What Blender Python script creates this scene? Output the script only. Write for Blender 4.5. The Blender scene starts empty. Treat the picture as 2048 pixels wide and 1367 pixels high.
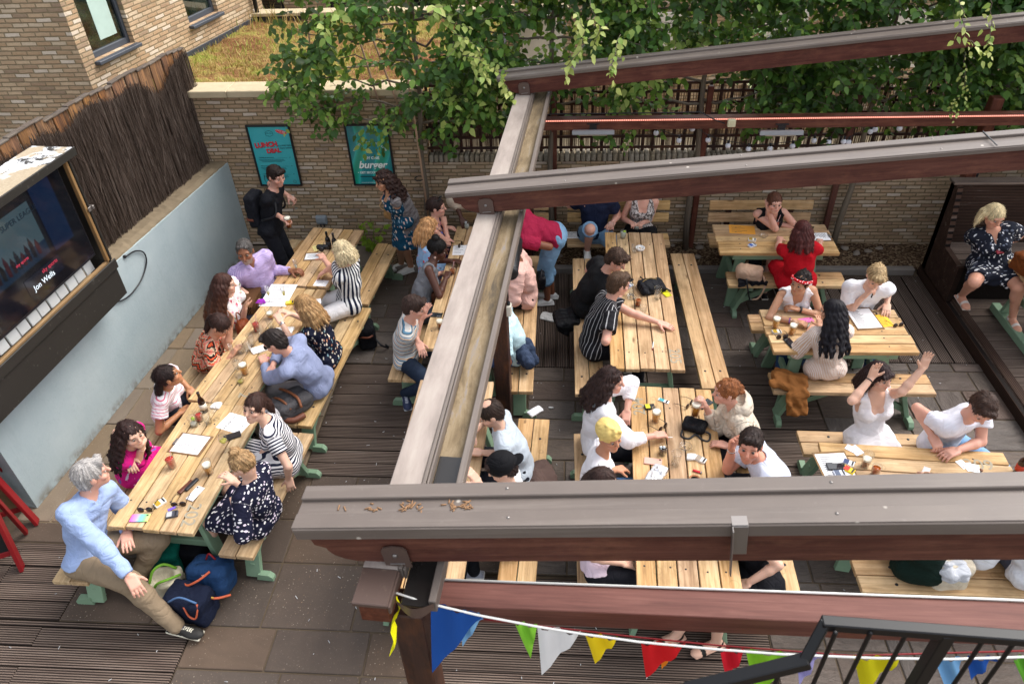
import bpy, math, random
import numpy as np
from mathutils import Vector, Matrix
R_ = math.radians
rng = np.random.RandomState(7); random.seed(7)
sc = bpy.context.scene; COL = sc.collection

# ---------------------------------------------------------------- camera frame (also used to turn measured points into metres)
CAM = np.array([0., 0., 5.3]); PITCH, ROLL, YAW, FPX = 0.66834, -0.04362, -0.08719, 1486.88
_fw = np.array([math.sin(YAW)*math.cos(PITCH), math.cos(YAW)*math.cos(PITCH), -math.sin(PITCH)])
_rt = np.array([math.cos(YAW), -math.sin(YAW), 0.]); _up = np.cross(_rt, _fw)
CR = math.cos(ROLL)*_rt+math.sin(ROLL)*_up; CU = -math.sin(ROLL)*_rt+math.cos(ROLL)*_up
def ray(x, y): return (x-1024)*CR+(683.5-y)*CU+FPX*_fw
def P(x, y, z=0.):
    d = ray(x, y); return CAM+(z-CAM[2])/d[2]*d
def PY(x, y, Y):
    d = ray(x, y); return CAM+(Y-CAM[1])/d[1]*d
def V3(*a): return np.array(a, float)
def unit(v):
    v = np.asarray(v, float); n = np.linalg.norm(v); return v/n if n > 1e-9 else V3(0, 0, 1)
def rotz(a):
    c, s = math.cos(a), math.sin(a); return np.array([[c, -s, 0], [s, c, 0], [0, 0, 1.]])
def rotx(a):
    c, s = math.cos(a), math.sin(a); return np.array([[1, 0, 0], [0, c, -s], [0, s, c.real]])
def roty(a):
    c, s = math.cos(a), math.sin(a); return np.array([[c, 0, s], [0, 1, 0], [-s, 0, c]])
def frame(x, up=(0, 0, 1)):
    x = unit(x); z = np.asarray(up, float); z = z-x*(z@x)
    if np.linalg.norm(z) < 1e-6: z = V3(1, 0, 0)-x*x[0]
    z = unit(z); return np.array([x, np.cross(z, x), z]).T

# ---------------------------------------------------------------- objects
def props(o, label=None, cat=None, group=None, kind=None):
    if label: o['label'] = label
    if cat: o['category'] = cat
    if group: o['group'] = group
    if kind: o['kind'] = kind
    return o
def thing(name, label, cat, loc=(0, 0, 0), rz=0., group=None):
    o = bpy.data.objects.new(name, None); COL.objects.link(o); o.location = loc; o.rotation_euler = (0, 0, rz)
    o.empty_display_size = .1
    return props(o, label, cat, group)
def mkobj(name, me, parent=None):
    o = bpy.data.objects.new(name, me); COL.objects.link(o)
    if parent is not None: o.parent = parent
    return o
def mkmesh(name, V, F, mats, tc=None, rnd=None, col=None, mi=None, smooth=False):
    V = np.asarray(V, np.float32).reshape(-1, 3); me = bpy.data.meshes.new(name)
    if isinstance(F, np.ndarray) and F.ndim == 2:
        n, k = F.shape; loops = F.ravel().astype(np.int32); tot = np.full(n, k, np.int32)
    else:
        tot = np.array([len(f) for f in F], np.int32); loops = np.array([i for f in F for i in f], np.int32); n = len(tot)
    me.vertices.add(len(V)); me.vertices.foreach_set('co', V.ravel())
    me.loops.add(len(loops)); me.loops.foreach_set('vertex_index', loops)
    me.polygons.add(n); st = np.zeros(n, np.int32); st[1:] = np.cumsum(tot)[:-1]
    me.polygons.foreach_set('loop_start', st); me.polygons.foreach_set('loop_total', tot)
    if smooth is not False: me.polygons.foreach_set('use_smooth', np.full(n, True) if smooth is True else np.asarray(smooth, bool))
    for m in (mats if isinstance(mats, (list, tuple)) else [mats]): me.materials.append(m)
    if mi is not None: me.polygons.foreach_set('material_index', np.asarray(mi, np.int32))
    if tc is not None:
        a = me.attributes.new('tc', 'FLOAT_VECTOR', 'POINT'); a.data.foreach_set('vector', np.asarray(tc, np.float32).ravel())
    if rnd is not None:
        a = me.attributes.new('rnd', 'FLOAT', 'POINT'); a.data.foreach_set('value', np.asarray(rnd, np.float32).ravel())
    if col is not None:
        a = me.attributes.new('Col', 'FLOAT_COLOR', 'POINT'); c = np.ones((len(V), 4), np.float32); c[:, :3] = col; a.data.foreach_set('color', c.ravel())
    me.update(); me.validate(clean_customdata=False); return me

_BOXF = [[0, 1, 2, 3]]
def _chbox():
    # chamfered box topology: 24 verts = corner (8) x axis (3); vertex (c,a) lies on the face normal to axis a
    vid = {}; n = 0
    for c in range(8):
        for a in range(3): vid[(c, a)] = n; n += 1
    cs = [np.array([(1 if c & 1 else -1), (1 if c & 2 else -1), (1 if c & 4 else -1)]) for c in range(8)]
    F = []
    def add(ids, nrm):
        F.append((ids, nrm))
    for a in range(3):
        b, d = [(1, 2), (2, 0), (0, 1)][a]
        for s in (-1, 1):
            cc = [c for c in range(8) if cs[c][a] == s]
            cc.sort(key=lambda c: math.atan2(cs[c][d], cs[c][b]))
            ids = [vid[(c, a)] for c in cc]
            F.append(ids if s > 0 else ids[::-1])
    cent = lambda ids, P_: sum(P_[i] for i in ids)/len(ids)
    Pp = np.zeros((24, 3))
    for (c, a), i in vid.items():
        v = cs[c]*.9; v[a] = cs[c][a]; Pp[i] = v
    for a in range(3):
        b, d = [(1, 2), (2, 0), (0, 1)][a]
        for sb in (-1, 1):
            for sd in (-1, 1):
                c2 = [c for c in range(8) if cs[c][b] == sb and cs[c][d] == sd]
                ids = [vid[(c2[0], b)], vid[(c2[1], b)], vid[(c2[1], d)], vid[(c2[0], d)]]
                q = Pp[ids]; nn = np.cross(q[1]-q[0], q[2]-q[0])
                F.append(ids if nn@q.mean(0) > 0 else ids[::-1])
    for c in range(8):
        ids = [vid[(c, 0)], vid[(c, 1)], vid[(c, 2)]]; q = Pp[ids]; nn = np.cross(q[1]-q[0], q[2]-q[0])
        F.append(ids if nn@q.mean(0) > 0 else ids[::-1])
    return vid, cs, F
_CV, _CC, _CF = _chbox()

def smooth(pts, n=4):
    p = [np.asarray(q, float) for q in pts]
    if len(p) < 3: return p
    p = [2*p[0]-p[1]]+p+[2*p[-1]-p[-2]]; out = []
    for i in range(1, len(p)-2):
        a, b, c, d = p[i-1:i+3]
        for k in range(n): t = k/n; out.append(.5*(2*b+(c-a)*t+(2*a-5*b+4*c-d)*t*t+(3*b-a-3*c+d)*t**3))
    return out+[p[-2]]
class MB:
    def __init__(s): s.V = []; s.F = []; s.T = []; s.R = []; s.C = []; s.MI = []; s.S = []; s.n = 0
    def add(s, V, F, tc=None, mi=0, rnd=None, smooth=False, col=None):
        V = np.asarray(V, float).reshape(-1, 3); k = len(V); s.V.append(V)
        off = rng.rand(3)*40
        s.T.append((V if tc is None else np.asarray(tc, float))+(off if tc is None or tc is not None else 0))
        s.R.append(np.full(k, rng.rand() if rnd is None else rnd)); s.C.append(np.tile(np.array(col if col is not None else (1, 1, 1), float), (k, 1)) if np.ndim(col) < 2 else np.asarray(col))
        for f in F: s.F.append([i+s.n for i in f])
        s.MI += [mi]*len(F); s.S += [smooth]*len(F); s.n += k; return s
    def box(s, c, size, M=None, b=.004, mi=0, rnd=None, col=None, taper=None):
        size = np.asarray(size, float); h = size/2; b = min(b, h.min()*.6); V = np.zeros((24, 3))
        for (cc, a), i in _CV.items():
            v = _CC[cc]*(h-b); v[a] = _CC[cc][a]*h[a]; V[i] = v
        if taper: V[:, :2] *= (1+(taper-1)*(V[:, 2:3]/size[2]+.5))
        o = np.argsort(-size, kind='stable'); tc = V[:, o]
        if M is not None: V = V@np.asarray(M).T
        return s.add(V+np.asarray(c, float), _CF, tc, mi, rnd, False, col)
    def beam(s, a, b_, w, h, up=(0, 0, 1), bev=.004, mi=0, ext=0., rnd=None, col=None):
        a = np.asarray(a, float); b_ = np.asarray(b_, float); d = b_-a; L = np.linalg.norm(d)+ext
        return s.box((a+b_)/2, (L, w, h), frame(d, up), bev, mi, rnd, col)
    def tube(s, pts, r, n=8, mi=0, rnd=None, col=None, closed=False):
        pts = np.asarray(pts, float); m = len(pts); rr = np.broadcast_to(np.asarray(r, float), (m,))
        V = []; T = []; up = V3(0, 0, 1); L = 0.
        for i in range(m):
            d = unit(pts[min(i+1, m-1)]-pts[max(i-1, 0)]) if not closed else unit(pts[(i+1) % m]-pts[i-1])
            x = up-d*(up@d)
            if np.linalg.norm(x) < .05: x = V3(1, 0, 0)-d*d[0]
            x = unit(x); y = np.cross(d, x); up = x
            if i: L += np.linalg.norm(pts[i]-pts[i-1])
            for k in range(n):
                t = 2*math.pi*k/n; V.append(pts[i]+rr[i]*(math.cos(t)*x+math.sin(t)*y)); T.append((L, math.cos(t)*rr[i], math.sin(t)*rr[i]))
        F = [[i*n+k, i*n+(k+1) % n, (i+1)*n+(k+1) % n, (i+1)*n+k] for i in range(m-1) for k in range(n)]
        if closed: F += [[(m-1)*n+k, (m-1)*n+(k+1) % n, (k+1) % n, k] for k in range(n)]
        s.add(V, F, T, mi, rnd, True, col)
        if not closed:
            b0 = s.n-len(V); s.F.append([b0+k for k in range(n)][::-1]); s.F.append([b0+(m-1)*n+k for k in range(n)]); s.MI += [mi]*2; s.S += [False]*2
        return s
    def lathe(s, prof, n=20, c=(0, 0, 0), M=None, mi=0, col=None, smooth=True, rnd=None):
        V = []; m = len(prof)
        for r, z in prof:
            for k in range(n):
                t = 2*math.pi*k/n; V.append((r*math.cos(t), r*math.sin(t), z))
        F = [[i*n+k, i*n+(k+1) % n, (i+1)*n+(k+1) % n, (i+1)*n+k] for i in range(m-1) for k in range(n)]
        V = np.array(V); tc = V.copy()
        if M is not None: V = V@np.asarray(M).T
        s.add(V+np.asarray(c, float), F, tc, mi, rnd, smooth, col); b0 = s.n-len(V)
        if prof[0][0] > 1e-5: s.F.append([b0+k for k in range(n)][::-1]); s.MI.append(mi); s.S.append(False)
        if prof[-1][0] > 1e-5: s.F.append([b0+(m-1)*n+k for k in range(n)]); s.MI.append(mi); s.S.append(False)
        return s
    def prism(s, poly, t, M=None, c=(0, 0, 0), mi=0, col=None, rnd=None):
        # poly: 2-d outline (ccw) in local xy, extruded t along local z
        n = len(poly); V = np.array([(x, y, 0) for x, y in poly]+[(x, y, t) for x, y in poly], float); tc = V.copy()
        F = [list(range(n))[::-1], list(range(n, 2*n))]+[[i, (i+1) % n, n+(i+1) % n, n+i] for i in range(n)]
        if M is not None: V = V@np.asarray(M).T
        return s.add(V+np.asarray(c, float), F, tc, mi, rnd, False, col)
    def quad(s, pts, mi=0, tc=None, rnd=None, col=None): return s.add(pts, [list(range(len(pts)))], tc, mi, rnd, False, col)
    def build(s, name, mats, parent=None, org=None, rz=0.):
        V = np.concatenate(s.V)
        if org is not None: V = V-np.asarray(org, float)
        if rz: V = V@rotz(-rz).T
        me = mkmesh(name, V, s.F, mats, np.concatenate(s.T), np.concatenate(s.R), np.concatenate(s.C), s.MI, s.S)
        return mkobj(name, me, parent)

def ball(r=1., n=12, m=8): return [(max(1e-6, r*math.sin(math.pi*i/m)), -r*math.cos(math.pi*i/m)) for i in range(m+1)]
def copytree(o, **kw):
    c = o.copy(); COL.objects.link(c)
    for k in ('label', 'category', 'group', 'kind'):
        if k in kw and kw[k]: c[k] = kw[k]
    for ch in o.children:
        d = ch.copy(); COL.objects.link(d); d.parent = c
        for g in ch.children:
            e = g.copy(); COL.objects.link(e); e.parent = d
    return c

# ---------------------------------------------------------------- material helper
def lin(c):
    if isinstance(c, str):
        v = [int(c[i:i+2], 16)/255 for i in (0, 2, 4)]; c = [x/12.92 if x <= .04045 else ((x+.055)/1.055)**2.4 for x in v]
    return tuple(c)+(1.,) if len(c) == 3 else tuple(c)
class MT:
    def __init__(s, name, rough=.6, spec=.3, metal=0., base=None):
        s.m = bpy.data.materials.new(name); s.m.use_nodes = True; s.t = s.m.node_tree; s.b = s.t.nodes['Principled BSDF']
        s.set('Roughness', rough); s.set('Specular IOR Level', spec); s.set('Metallic', metal)
        if base is not None: s.set('Base Color', lin(base))
    def link(s, sock, v):
        if isinstance(v, bpy.types.NodeSocket): s.t.links.new(v, sock)
        elif v is not None:
            if hasattr(sock.default_value, '__len__') and not hasattr(v, '__len__'): v = [v]*len(sock.default_value)
            if hasattr(v, '__len__') and len(v) == 3 and len(sock.default_value) == 4: v = tuple(v)+(1.,)
            sock.default_value = v
    def set(s, k, v): s.link(s.b.inputs[k], v); return s
    def n(s, typ, out=0, ins=None, **pr):
        nd = s.t.nodes.new('ShaderNode'+typ)
        for k, v in pr.items(): setattr(nd, k, v)
        for k, v in (ins or {}).items(): s.link(nd.inputs[k], v)
        return nd.outputs[out]
    def tc(s, name='tc'): return s.n('Attribute', out='Vector', attribute_name=name)
    def rnd(s): return s.n('Attribute', out='Fac', attribute_name='rnd')
    def colattr(s): return s.n('Attribute', out='Color', attribute_name='Col')
    def obj(s): return s.n('TexCoord', out='Object')
    def orand(s): return s.n('ObjectInfo', out='Random')
    def map(s, v, scale=(1, 1, 1), loc=(0, 0, 0), rot=(0, 0, 0)): return s.n('Mapping', ins={0: v, 'Location': loc, 'Rotation': rot, 'Scale': scale})
    def noise(s, v, scale=5., det=3., rough=.6, dist=0., out=0): return s.n('TexNoise', out=out, ins={'Vector': v, 'Scale': scale, 'Detail': det, 'Roughness': rough, 'Distortion': dist})
    def vor(s, v, scale=5., out='Distance', rand=1., feature='F1'): return s.n('TexVoronoi', out=out, ins={'Vector': v, 'Scale': scale, 'Randomness': rand}, feature=feature)
    def math(s, op, a, b=0., c=None, clamp=False):
        nd = s.t.nodes.new('ShaderNodeMath'); nd.operation = op; nd.use_clamp = clamp; s.link(nd.inputs[0], a); s.link(nd.inputs[1], b)
        if c is not None: s.link(nd.inputs[2], c)
        return nd.outputs[0]
    def ramp(s, f, stops, interp='LINEAR'):
        nd = s.t.nodes.new('ShaderNodeValToRGB'); cr = nd.color_ramp; cr.interpolation = interp; s.link(nd.inputs[0], f)
        while len(cr.elements) < len(stops): cr.elements.new(.5)
        for e, (p, c) in zip(cr.elements, stops): e.position = p; e.color = lin(c) if not isinstance(c, (int, float)) else (c, c, c, 1)
        return nd.outputs[0]
    def mix(s, f, a, b, blend='MIX'):
        nd = s.t.nodes.new('ShaderNodeMix'); nd.data_type = 'RGBA'; nd.blend_type = blend
        s.link(nd.inputs[0], f); s.link(nd.inputs[6], lin(a) if isinstance(a, str) else a); s.link(nd.inputs[7], lin(b) if isinstance(b, str) else b); return nd.outputs[2]
    def sep(s, v):
        nd = s.t.nodes.new('ShaderNodeSeparateXYZ'); s.link(nd.inputs[0], v); return nd.outputs
    def comb(s, x=0., y=0., z=0.): return s.n('CombineXYZ', ins={0: x, 1: y, 2: z})
    def bump(s, h, strength=.5, dist=.01):
        s.set('Normal', s.n('Bump', ins={'Height': h, 'Strength': strength, 'Distance': dist})); return s

def flat(name, c, rough=.6, spec=.3, metal=0., var=.12, bump=0., bs=60.):
    m = MT(name, rough, spec, metal); v = m.tc(); n1 = m.noise(v, 9, 4)
    c = lin(c); m.set('Base Color', m.mix(n1, tuple(x*(1-var) for x in c[:3]), tuple(min(1, x*(1+var)) for x in c[:3])))
    if bump: m.bump(m.noise(v, bs, 3), bump, .004)
    return m.m

def wood(name, stops, rough=.62, knots=True, grey=.0, spec=.25, dirt='6b5a46', scale=1., bump=.35):
    m = MT(name, rough, spec); v = m.tc(); r = m.rnd()
    g = m.noise(m.map(v, (2.2*scale, 42*scale, 42*scale)), 1., 5, .65, .6)
    w = m.noise(m.map(v, (.9*scale, 9*scale, 9*scale)), 1., 3, .5, 1.2)
    f = m.math('ADD', m.math('MULTIPLY', g, .62), m.math('MULTIPLY', w, .38))
    c = m.ramp(f, stops)
    c = m.mix(m.math('MULTIPLY', r, .45), c, stops[0][1], 'MULTIPLY') if False else m.n('HueSaturation', ins={'Hue': m.math('ADD', .492, m.math('MULTIPLY', r, .012)), 'Saturation': m.math('ADD', .82, m.math('MULTIPLY', m.math('FRACT', m.math('MULTIPLY', r, 5.3)), .2)), 'Value': m.math('ADD', .86, m.math('MULTIPLY', r, .26)), 'Color': c})
    st = m.ramp(m.noise(m.map(v, (3, 8, 8)), 1.3, 5, .7), [(.5, 0.), (.72, 1.)])
    c = m.mix(m.math('MULTIPLY', st, .35+grey), c, dirt)
    wo = m.n('VectorMath', operation='ADD', ins={0: m.obj(), 1: m.comb(m.math('MULTIPLY', m.orand(), 30.), 0., 0.)}); bl = m.ramp(m.noise(wo, 2.6, 5, .65), [(.48, 0.), (.68, 1.)]); c = m.mix(m.math('MULTIPLY', bl, .38 if knots else .15), c, dirt)
    if knots:
        rg = m.vor(wo, 5.); rr = m.ramp(m.math('ABSOLUTE', m.math('SUBTRACT', rg, .2)), [(.008, 1.), (.022, 0.)]); c = m.mix(m.math('MULTIPLY', rr, .22), c, '5e4a30')
        k = m.vor(m.map(v, (2.6, 9, 0.01)), 1.); kk = m.ramp(k, [(.05, 1.), (.16, 0.)])
        sel = m.math('GREATER_THAN', m.noise(m.map(v, (1.1, 3, 0.)), 1., 1), .5)
        c = m.mix(m.math('MULTIPLY', m.math('MULTIPLY', kk, sel), .75), c, '5a3a20')
    m.set('Base Color', c); m.bump(f, bump, .006); return m.m

MAT = {}
MAT['pine'] = wood('pine_wood', [(.3, '8a673f'), (.44, 'b48d5a'), (.56, 'cda774'), (.74, 'dfc093')], dirt='6e5636', grey=.08)
MAT['pine2'] = wood('pine_wood_grey', [(.3, '8a6c46'), (.44, 'b08e5f'), (.56, 'c6a678'), (.74, 'd8bc92')], dirt='68563e', grey=.2)
MAT['stain'] = wood('stained_timber', [(.25, '351a12'), (.48, '52291d'), (.68, '6a3c2b'), (.82, '946a56')], .5, False, dirt='8a5c48')
MAT['stain_pink'] = wood('faded_stained_timber', [(.25, '4e2b23'), (.5, '6c4035'), (.7, '7f5144'), (.85, '9a6e60')], .6, False, dirt='5a332c')
MAT['stain_dark'] = wood('dark_timber', [(.25, '24140f'), (.5, '35201a'), (.7, '44291f'), (.85, '5b3a2a')], .5, False, dirt='7a4a2a')
MAT['raw'] = wood('raw_batten', [(.25, '5e4426'), (.5, '805f38'), (.8, '997b50')], .7, False, grey=.3)

def paint(name, c, rough=.5, chip='3c3c36', amt=.5, var=.14):
    m = MT(name, rough, .35); v = m.tc(); c = lin(c)
    n1 = m.noise(v, 3, 4); base = m.mix(n1, tuple(x*(1-var) for x in c[:3]), tuple(min(1, x*(1+var)) for x in c[:3]))
    st = m.ramp(m.noise(v, 22, 6, .75), [(.62, 0.), (.72, 1.)])
    m.set('Base Color', m.mix(m.math('MULTIPLY', st, amt), base, chip)); m.bump(m.noise(m.map(v, (3, 60, 60)), 1, 3), .2, .003); return m.m
MAT['green'] = paint('sage_green_paint', '7a947a', .45, '4f6650', .35)
MAT['black'] = paint('black_paint', '26231f', .55, '8d8a82', .45)
MAT['rail'] = flat('black_railing_metal', '111113', .45, .35, .0, .1)
MAT['grey_metal'] = flat('grey_metal', '8b8a8c', .4, .5, .6)
MAT['galv'] = flat('galvanised_steel', '8a8480', .4, .5, .7)
MAT['bronze'] = paint('brown_plate', '57463f', .4, '9a8a78', .3)
MAT['dark'] = flat('dark_plastic', '15151a', .4, .5)
MAT['white'] = flat('white_plastic', 'e8e6e0', .5, .4)
MAT['red'] = paint('red_paint', '7e1419', .45, '5a0c10', .3)

def capping():
    m = MT('grey_brown_capping', .45, .4); v = m.tc(); n = m.noise(v, 2.2, 6, .65)
    c = m.mix(n, '584f4a', '72675f'); wk = m.ramp(m.noise(m.map(v, (.8, 22, 22)), 1, 5, .7), [(.5, 0.), (.7, 1.)]); c = m.mix(m.math('MULTIPLY', wk, .3), c, '8f857c'); d = m.ramp(m.noise(v, 14, 6, .8), [(.6, 0.), (.78, 1.)])
    c = m.mix(m.math('MULTIPLY', d, .35), c, '958b83')
    sp = m.ramp(m.vor(v, 5.5), [(.04, 1.), (.075, 0.)])
    m.set('Base Color', m.mix(m.math('MULTIPLY', sp, .6), c, 'd8cfc2')); m.bump(n, .15, .004); return m.m
MAT['cap'] = capping()
def cap_light():
    m = MT('weathered_board', .6, .3); v = m.tc(); n = m.noise(m.map(v, (1, 4, 4)), 1.6, 6, .65)
    c = m.ramp(n, [(.3, '80756e'), (.5, '978b83'), (.75, 'aaa096')])
    d = m.ramp(m.noise(v, 30, 5, .8), [(.62, 0.), (.8, 1.)])
    m.set('Base Color', m.mix(m.math('MULTIPLY', d, .4), c, '8a7a6c')); return m.m
MAT['caplight'] = cap_light()
def gutter_dirt():
    m = MT('silty_gutter', .85, .15); v = m.tc(); n = m.noise(m.map(v, (2.2, 10, 10)), 1, 7, .7, .5)
    c = m.ramp(n, [(.3, '4e473e'), (.46, '76664f'), (.58, '8a7a62'), (.72, '7d7c82')])
    d = m.ramp(m.noise(v, 55, 4, .8), [(.6, 0.), (.7, 1.)])
    m.set('Base Color', m.mix(m.math('MULTIPLY', d, .6), c, '50402c')); m.bump(n, .5, .01); return m.m
MAT['silt'] = gutter_dirt()

def bricks(name, bw=.183, bh=.0515, cols=None, axis='x', rough=.85, mort='85755a', dark=0., warm=True):
    m = MT(name, rough, .15); v = m.obj(); X, Y, Z = m.sep(v)[:3]
    u = X if axis == 'x' else Y; w = Z
    nz = m.noise(v, 9, 2, out=1); nx, ny, _ = m.sep(nz)[:3]
    u = m.math('ADD', u, m.math('MULTIPLY', m.math('SUBTRACT', nx, .5), .022)); w = m.math('ADD', w, m.math('MULTIPLY', m.math('SUBTRACT', ny, .5), .012))
    row = m.math('FLOOR', m.math('DIVIDE', w, bh)); fy = m.math('FRACT', m.math('DIVIDE', w, bh))
    uu = m.math('ADD', m.math('DIVIDE', u, bw), m.math('ADD', m.math('MULTIPLY', m.math('MODULO', row, 2.), .5), m.math('MULTIPLY', m.math('SINE', m.math('MULTIPLY', row, 7.7)), .12)))
    cl = m.math('FLOOR', uu); fx = m.math('FRACT', uu)
    ex = m.math('MULTIPLY', m.math('SUBTRACT', .5, m.math('ABSOLUTE', m.math('SUBTRACT', fx, .5))), bw)
    ey = m.math('MULTIPLY', m.math('SUBTRACT', .5, m.math('ABSOLUTE', m.math('SUBTRACT', fy, .5))), bh)
    e = m.math('MULTIPLY', m.math('MINIMUM', ex, ey), 100.)   # cm from the joint centre
    e = m.math('ADD', e, m.math('MULTIPLY', m.math('SUBTRACT', m.noise(v, 60, 3), .5), .5))
    face = m.ramp(e, [(.45, 0.), (.95, 1.)])
    wn = m.n('TexWhiteNoise', out='Value', ins={'Vector': m.comb(cl, row, 0.)}, noise_dimensions='3D')
    cols = cols or [(0., 'a88c5e'), (.18, 'b3986c'), (.34, 'bfa67e'), (.5, 'ab8d62'), (.66, 'c4b090'), (.8, '9c7e5c'), (.87, 'd3c3ae'), (.95, '8e7c68')]
    c = m.ramp(wn, cols, 'CONSTANT')
    nn = m.noise(v, 28, 6, .75); c = m.mix(nn, m.mix(.45, c, '4c3c24'), m.mix(.22, c, 'e2d2b0'))
    c = m.n('HueSaturation', ins={'Hue': .485, 'Saturation': .88, 'Value': 1.1, 'Color': c}); big = m.ramp(m.noise(v, 1.3, 4), [(.35, 0.), (.7, 1.)])
    c = m.mix(m.math('MULTIPLY', big, .25+dark), c, '5c4c38')
    mo = m.mix(m.noise(v, 40, 4), mort, '6e614c')
    m.set('Base Color', m.mix(face, mo, c))
    m.bump(m.math('ADD', face, m.math('MULTIPLY', nn, .5)), .7, .008); return m.m
MAT['brick'] = bricks('stock_brick')
MAT['brick_y'] = bricks('stock_brick_building', cols=[(0., 'b0905e'), (.18, 'bd9f70'), (.34, 'c9ae80'), (.5, 'b4976a'), (.66, 'cfbb96'), (.8, 'a3845a'), (.87, 'dccdb4'), (.95, '957c5a')], mort='97866a')
MAT['brick_side'] = bricks('stock_brick_side', bw=.183, bh=.0515, axis='y', cols=[(0., 'b0905e'), (.18, 'bd9f70'), (.34, 'c9ae80'), (.5, 'b4976a'), (.66, 'cfbb96'), (.8, 'a3845a'), (.87, 'dccdb4'), (.95, '957c5a')], mort='97866a')

def render_wall():
    m = MT('pale_blue_render', .75, .2); v = m.obj(); n = m.noise(v, 1.2, 5, .6); n2 = m.noise(v, 35, 5, .7)
    c = m.ramp(n, [(.3, '93a1a5'), (.55, 'a0acaf'), (.8, 'adb7b8')])
    sp = m.ramp(m.noise(m.map(v, (1, 1, .35)), 6, 6, .8), [(.66, 0.), (.78, 1.)]); c = m.mix(m.math('MULTIPLY', sp, .35), c, '747f7f'); dr = m.ramp(m.noise(m.map(v, (5, 5, .5)), 1.6, 5, .7), [(.56, 0.), (.72, 1.)]); c = m.mix(m.math('MULTIPLY', dr, .12), c, '6f7774'); ck = m.ramp(m.math('ABSOLUTE', m.math('SUBTRACT', m.noise(v, 2.2, 6, .65), .5)), [(.0, 1.), (.006, 0.)]); c = m.mix(m.math('MULTIPLY', ck, .12), c, '5e6664')
    z = m.sep(v)[2]; gr = m.math('MULTIPLY', m.ramp(z, [(0., 1.), (.12, 0.)]), m.ramp(m.noise(v, 8, 4), [(.4, 0.), (.6, 1.)]))
    m.set('Base Color', m.mix(gr, c, '6e6557')); m.bump(m.math('ADD', n2, m.math('MULTIPLY', m.noise(v, 6, 3), 2.)), .3, .006); return m.m
MAT['render'] = render_wall()

def stone(name, a, b, s2, rough=.75, cleft=1., speck=.0, scale=(3, 12, 12)):
    m = MT(name, rough, .2); v = m.tc(); r = m.rnd()
    n = m.noise(m.map(v, scale), 1., 7, .65, 1.5); c = m.mix(n, a, b)
    c = m.n('HueSaturation', ins={'Value': m.math('ADD', .84, m.math('MULTIPLY', r, .3)), 'Saturation': m.math('ADD', .7, m.math('MULTIPLY', m.math('FRACT', m.math('MULTIPLY', r, 7.3)), .4)), 'Color': c})
    c = m.mix(m.ramp(m.math('FRACT', m.math('MULTIPLY', r, 3.7)), [(.5, 0.), (1., .4)]), c, s2)
    fl = m.ramp(m.noise(v, 70, 4, .8), [(.62, 0.), (.68, 1.)]); c = m.mix(m.math('MULTIPLY', fl, .25), c, 'b0a392')
    if speck:
        sp = m.ramp(m.vor(v, 38.), [(.1, 1.), (.2, 0.)]); dens = m.ramp(m.noise(m.obj(), 1.5, 4, .6), [(.42, 0.), (.6, 1.)])
        sc_ = m.n('TexVoronoi', out='Color', ins={'Vector': v, 'Scale': 38.})
        c = m.mix(m.math('MULTIPLY', m.math('MULTIPLY', sp, dens), speck), c, m.ramp(m.sep(sc_)[0], [(0., '8a5a34'), (.4, 'b8a07e'), (.8, 'd8cdb8')]))
    m.set('Base Color', c); rr = m.ramp(n, [(.3, rough-.2), (.7, rough+.1)]); m.set('Roughness', rr)
    m.bump(m.math('ADD', n, m.math('MULTIPLY', m.noise(v, 60, 4), .25)), .55*cleft, .012); return m.m
MAT['slate'] = stone('riven_slate', '2d2723', '75685f', '57423a', .5, 2.2, 0., (4, 14, 14))
MAT['flag'] = stone('brown_flagstone', '453930', '625347', '3f3a39', .7, .6, .55, (3, 5, 5))
MAT['flag_l'] = stone('light_flagstone', '6a5b4c', '8a7964', '70584a', .75, .6, .3, (3, 5, 5))
MAT['mortar'] = flat('sandy_mortar', '5c5042', .9, .1, 0, .3, .4, 90)
MAT['sand_mortar'] = flat('pale_mortar', '7d6f5b', .9, .1, 0, .3, .4, 90)

def deckmat(name='ribbed_deck', c1='261e1a', c2='584a42', c3='74655b'):
    m = MT(name, .75, .15); v = m.tc(); r = m.rnd(); X, Y, Z = m.sep(v)[:3]
    rib = m.math('SINE', m.math('MULTIPLY', Y, 2*math.pi/.0195)); f = m.ramp(m.math('MULTIPLY_ADD', rib, .5, .5), [(.2, 0.), (.6, 1.)])
    n = m.noise(m.map(v, (1.2, 14, 14)), 1, 6, .7); c = m.ramp(n, [(.3, c2), (.6, c3), (.8, '857a72')])
    c = m.n('HueSaturation', ins={'Value': m.math('ADD', .78, m.math('MULTIPLY', r, .4)), 'Color': c})
    c = m.mix(f, c1, c)
    fl = m.ramp(m.vor(v, 34.), [(.05, 1.), (.085, 0.)]); sel = m.ramp(m.noise(v, 5, 3), [(.5, 0.), (.62, 1.)])
    m.set('Base Color', m.mix(m.math('MULTIPLY', fl, m.math('MULTIPLY', sel, .7)), c, 'b3a58e')); m.bump(m.math('ADD', f, m.math('MULTIPLY', n, .4)), .8, .006); return m.m
MAT['deck'] = deckmat()
MAT['deck_dark'] = deckmat('ribbed_dark_deck', '140d0a', '33231c', '48342a')
def soilmat():
    m = MT('bark_soil', .95, .1); v = m.tc(); a = m.vor(v, 45., 'Color'); n = m.noise(v, 25, 5, .7)
    c = m.ramp(m.sep(a)[0], [(0., '3a2c22'), (.4, '5c4838'), (.7, '7d6650'), (.9, 'a08a6e')]); m.set('Base Color', m.mix(n, m.mix(.5, c, '2c2018'), c)); m.bump(m.math('ADD', m.vor(v, 45.), n), .9, .02); return m.m
MAT['soil'] = soilmat()
MAT['kerb'] = flat('stone_kerb', '77706a', .85, .2, 0, .25, .5, 50)
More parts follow.
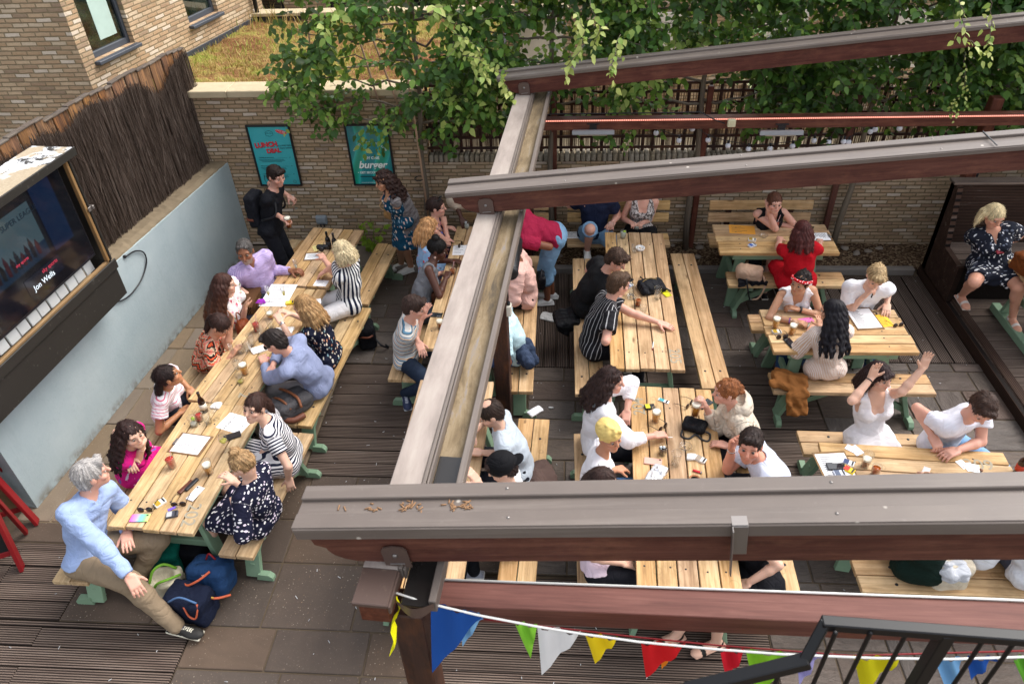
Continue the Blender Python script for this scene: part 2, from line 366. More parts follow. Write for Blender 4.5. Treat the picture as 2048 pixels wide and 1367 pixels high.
MAT['coping'] = flat('stone_coping', 'b9a98c', .8, .2, 0, .2, .4, 50)
MAT['lead'] = flat('lead_flashing', '3c3f46', .5, .5, .2, .25)
MAT['frame_grey'] = flat('anthracite_window_frame', '42464e', .4, .4)
MAT['glassdark'] = None
def winglass():
    m = MT('window_glass', .03, 1., base='0c1210'); v = m.obj(); m.set('Base Color', m.ramp(m.noise(v, 2.5, 2), [(.4, '070a09'), (.65, '23302b')])); m.set('Coat Weight', .6); return m.m
MAT['winglass'] = winglass()
MAT['blind'] = flat('pale_blind', 'a9bdb4', .7, .2)
def leafmat(name, stops, tr=.35):
    m = MT(name, .5, .35); r = m.rnd(); c = m.ramp(r, stops); m.set('Base Color', c)
    out = m.t.nodes['Material Output']; ts = m.t.nodes.new('ShaderNodeBsdfTranslucent'); m.link(ts.inputs[0], m.mix(.5, c, 'a8c040'))
    mx = m.t.nodes.new('ShaderNodeMixShader'); mx.inputs[0].default_value = tr; m.t.links.new(m.b.outputs[0], mx.inputs[1]); m.t.links.new(ts.outputs[0], mx.inputs[2]); m.t.links.new(mx.outputs[0], out.inputs[0]); return m.m
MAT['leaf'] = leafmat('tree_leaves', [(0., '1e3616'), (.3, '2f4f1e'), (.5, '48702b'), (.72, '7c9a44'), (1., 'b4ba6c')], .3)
MAT['leaf2'] = leafmat('bright_leaves', [(0., '5a7a1e'), (.5, '7c9a2c'), (1., 'a8bd4a')])
MAT['bark'] = wood('tree_bark', [(.25, '4c4238'), (.5, '6a5f52'), (.8, '857868')], .9, False, bump=.8)
MAT['cane'] = wood('bamboo_cane', [(.25, '9a7a5c'), (.5, 'b5937a'), (.8, 'cbb199')], .7, False)
def brush(name, stops):
    m = MT(name, .9, .1); v = m.tc(); n = m.noise(m.map(v, (1.6, 130, 130)), 1, 6, .75, .4); n2 = m.noise(m.map(v, (.6, 8, 8)), 1, 4, .6)
    c = m.ramp(m.math('ADD', m.math('MULTIPLY', n, .7), m.math('MULTIPLY', n2, .3)), stops)
    m.set('Base Color', c); m.bump(m.math('ADD', n, m.math('MULTIPLY', n2, .5)), .9, .02); return m.m
MAT['brush'] = brush('brushwood', [(.34, '211a16'), (.45, '4b3e36'), (.55, '6f6056'), (.68, '9c8e82')])
MAT['reed'] = brush('reed_screen', [(.3, '3a2a1f'), (.45, '6a5140'), (.6, '8a705a'), (.8, 'ad9478')])
def sedum():
    m = MT('sedum', .9, .1); v = m.tc(); a = m.noise(v, 1.1, 5, .65); b = m.noise(v, 12, 5, .75)
    c = m.ramp(m.math('ADD', m.math('MULTIPLY', a, .7), m.math('MULTIPLY', b, .3)), [(.36, '7a4a36'), (.46, '8d6444'), (.52, 'a58c54'), (.6, '8b9440'), (.7, 'a5ad4e')])
    m.set('Base Color', m.mix(m.noise(v, 45, 4), m.mix(.4, c, '3c3a20'), c)); m.bump(b, 1., .05); return m.m
MAT['sedum'] = sedum()
MAT['straw'] = leafmat('dry_grass', [(0., '7a4c34'), (.3, '9a7a4c'), (.55, 'b8a06a'), (.75, '8e9a44'), (1., 'b0b85a')], .2)
def vcol(name, rough=.6, spec=.3, bump=0., bs=80, sss=0.):
    m = MT(name, rough, spec); m.set('Base Color', m.colattr())
    if bump: m.bump(m.noise(m.tc(), bs, 3), bump, .003)
    if sss: m.set('Subsurface Weight', sss); m.set('Subsurface Radius', (.02, .008, .004)); m.set('Subsurface Scale', .5)
    return m.m
MAT['vcol'] = vcol('coloured_surface'); MAT['paper'] = vcol('printed_paper', .7, .2); MAT['gloss'] = vcol('glossy_surface', .15, .6)
def glassmat(name, tint=(.97, .98, .98), alpha=.25):
    m = MT(name, .03, .5); nt = m.t; out = nt.nodes['Material Output']
    tr = nt.nodes.new('ShaderNodeBsdfTransparent'); tr.inputs[0].default_value = lin(tint); gl = nt.nodes.new('ShaderNodeBsdfGlossy'); gl.inputs['Roughness'].default_value = .03
    fr = nt.nodes.new('ShaderNodeLayerWeight'); fr.inputs[0].default_value = .5; lw = m.math('MULTIPLY_ADD', m.math('POWER', fr.outputs[1], 3.), .6, .06, clamp=True)
    mx = nt.nodes.new('ShaderNodeMixShader'); nt.links.new(lw, mx.inputs[0]); nt.links.new(tr.outputs[0], mx.inputs[1]); nt.links.new(gl.outputs[0], mx.inputs[2]); nt.links.new(mx.outputs[0], out.inputs[0]); return m.m
MAT['glass'] = glassmat('clear_glass')
def liquid(name, c, emis=0.): 
    m = MT(name, .12, .5, base=c); ts = m.t.nodes.new('ShaderNodeBsdfTranslucent'); ts.inputs[0].default_value = lin(c); mx = m.t.nodes.new('ShaderNodeMixShader'); mx.inputs[0].default_value = .45
    m.t.links.new(m.b.outputs[0], mx.inputs[1]); m.t.links.new(ts.outputs[0], mx.inputs[2]); m.t.links.new(mx.outputs[0], m.t.nodes['Material Output'].inputs[0]); return m.m
MAT['beer'] = liquid('lager', 'f0ae30'); MAT['ale'] = liquid('amber_ale', 'b85a12'); MAT['stout'] = liquid('dark_drink', '2a120a'); MAT['pink'] = liquid('red_drink', 'd2453a'); MAT['wine'] = liquid('white_wine', 'd9cf6a'); MAT['clear'] = liquid('clear_drink', 'd5dbd5')
MAT['foam'] = flat('beer_foam', 'f2ead8', .8, .2)
def emit(name, c, s):
    m = MT(name, .5, .2, base=c); m.set('Emission Color', lin(c)); m.set('Emission Strength', s); return m.m
EXPO = 1.3
# ================================================================= SETTING
def text(name, s, size, mat, M, loc, parent=None, ext=.001, align='CENTER', shear=0., offset=0., space=1., org=(0, 0, 0)):
    cu = bpy.data.curves.new(name, 'FONT'); cu.body = s; cu.size = size; cu.extrude = ext; cu.align_x = align; cu.align_y = 'CENTER'; cu.shear = shear; cu.offset = offset; cu.space_character = space
    o = bpy.data.objects.new(name, cu); COL.objects.link(o); dg = bpy.context.evaluated_depsgraph_get()
    me = bpy.data.meshes.new_from_object(o.evaluated_get(dg)); COL.objects.unlink(o); bpy.data.objects.remove(o)
    T = Matrix(np.block([[np.asarray(M), (np.asarray(loc, float)-np.asarray(org, float))[:, None]], [np.zeros((1, 3)), np.ones((1, 1))]]).tolist())
    me.transform(T); me.materials.clear(); me.materials.append(mat); me.name = name
    return mkobj(name, me, parent)
FLAT = np.eye(3)
def struct(o, **k): return props(o, kind='structure', **k)

# ---- ground sheet
m = MB(); m.quad([(-40, -15, -.03), (45, -15, -.03), (45, 60, -.03), (-40, 60, -.03)]); struct(m.build('ground', MAT['mortar']))

def paving(name, rects, mat, base, sizes, z=0., label=None, jit=.004):
    m = MB(); g = MB()
    for x0, x1, y0, y1 in rects:
        g.quad([(x0, y0, z-.012), (x1, y0, z-.012), (x1, y1, z-.012), (x0, y1, z-.012)])
        y = y0; 
        while y < y1-.02:
            h = min(random.choice(sizes[1]), y1-y); h = (y1-y) if (y1-y-h) < .12 else h
            x = x0-random.random()*.15*(1)
            while x < x1-.02:
                w = random.choice(sizes[0]); xa = max(x, x0); xb = min(x+w, x1)
                if x1-xb < .1: xb = x1; w = x1-x
                if xb-xa > .05:
                    zt = z+random.uniform(-.003, .002); m.box(((xa+xb)/2, y+h/2, zt-.02), (xb-xa-.014, h-.014, .04), rotz(0), .006)
                x += w
            y += h
    a = m.build(name, mat); b = g.build(name+'_bed', base); b.parent = a; struct(a, label=label)
    return a
paving('paving', [(-4.0, -2.35, 3.05, 4.62), (-2.88, -.98, 1.2, 3.05), (-2.35, -.98, 3.05, 4.62), (-.98, -.36, 3.62, 4.62), (-4.9, -4.0, 3.78, 4.0)], MAT['flag'], MAT['mortar'], ([.45, .6, .75, .9], [.45, .6]))
paving('wall_walk', [(-4.95, -3.55, 4.0, 8.82), (-3.55, -2.46, 4.62, 8.82)], MAT['flag_l'], MAT['sand_mortar'], ([.35, .5, .62], [.4, .55, .7]))
paving('slate_paving', [(-2.46, -.36, 6.28, 8.15), (-.36, .9, 3.62, 6.25), (.9, 2.95, 6.29, 8.15), (.42, .9, 6.25, 8.15), (2.6, 4.46, 3.0, 6.4), (1.58, 2.6, 1.2, 4.2), (2.6, 4.46, 1.2, 3.0), (.9, 1.58, 3.62, 4.2)], MAT['slate'], MAT['mortar'], ([.3, .45, .6], [.28, .3, .42]))
def deck(name, rects, axis='x', z=0., mat='deck', bw=.163, label=None):
    m = MB()
    for x0, x1, y0, y1 in rects:
        m.quad([(x0, y0, z-.035), (x1, y0, z-.035), (x1, y1, z-.035), (x0, y1, z-.035)], mi=1)
        if axis == 'x':
            y = y0
            while y < y1-.03:
                w = min(bw, y1-y); x = x0
                while x < x1-.01:
                    L = min(random.choice([1.8, 2.4, 3.6]), x1-x)
                    if x1-x-L < .5: L = x1-x
                    m.box((x+L/2, y+w/2, z-.014+random.uniform(-.002, .001)), (L-.005, w-.009, .028), None, .004); x += L
                y += bw
        else:
            x = x0
            while x < x1-.03:
                w = min(bw, x1-x); m.box((x+w/2, (y0+y1)/2, z-.014+random.uniform(-.002, .001)), (w-.009, y1-y0-.004, .028), None, .004); x += bw
    # tc: x along the board, y across it
    o = m.build(name, [MAT[mat], MAT['deck_dark']]); return struct(o, label=label)
deck('deck', [(-6.5, -2.885, 1.2, 3.045), (-6.5, -4.0, 3.05, 3.775), (-2.45, -.37, 4.63, 6.27), (.905, 2.595, 4.21, 6.28), (-.97, 1.575, 1.3, 3.61)])
deck('deck_lengthwise', [(-.355, .415, 6.255, 8.13), (2.955, 4.44, 6.41, 8.1)], 'y', bw=.14)
deck('deck_platform', [(4.5, 8.5, 2.0, 8.2)], 'x', .12, bw=.15)
m = MB(); m.box((4.475, 5.1, .048), (.05, 6.2, .145), None, .006); m.box((4.56, 5.1, .128), (.1, 6.2, .012), None, .003); struct(m.build('step_edge', MAT['deck_dark']))

# ---- planting strip, kerb, stones
m = MB(); nx, ny = 180, 16
V = []; xs = np.linspace(-2.6, 8, nx); ys = np.linspace(8.24, 8.86, ny); X, Yg = np.meshgrid(xs, ys)
Z = .02+.018*np.sin(X*5.3)*np.sin(Yg*11)+rng.rand(ny, nx)*.02; V = np.stack([X, Yg, Z], -1).reshape(-1, 3)
F = [[j*nx+i, j*nx+i+1, (j+1)*nx+i+1, (j+1)*nx+i] for j in range(ny-1) for i in range(nx-1)]
m.add(V, F, None, 0, None, True); struct(m.build('soil_bed', MAT['soil']))
m = MB(); x = -2.46
while x < 4.4:
    L = min(.9, 4.4-x); m.box((x+L/2, 8.19, .02), (L-.008, .09, .1), None, .01); x += L
struct(m.build('kerb', MAT['kerb']))
def rock(r, seed):
    rs = np.random.RandomState(seed); V = []; prof = ball(1, 12, 8); m = MB(); m.lathe(prof, 12)
    V = m.V[0]; d = 1+.22*np.sin(V@rs.randn(3)*1.7+rs.rand()*6)+.1*np.sin(V@rs.randn(3)*4); m.V[0] = V*d[:, None]*r*np.array([1.1, .9, .7]); return m
MAT['rock'] = flat('river_stone', '8a7f74', .85, .2, 0, .35, .4, 40)
for i, (px, py, r, lab) in enumerate([(1690, 497, .055, 'rounded grey stone against the foot of the slim round tree stake'), (1713, 507, .05, 'darker round stone between two paler stones on the bark soil'), (1736, 503, .045, 'oval grey stone at the middle of the row on bark soil'), (1757, 497, .042, 'small dark stone at the end of the row nearest the dark booth'), (1345, 492, .05, 'round stone on the soil just beside the long narrow bench end'), (1395, 515, .045, 'brown stone on bark soil beside the leg of the table marked 207'), (1398, 494, .05, 'pale stone by the rough tree trunk behind the long bench'), (1118, 512, .05, 'stone on the soil beside the leg of the man in denim shorts')]):
    p = P(px, py, .03); o = rock(r, i).build('stone', MAT['rock']); o.location = p; props(o, lab, 'stone', 'stones lying on the soil along the brick wall')

# ---- rear brick wall
W = 8.835
wl = thing('tall_brick_wall', 'tall yellow stock brick wall with pale stone coping and two turquoise posters', 'wall', (-3.1, W, 0))
def bx(name, mat, parent, org, c, s, b=.004):
    m = MB(); m.box(c, s, None, b); return m.build(name, mat, parent, org)
bx('wall', MAT['brick'], wl, (-3.1, W, 0), (-3.25, W+.13, 1.05), (3.0, .26, 2.1))
m = MB(); x = -4.75
while x < -1.75: m.box((x+.3, W+.13, 2.145), (.594, .34, .085), None, .008); x += .6
m.build('coping', MAT['coping'], wl, (-3.1, W, 0))
wr = thing('low_brick_wall', 'lower brick wall with a row of upright bricks on top behind the wooden benches', 'wall', (3, W, 0))
bx('wall', MAT['brick'], wr, (3, W, 0), (3.38, W+.12, .61), (10.25, .24, 1.22))
m = MB(); x = -1.74
while x < 8.4:
    w = random.uniform(.062, .072); m.box((x+w/2, W+.115, 1.27), (w-.012, .25, .1+random.uniform(-.008, .008)), roty(random.uniform(-.05, .05)), .016); x += w
cop = m.build('brick_coping', None or MAT['rock'], wr, (3, W, 0))
def brickcap():
    m = MT('soldier_bricks', .85, .15); v = m.tc(); r = m.rnd(); c = m.ramp(r, [(0., '6e5e44'), (.3, '806e52'), (.55, '7d7468'), (.8, '9a8f7e'), (1., '5e5240')]); n = m.noise(v, 30, 5, .7)
    m.set('Base Color', m.mix(n, m.mix(.5, c, '4c4438'), m.mix(.3, c, 'e8e0d0'))); m.bump(n, .6, .008); return m.m
cop.data.materials[0] = brickcap()
bx('mortar_bed', MAT['mortar'], wr, (3, W, 0), (3.38, W+.12, 1.225), (10.24, .22, .02))

# ---- pale blue rendered wall on the left
A2 = np.array([-4.82, 4.15]); B2 = np.array([-4.395, 8.83]); wd = (B2-A2)/np.linalg.norm(B2-A2); wn = np.array([wd[1], -wd[0]])
def WP(s, d, z): q = A2+wd*s+wn*d; return V3(q[0], q[1], z)   # s along, d out from the wall
def WY(Y): return (Y-A2[1])/wd[1]
Lw = np.linalg.norm(B2-A2); Mw = np.array([[wd[0], wn[0], 0], [wd[1], wn[1], 0], [0, 0, 1.]])
tw = thing('blue_rendered_wall', 'pale blue rendered wall with a rough mortar ledge along its top', 'wall', (-4.82, 4.15, 0)); ow = (-4.82, 4.15, 0)
m = MB(); Fp = [WP(0, 0, 0), WP(Lw, 0, 0), WP(Lw, -.5, 0), WP(0, -.5, 0)]; T = [q+V3(0, 0, z) for q, z in zip(Fp, (1.38, 1.24, 1.24, 1.38))]
m.add(Fp+T, [[0, 1, 5, 4], [3, 0, 4, 7], [4, 5, 6, 7], [1, 2, 6, 5], [2, 3, 7, 6]]); m.build('render', MAT['render'], tw, ow)
m = MB(); n = 90; 
V = []; 
for i in range(n+1):
    s = Lw*i/n; z = 1.38-.14*i/n
    for d, dz in ((.0+rng.rand()*.012-.02, -.004), (-.02, .012+rng.rand()*.01), (-.09, .02+rng.rand()*.018), (-.17, .014+rng.rand()*.02), (-.3, .02)): V.append(WP(s, d, z+dz))
F = [[i*5+k, (i+1)*5+k, (i+1)*5+k+1, i*5+k+1] for i in range(n) for k in range(4)]
m.add(V, F); m.build('mortar_ledge', MAT['sand_mortar'], tw, ow)
# boarded fence with brushwood in front, standing on the ledge
tf = thing('brushwood_fence', 'dark brushwood screen over orange brown boards above the pale blue wall', 'fence', ow)
m = MB(); s = -2.0; k = 0
while s < WY(9.02):
    w = .115+random.random()*.02; zt = 2.83-.042*max(0, s)+random.uniform(-.012, .012)+.012*math.sin(k)
    m.box(WP(s+w/2, -.33-(.015 if k % 2 else 0), (zt+1.2)/2), (w-.008, .022, zt-1.2), Mw@np.eye(3), .003)
    m.box(WP(s+w/2, -.34, zt+.008), (w+.012, .06, .018), Mw, .004, mi=1); s += w; k += 1
MAT['orange_board'] = wood('orange_board', [(.3, '3b2c22'), (.45, '6a4a30'), (.6, '96683a'), (.8, 'a87a4c')], .7, False, dirt='2c241e', grey=.5)
MAT['fence_top'] = wood('fence_top_strip', [(.3, '3a322c'), (.5, '5a5048'), (.8, '746a60')], .8, False)
m.build('board', [MAT['orange_board'], MAT['fence_top']], tf, ow)
def brush_top(s):
    Y = A2[1]+wd[1]*s; z = 2.75-.03*s+.035*math.sin(s*3.1)+.02*math.sin(s*9)
    z -= .26*math.exp(-((Y-8.35)/.3)**2); z -= .1*math.exp(-((Y-6.6)/.25)**2); return z
send = WY(9.02)
def brush_right(z): return send-.02+.1*max(0, (2.0-z))-.06*abs(math.sin(z*5))
m = MB(); NB = 5200; sv = rng.rand(NB)*(send+2.0)-2.0
for s in sv:
    zt = brush_top(s)+rng.randn()*.02; L = rng.uniform(.35, .75); z1 = rng.uniform(1.28, zt+.02) if rng.rand() < .72 else zt; z0 = max(1.27-.03*s*.5, z1-L)
    if z1-z0 < .06: continue
    lean = rng.randn()*.02; rib = .018*abs(math.sin(s*math.pi/.15)); d = -.225-rng.rand()*.05+rib; r = rng.uniform(.0025, .0055)
    if rng.rand() < .025: lean += rng.randn()*.14; d += .02
    sb = min(s+lean, brush_right(z1)); a = WP(min(s, brush_right(z0)), d, z0); b = WP(sb, d+rng.randn()*.006, z1)
    x = unit(b-a); u = unit(np.cross(x, V3(wn[0], wn[1], 0))); w_ = V3(wn[0], wn[1], 0)
    tri = [-u*r, u*r, w_*r*1.4]
    V = [a+t for t in tri]+[b+t*.6 for t in tri]; ln = np.linalg.norm(b-a)
    m.add(V, [[0, 3, 5, 2], [2, 5, 4, 1], [1, 4, 3, 0]], [(0, 0, 0), (0, r*2, 0), (0, 0, r)]+[(ln, 0, 0), (ln, r*2, 0), (ln, 0, r)], 0, None, False)
# matted backing of the same twigs
n = 130; V = []
for i in range(n+1):
    s = -2+(send+1.97)*i/n; zt = brush_top(s)-.03
    for j in range(9): z = 1.26+(zt-1.26)*j/8; V.append(WP(min(s, brush_right(z)-.01), -.27+.016*abs(math.sin(s*math.pi/.15)), z))
F = [[i*9+j, (i+1)*9+j, (i+1)*9+j+1, i*9+j+1] for i in range(n) for j in range(8)]
tcv = [(v[2], v[1], 0) for v in V]; m.add(V, F, tcv, 0, None, True)
m.build('brushwood', MAT['brush'], tf, ow)

# ---- television in its weathered wooden cabinet
Ys = 5.93; s1 = WY(Ys); s0 = WY(3.6); D = .30; sw = WP(s1, 0, 0)
tt = thing('television_cabinet', 'open weathered black wooden cabinet holding the television on the blue wall', 'cabinet', WP((s0+s1)/2, 0, 1.2))
ot = WP((s0+s1)/2, 0, 1.2)
def wb(m, sa, sb, da, db, za, zb, mi=0, b=.004): m.box(WP((sa+sb)/2, (da+db)/2, (za+zb)/2), (sb-sa, db-da, zb-za), Mw, b, mi); return m
m = MB(); wb(m, s0, s1, D-.022, D, 1.20, 1.56); wb(m, s0, s1+.012, D+.002, D+.018, 1.50, 1.60); m.build('front_panel', MAT['black'], tt, ot)
m = MB(); wb(m, s1-.02, s1, 0, D-.024, 1.2, 1.6); wb(m, s1-.024, s1-.004, .02, D-.002, 1.6, 2.70); m.build('side_panel', MAT['black'], tt, ot)
m = MB(); wb(m, s0, s1-.03, D-.06, D-.026, 1.565, 1.60); wb(m, s1-.06, s1-.028, D-.05, D-.012, 1.6, 2.66); wb(m, s0, s1-.03, D-.1, D-.065, 1.50, 1.55); m.build('batten', MAT['raw'], tt, ot)
m = MB()
for i in range(14):
    sa = s1-.08-i*.135; m.box(WP(sa-.06, D-.19-.006*(i % 2), 1.62), (.118, .02, .2), Mw@rotx(.12), .003)
m.build('lining_board', paint('flaking_white_paint', 'd6d6d4', .6, '8a7a66', .6), tt, ot)
m = MB(); wb(m, s0, s1+.03, -.05, D+.05, 2.70, 2.73); 
for v in m.V: v[:, 2] += 0
def roofmat():
    mm = MT('flaking_white_roof', .75, .2); v = mm.tc(); n = mm.noise(v, 7, 7, .72, .4); st = mm.ramp(n, [(.44, 0.), (.5, 1.)]); b = mm.ramp(mm.noise(v, 2.6, 3), [(.53, 0.), (.6, 1.)])
    mm.set('Base Color', mm.mix(b, mm.mix(st, '3a3836', 'd8dadc'), mm.mix(mm.noise(v, 60, 3), '8a7a62', 'b8aa94'))); mm.bump(n, .6, .01); return mm.m
m.build('roof', roofmat(), tt, ot)
m = MB(); wb(m, s0, s1+.035, D+.052, D+.066, 2.66, 2.735); m.build('fascia', MAT['black'], tt, ot)
m = MB(); wb(m, s1-.01, s1+.012, D-.05, D+.03, 2.14, 2.175); wb(m, s1-.05, s1-.0, D+.002, D+.01, 2.13, 2.17); m.build('hasp', MAT['galv'], tt, ot)
dT = D-.07; T1 = s1-.10; T0 = T1-1.65
tv = thing('television', 'wide television showing a rugby league trailer inside the wooden cabinet', 'television', WP((T0+T1)/2, dT, 1.7)); otv = WP((T0+T1)/2, dT, 1.7)
m = MB(); wb(m, T0, T1, dT-.06, dT, 1.70, 2.64, 0, .008); m.build('casing', MAT['dark'], tv, otv)
def scr():
    mm = MT('screen_picture', .08, .6); v = mm.tc(); mm.set('Base Color', (.005, .005, .006)); mm.set('Emission Color', mm.colattr()); mm.set('Emission Strength', .16); return mm.m
ms = MB(); 
def sq(sa, sb, za, zb, c, k=0): ms.quad([WP(sa, dT+.002+k*.0012, za), WP(sb, dT+.002+k*.0012, za), WP(sb, dT+.002+k*.0012, zb), WP(sa, dT+.002+k*.0012, zb)], col=lin(c)[:3])
sq(T0+.03, T1-.02, 1.73, 2.62, '080a12'); sq(T1-.42, T1-.16, 2.0, 2.60, '0a2a50', 1); sq(T0+.1, T1-.44, 2.02, 2.60, '20262a', 1)
sq(T1-1.15, T1-.48, 2.03, 2.52, '56707a', 2); sq(T1-1.15, T1-.48, 2.03, 2.16, '1c3a54', 3); sq(T1-.88, T1-.42, 1.82, 1.97, '0e1a30', 2); sq(T1-1.25, T1-.95, 1.76, 2.0, '141220', 1)
for k in range(9): a = T1-1.10+.062*k; h = .12+.08*((k*37) % 5)/5; ms.quad([WP(a, dT+.0064, 2.08), WP(a+.035, dT+.0064, 2.07), WP(a+.045, dT+.0064, 2.08+h*.6), WP(a+.022, dT+.0064, 2.08+h), WP(a+.002, dT+.0064, 2.08+h*.7)], col=lin(['2a1620', '101820', '4a1a24'][k % 3])[:3])
ms.build('screen', scr(), tv, otv)
Mt = np.array([[wd[0], 0, wn[0]], [wd[1], 0, wn[1]], [0, 1, 0.]])
etx = emit('screen_lettering', 'c9d4dc', .3); erd = emit('screen_red_lettering', 'a03040', .25)
text('screen_title', 'SUPER LEAGUE', .066, emit('screen_dark_lettering', '0c1420', .1), Mt, WP(T1-.63, dT+.008, 2.44), tv, .0003, org=otv)
text('screen_caption', 'Jon Wells', .07, etx, Mt, WP(T1-.68, dT+.008, 1.86), tv, .0003, org=otv)
text('screen_channel', 'sky sports', .05, erd, Mt, WP(T1-.56, dT+.008, 1.935), tv, .0003, org=otv); text('screen_logo', 'sky sports', .038, erd, Mt, WP(T1-.80, dT+.008, 2.12), tv, .0003, org=otv)
# loop of cable under the cabinet
c0 = WP(WY(6.35), .02, 1.30); pts = []
for i in range(25):
    t = i/24; a = math.pi*.5-t*math.pi*1.02; pts.append(WP(WY(6.22)+.02+.34*math.cos(a)*.9, .02+.02*math.sin(t*9), 1.06+.2*math.sin(a)))
m = MB(); pts2 = [WP(WY(5.9), .05, 1.2), WP(WY(5.95), .03, 1.08)]+[WP(WY(y), .02, z) for y, z in ((6.05, .98), (6.25, .92), (6.5, .95), (6.68, 1.06), (6.7, 1.18), (6.58, 1.27), (6.42, 1.3))]
m.tube(smooth(pts2), .008, 8); m.box(WP(WY(6.42), .01, 1.3), (.03, .03, .03), Mw, .004); o = m.build('cable', MAT['dark']); props(o, 'loop of black cable hanging on the pale blue wall below the television', 'cable')
for o_ in (o,): pass

# ---- house beyond the fence
ba = R_(78); bd = np.array([math.cos(ba), math.sin(ba)]); bn = np.array([bd[1], -bd[0]])
BC = np.array([-5.64, 8.53]); tb = thing('brick_house', 'yellow brick house with dark grey framed windows beyond the brushwood fence', 'house', (BC[0], BC[1], 0)); ob = V3(BC[0], BC[1], 0)
Mb = np.array([[bd[0], bn[0], 0], [bd[1], bn[1], 0], [0, 0, 1.]])
def BP(s, d, z): q = BC+bd*s+bn*d; return V3(q[0], q[1], z)
wins = [(.20, .92, 2.60, 4.1), (2.05, 2.75, 2.50, 3.7)]; L = 3.9
def wallpatch(m, sa, sb, za, zb): m.add([BP(sa, 0, za), BP(sb, 0, za), BP(sb, 0, zb), BP(sa, 0, zb)], [[0, 1, 2, 3]], mi=0)
m = MB(); cuts = [0]+[c for w in wins for c in w[:2]]+[L]
for i in range(0, len(cuts)-1):
    sa, sb = cuts[i], cuts[i+1]
    if i % 2 == 0: wallpatch(m, sa, sb, 0, 6)
    else:
        w = wins[i//2]; wallpatch(m, sa, sb, 0, w[2]); wallpatch(m, sa, sb, w[3], 6)
for sa, sb, za, zb in wins:
    for a, b in ((sa, sa), (sb, sb)): m.quad([BP(a, 0, za), BP(a, -.12, za), BP(a, -.12, zb), BP(a, 0, zb)])
    m.quad([BP(sa, 0, za), BP(sb, 0, za), BP(sb, -.12, za), BP(sa, -.12, za)])
o = m.build('side_wall', MAT['brick_side'], tb, ob, 0)
m = MB(); m.quad([BP(0, 0, 0), BP(0, 0, 6), (BC[0]-7, BC[1]-.02, 6), (BC[0]-7, BC[1]-.02, 0)][::-1]); m.quad([BP(L, 0, 0), BP(L, 0, 6), (BC[0]-7, BC[1]+L, 6), (BC[0]-7, BC[1]+L, 0)]); m.quad([BP(0, 0, 6), BP(L, 0, 6), (BC[0]-7, BC[1]+L, 6), (BC[0]-7, BC[1], 6)]); m.build('front_wall', MAT['brick_y'], tb, ob)
for i, (sa, sb, za, zb) in enumerate(wins):
    f = MB()
    for (a, b, c, d_) in ((sa, sa+.05, za, zb), (sb-.05, sb, za, zb), (sa+.05, sb-.05, za, za+.07), (sa+.05, sb-.05, zb-.05, zb)): f.box(BP((a+b)/2, -.09, (c+d_)/2), (b-a, .05, d_-c), Mb, .004)
    fo = f.build('window', MAT['frame_grey'], tb, ob)
    g = MB(); g.box(BP((sa+sb)/2, -.10, (za+zb)/2), (sb-sa-.1, .01, zb-za-.1), Mb, .001); g.build('pane', MAT['winglass'], fo, ob)
    g = MB(); g.box(BP((sa+sb)/2, .0, za-.025), (sb-sa+.06, .16, .04), Mb, .005); g.build('sill', MAT['frame_grey'], fo, ob)
    g = MB(); g.box(BP((sa+sb)/2+(.07 if i == 0 else -.04), -.093, (za+zb)/2+(.25 if i else .08)), ((sb-sa)*(.42 if i == 0 else .8), .004, zb-za-(.55 if i else .14)), Mb, .001); g.build('blind', MAT['blind'], fo, ob)
m = MB(); m.box(BP(2.3, .012, 2.14), (3.4, .02, .13), Mb, .003); m.build('flashing', MAT['lead'], tb, ob)
m = MB(); m.tube([BP(3.62, .06, z) for z in (2.1, 2.6, 6)], .035, 10); m.tube([BP(3.62, .06, z) for z in (2.52, 2.6)], .045, 10); m.build('drainpipe', MAT['rail'], tb, ob)
tb2 = thing('far_brick_house', 'brick house with dark window openings behind the planted roof', 'house', (-4, 13.1, 0)); o2 = (-4, 13.1, 0)
bx('wall', MAT['brick_y'], tb2, o2, (-2.4, 13.25, 1.6), (8, .3, 3.2))
for x0 in (-4.95, -3.75, -2.4): 
    m = MB(); m.box((x0, 13.08, 2.2), (.4, .03, 1.3), None, .004); fo = m.build('window', MAT['rail'], tb2, o2)
    m = MB(); m.box((x0, 13.058, 2.2), (.34, .01, 1.2), None, .002); m.build('pane', MAT['winglass'], fo, o2)
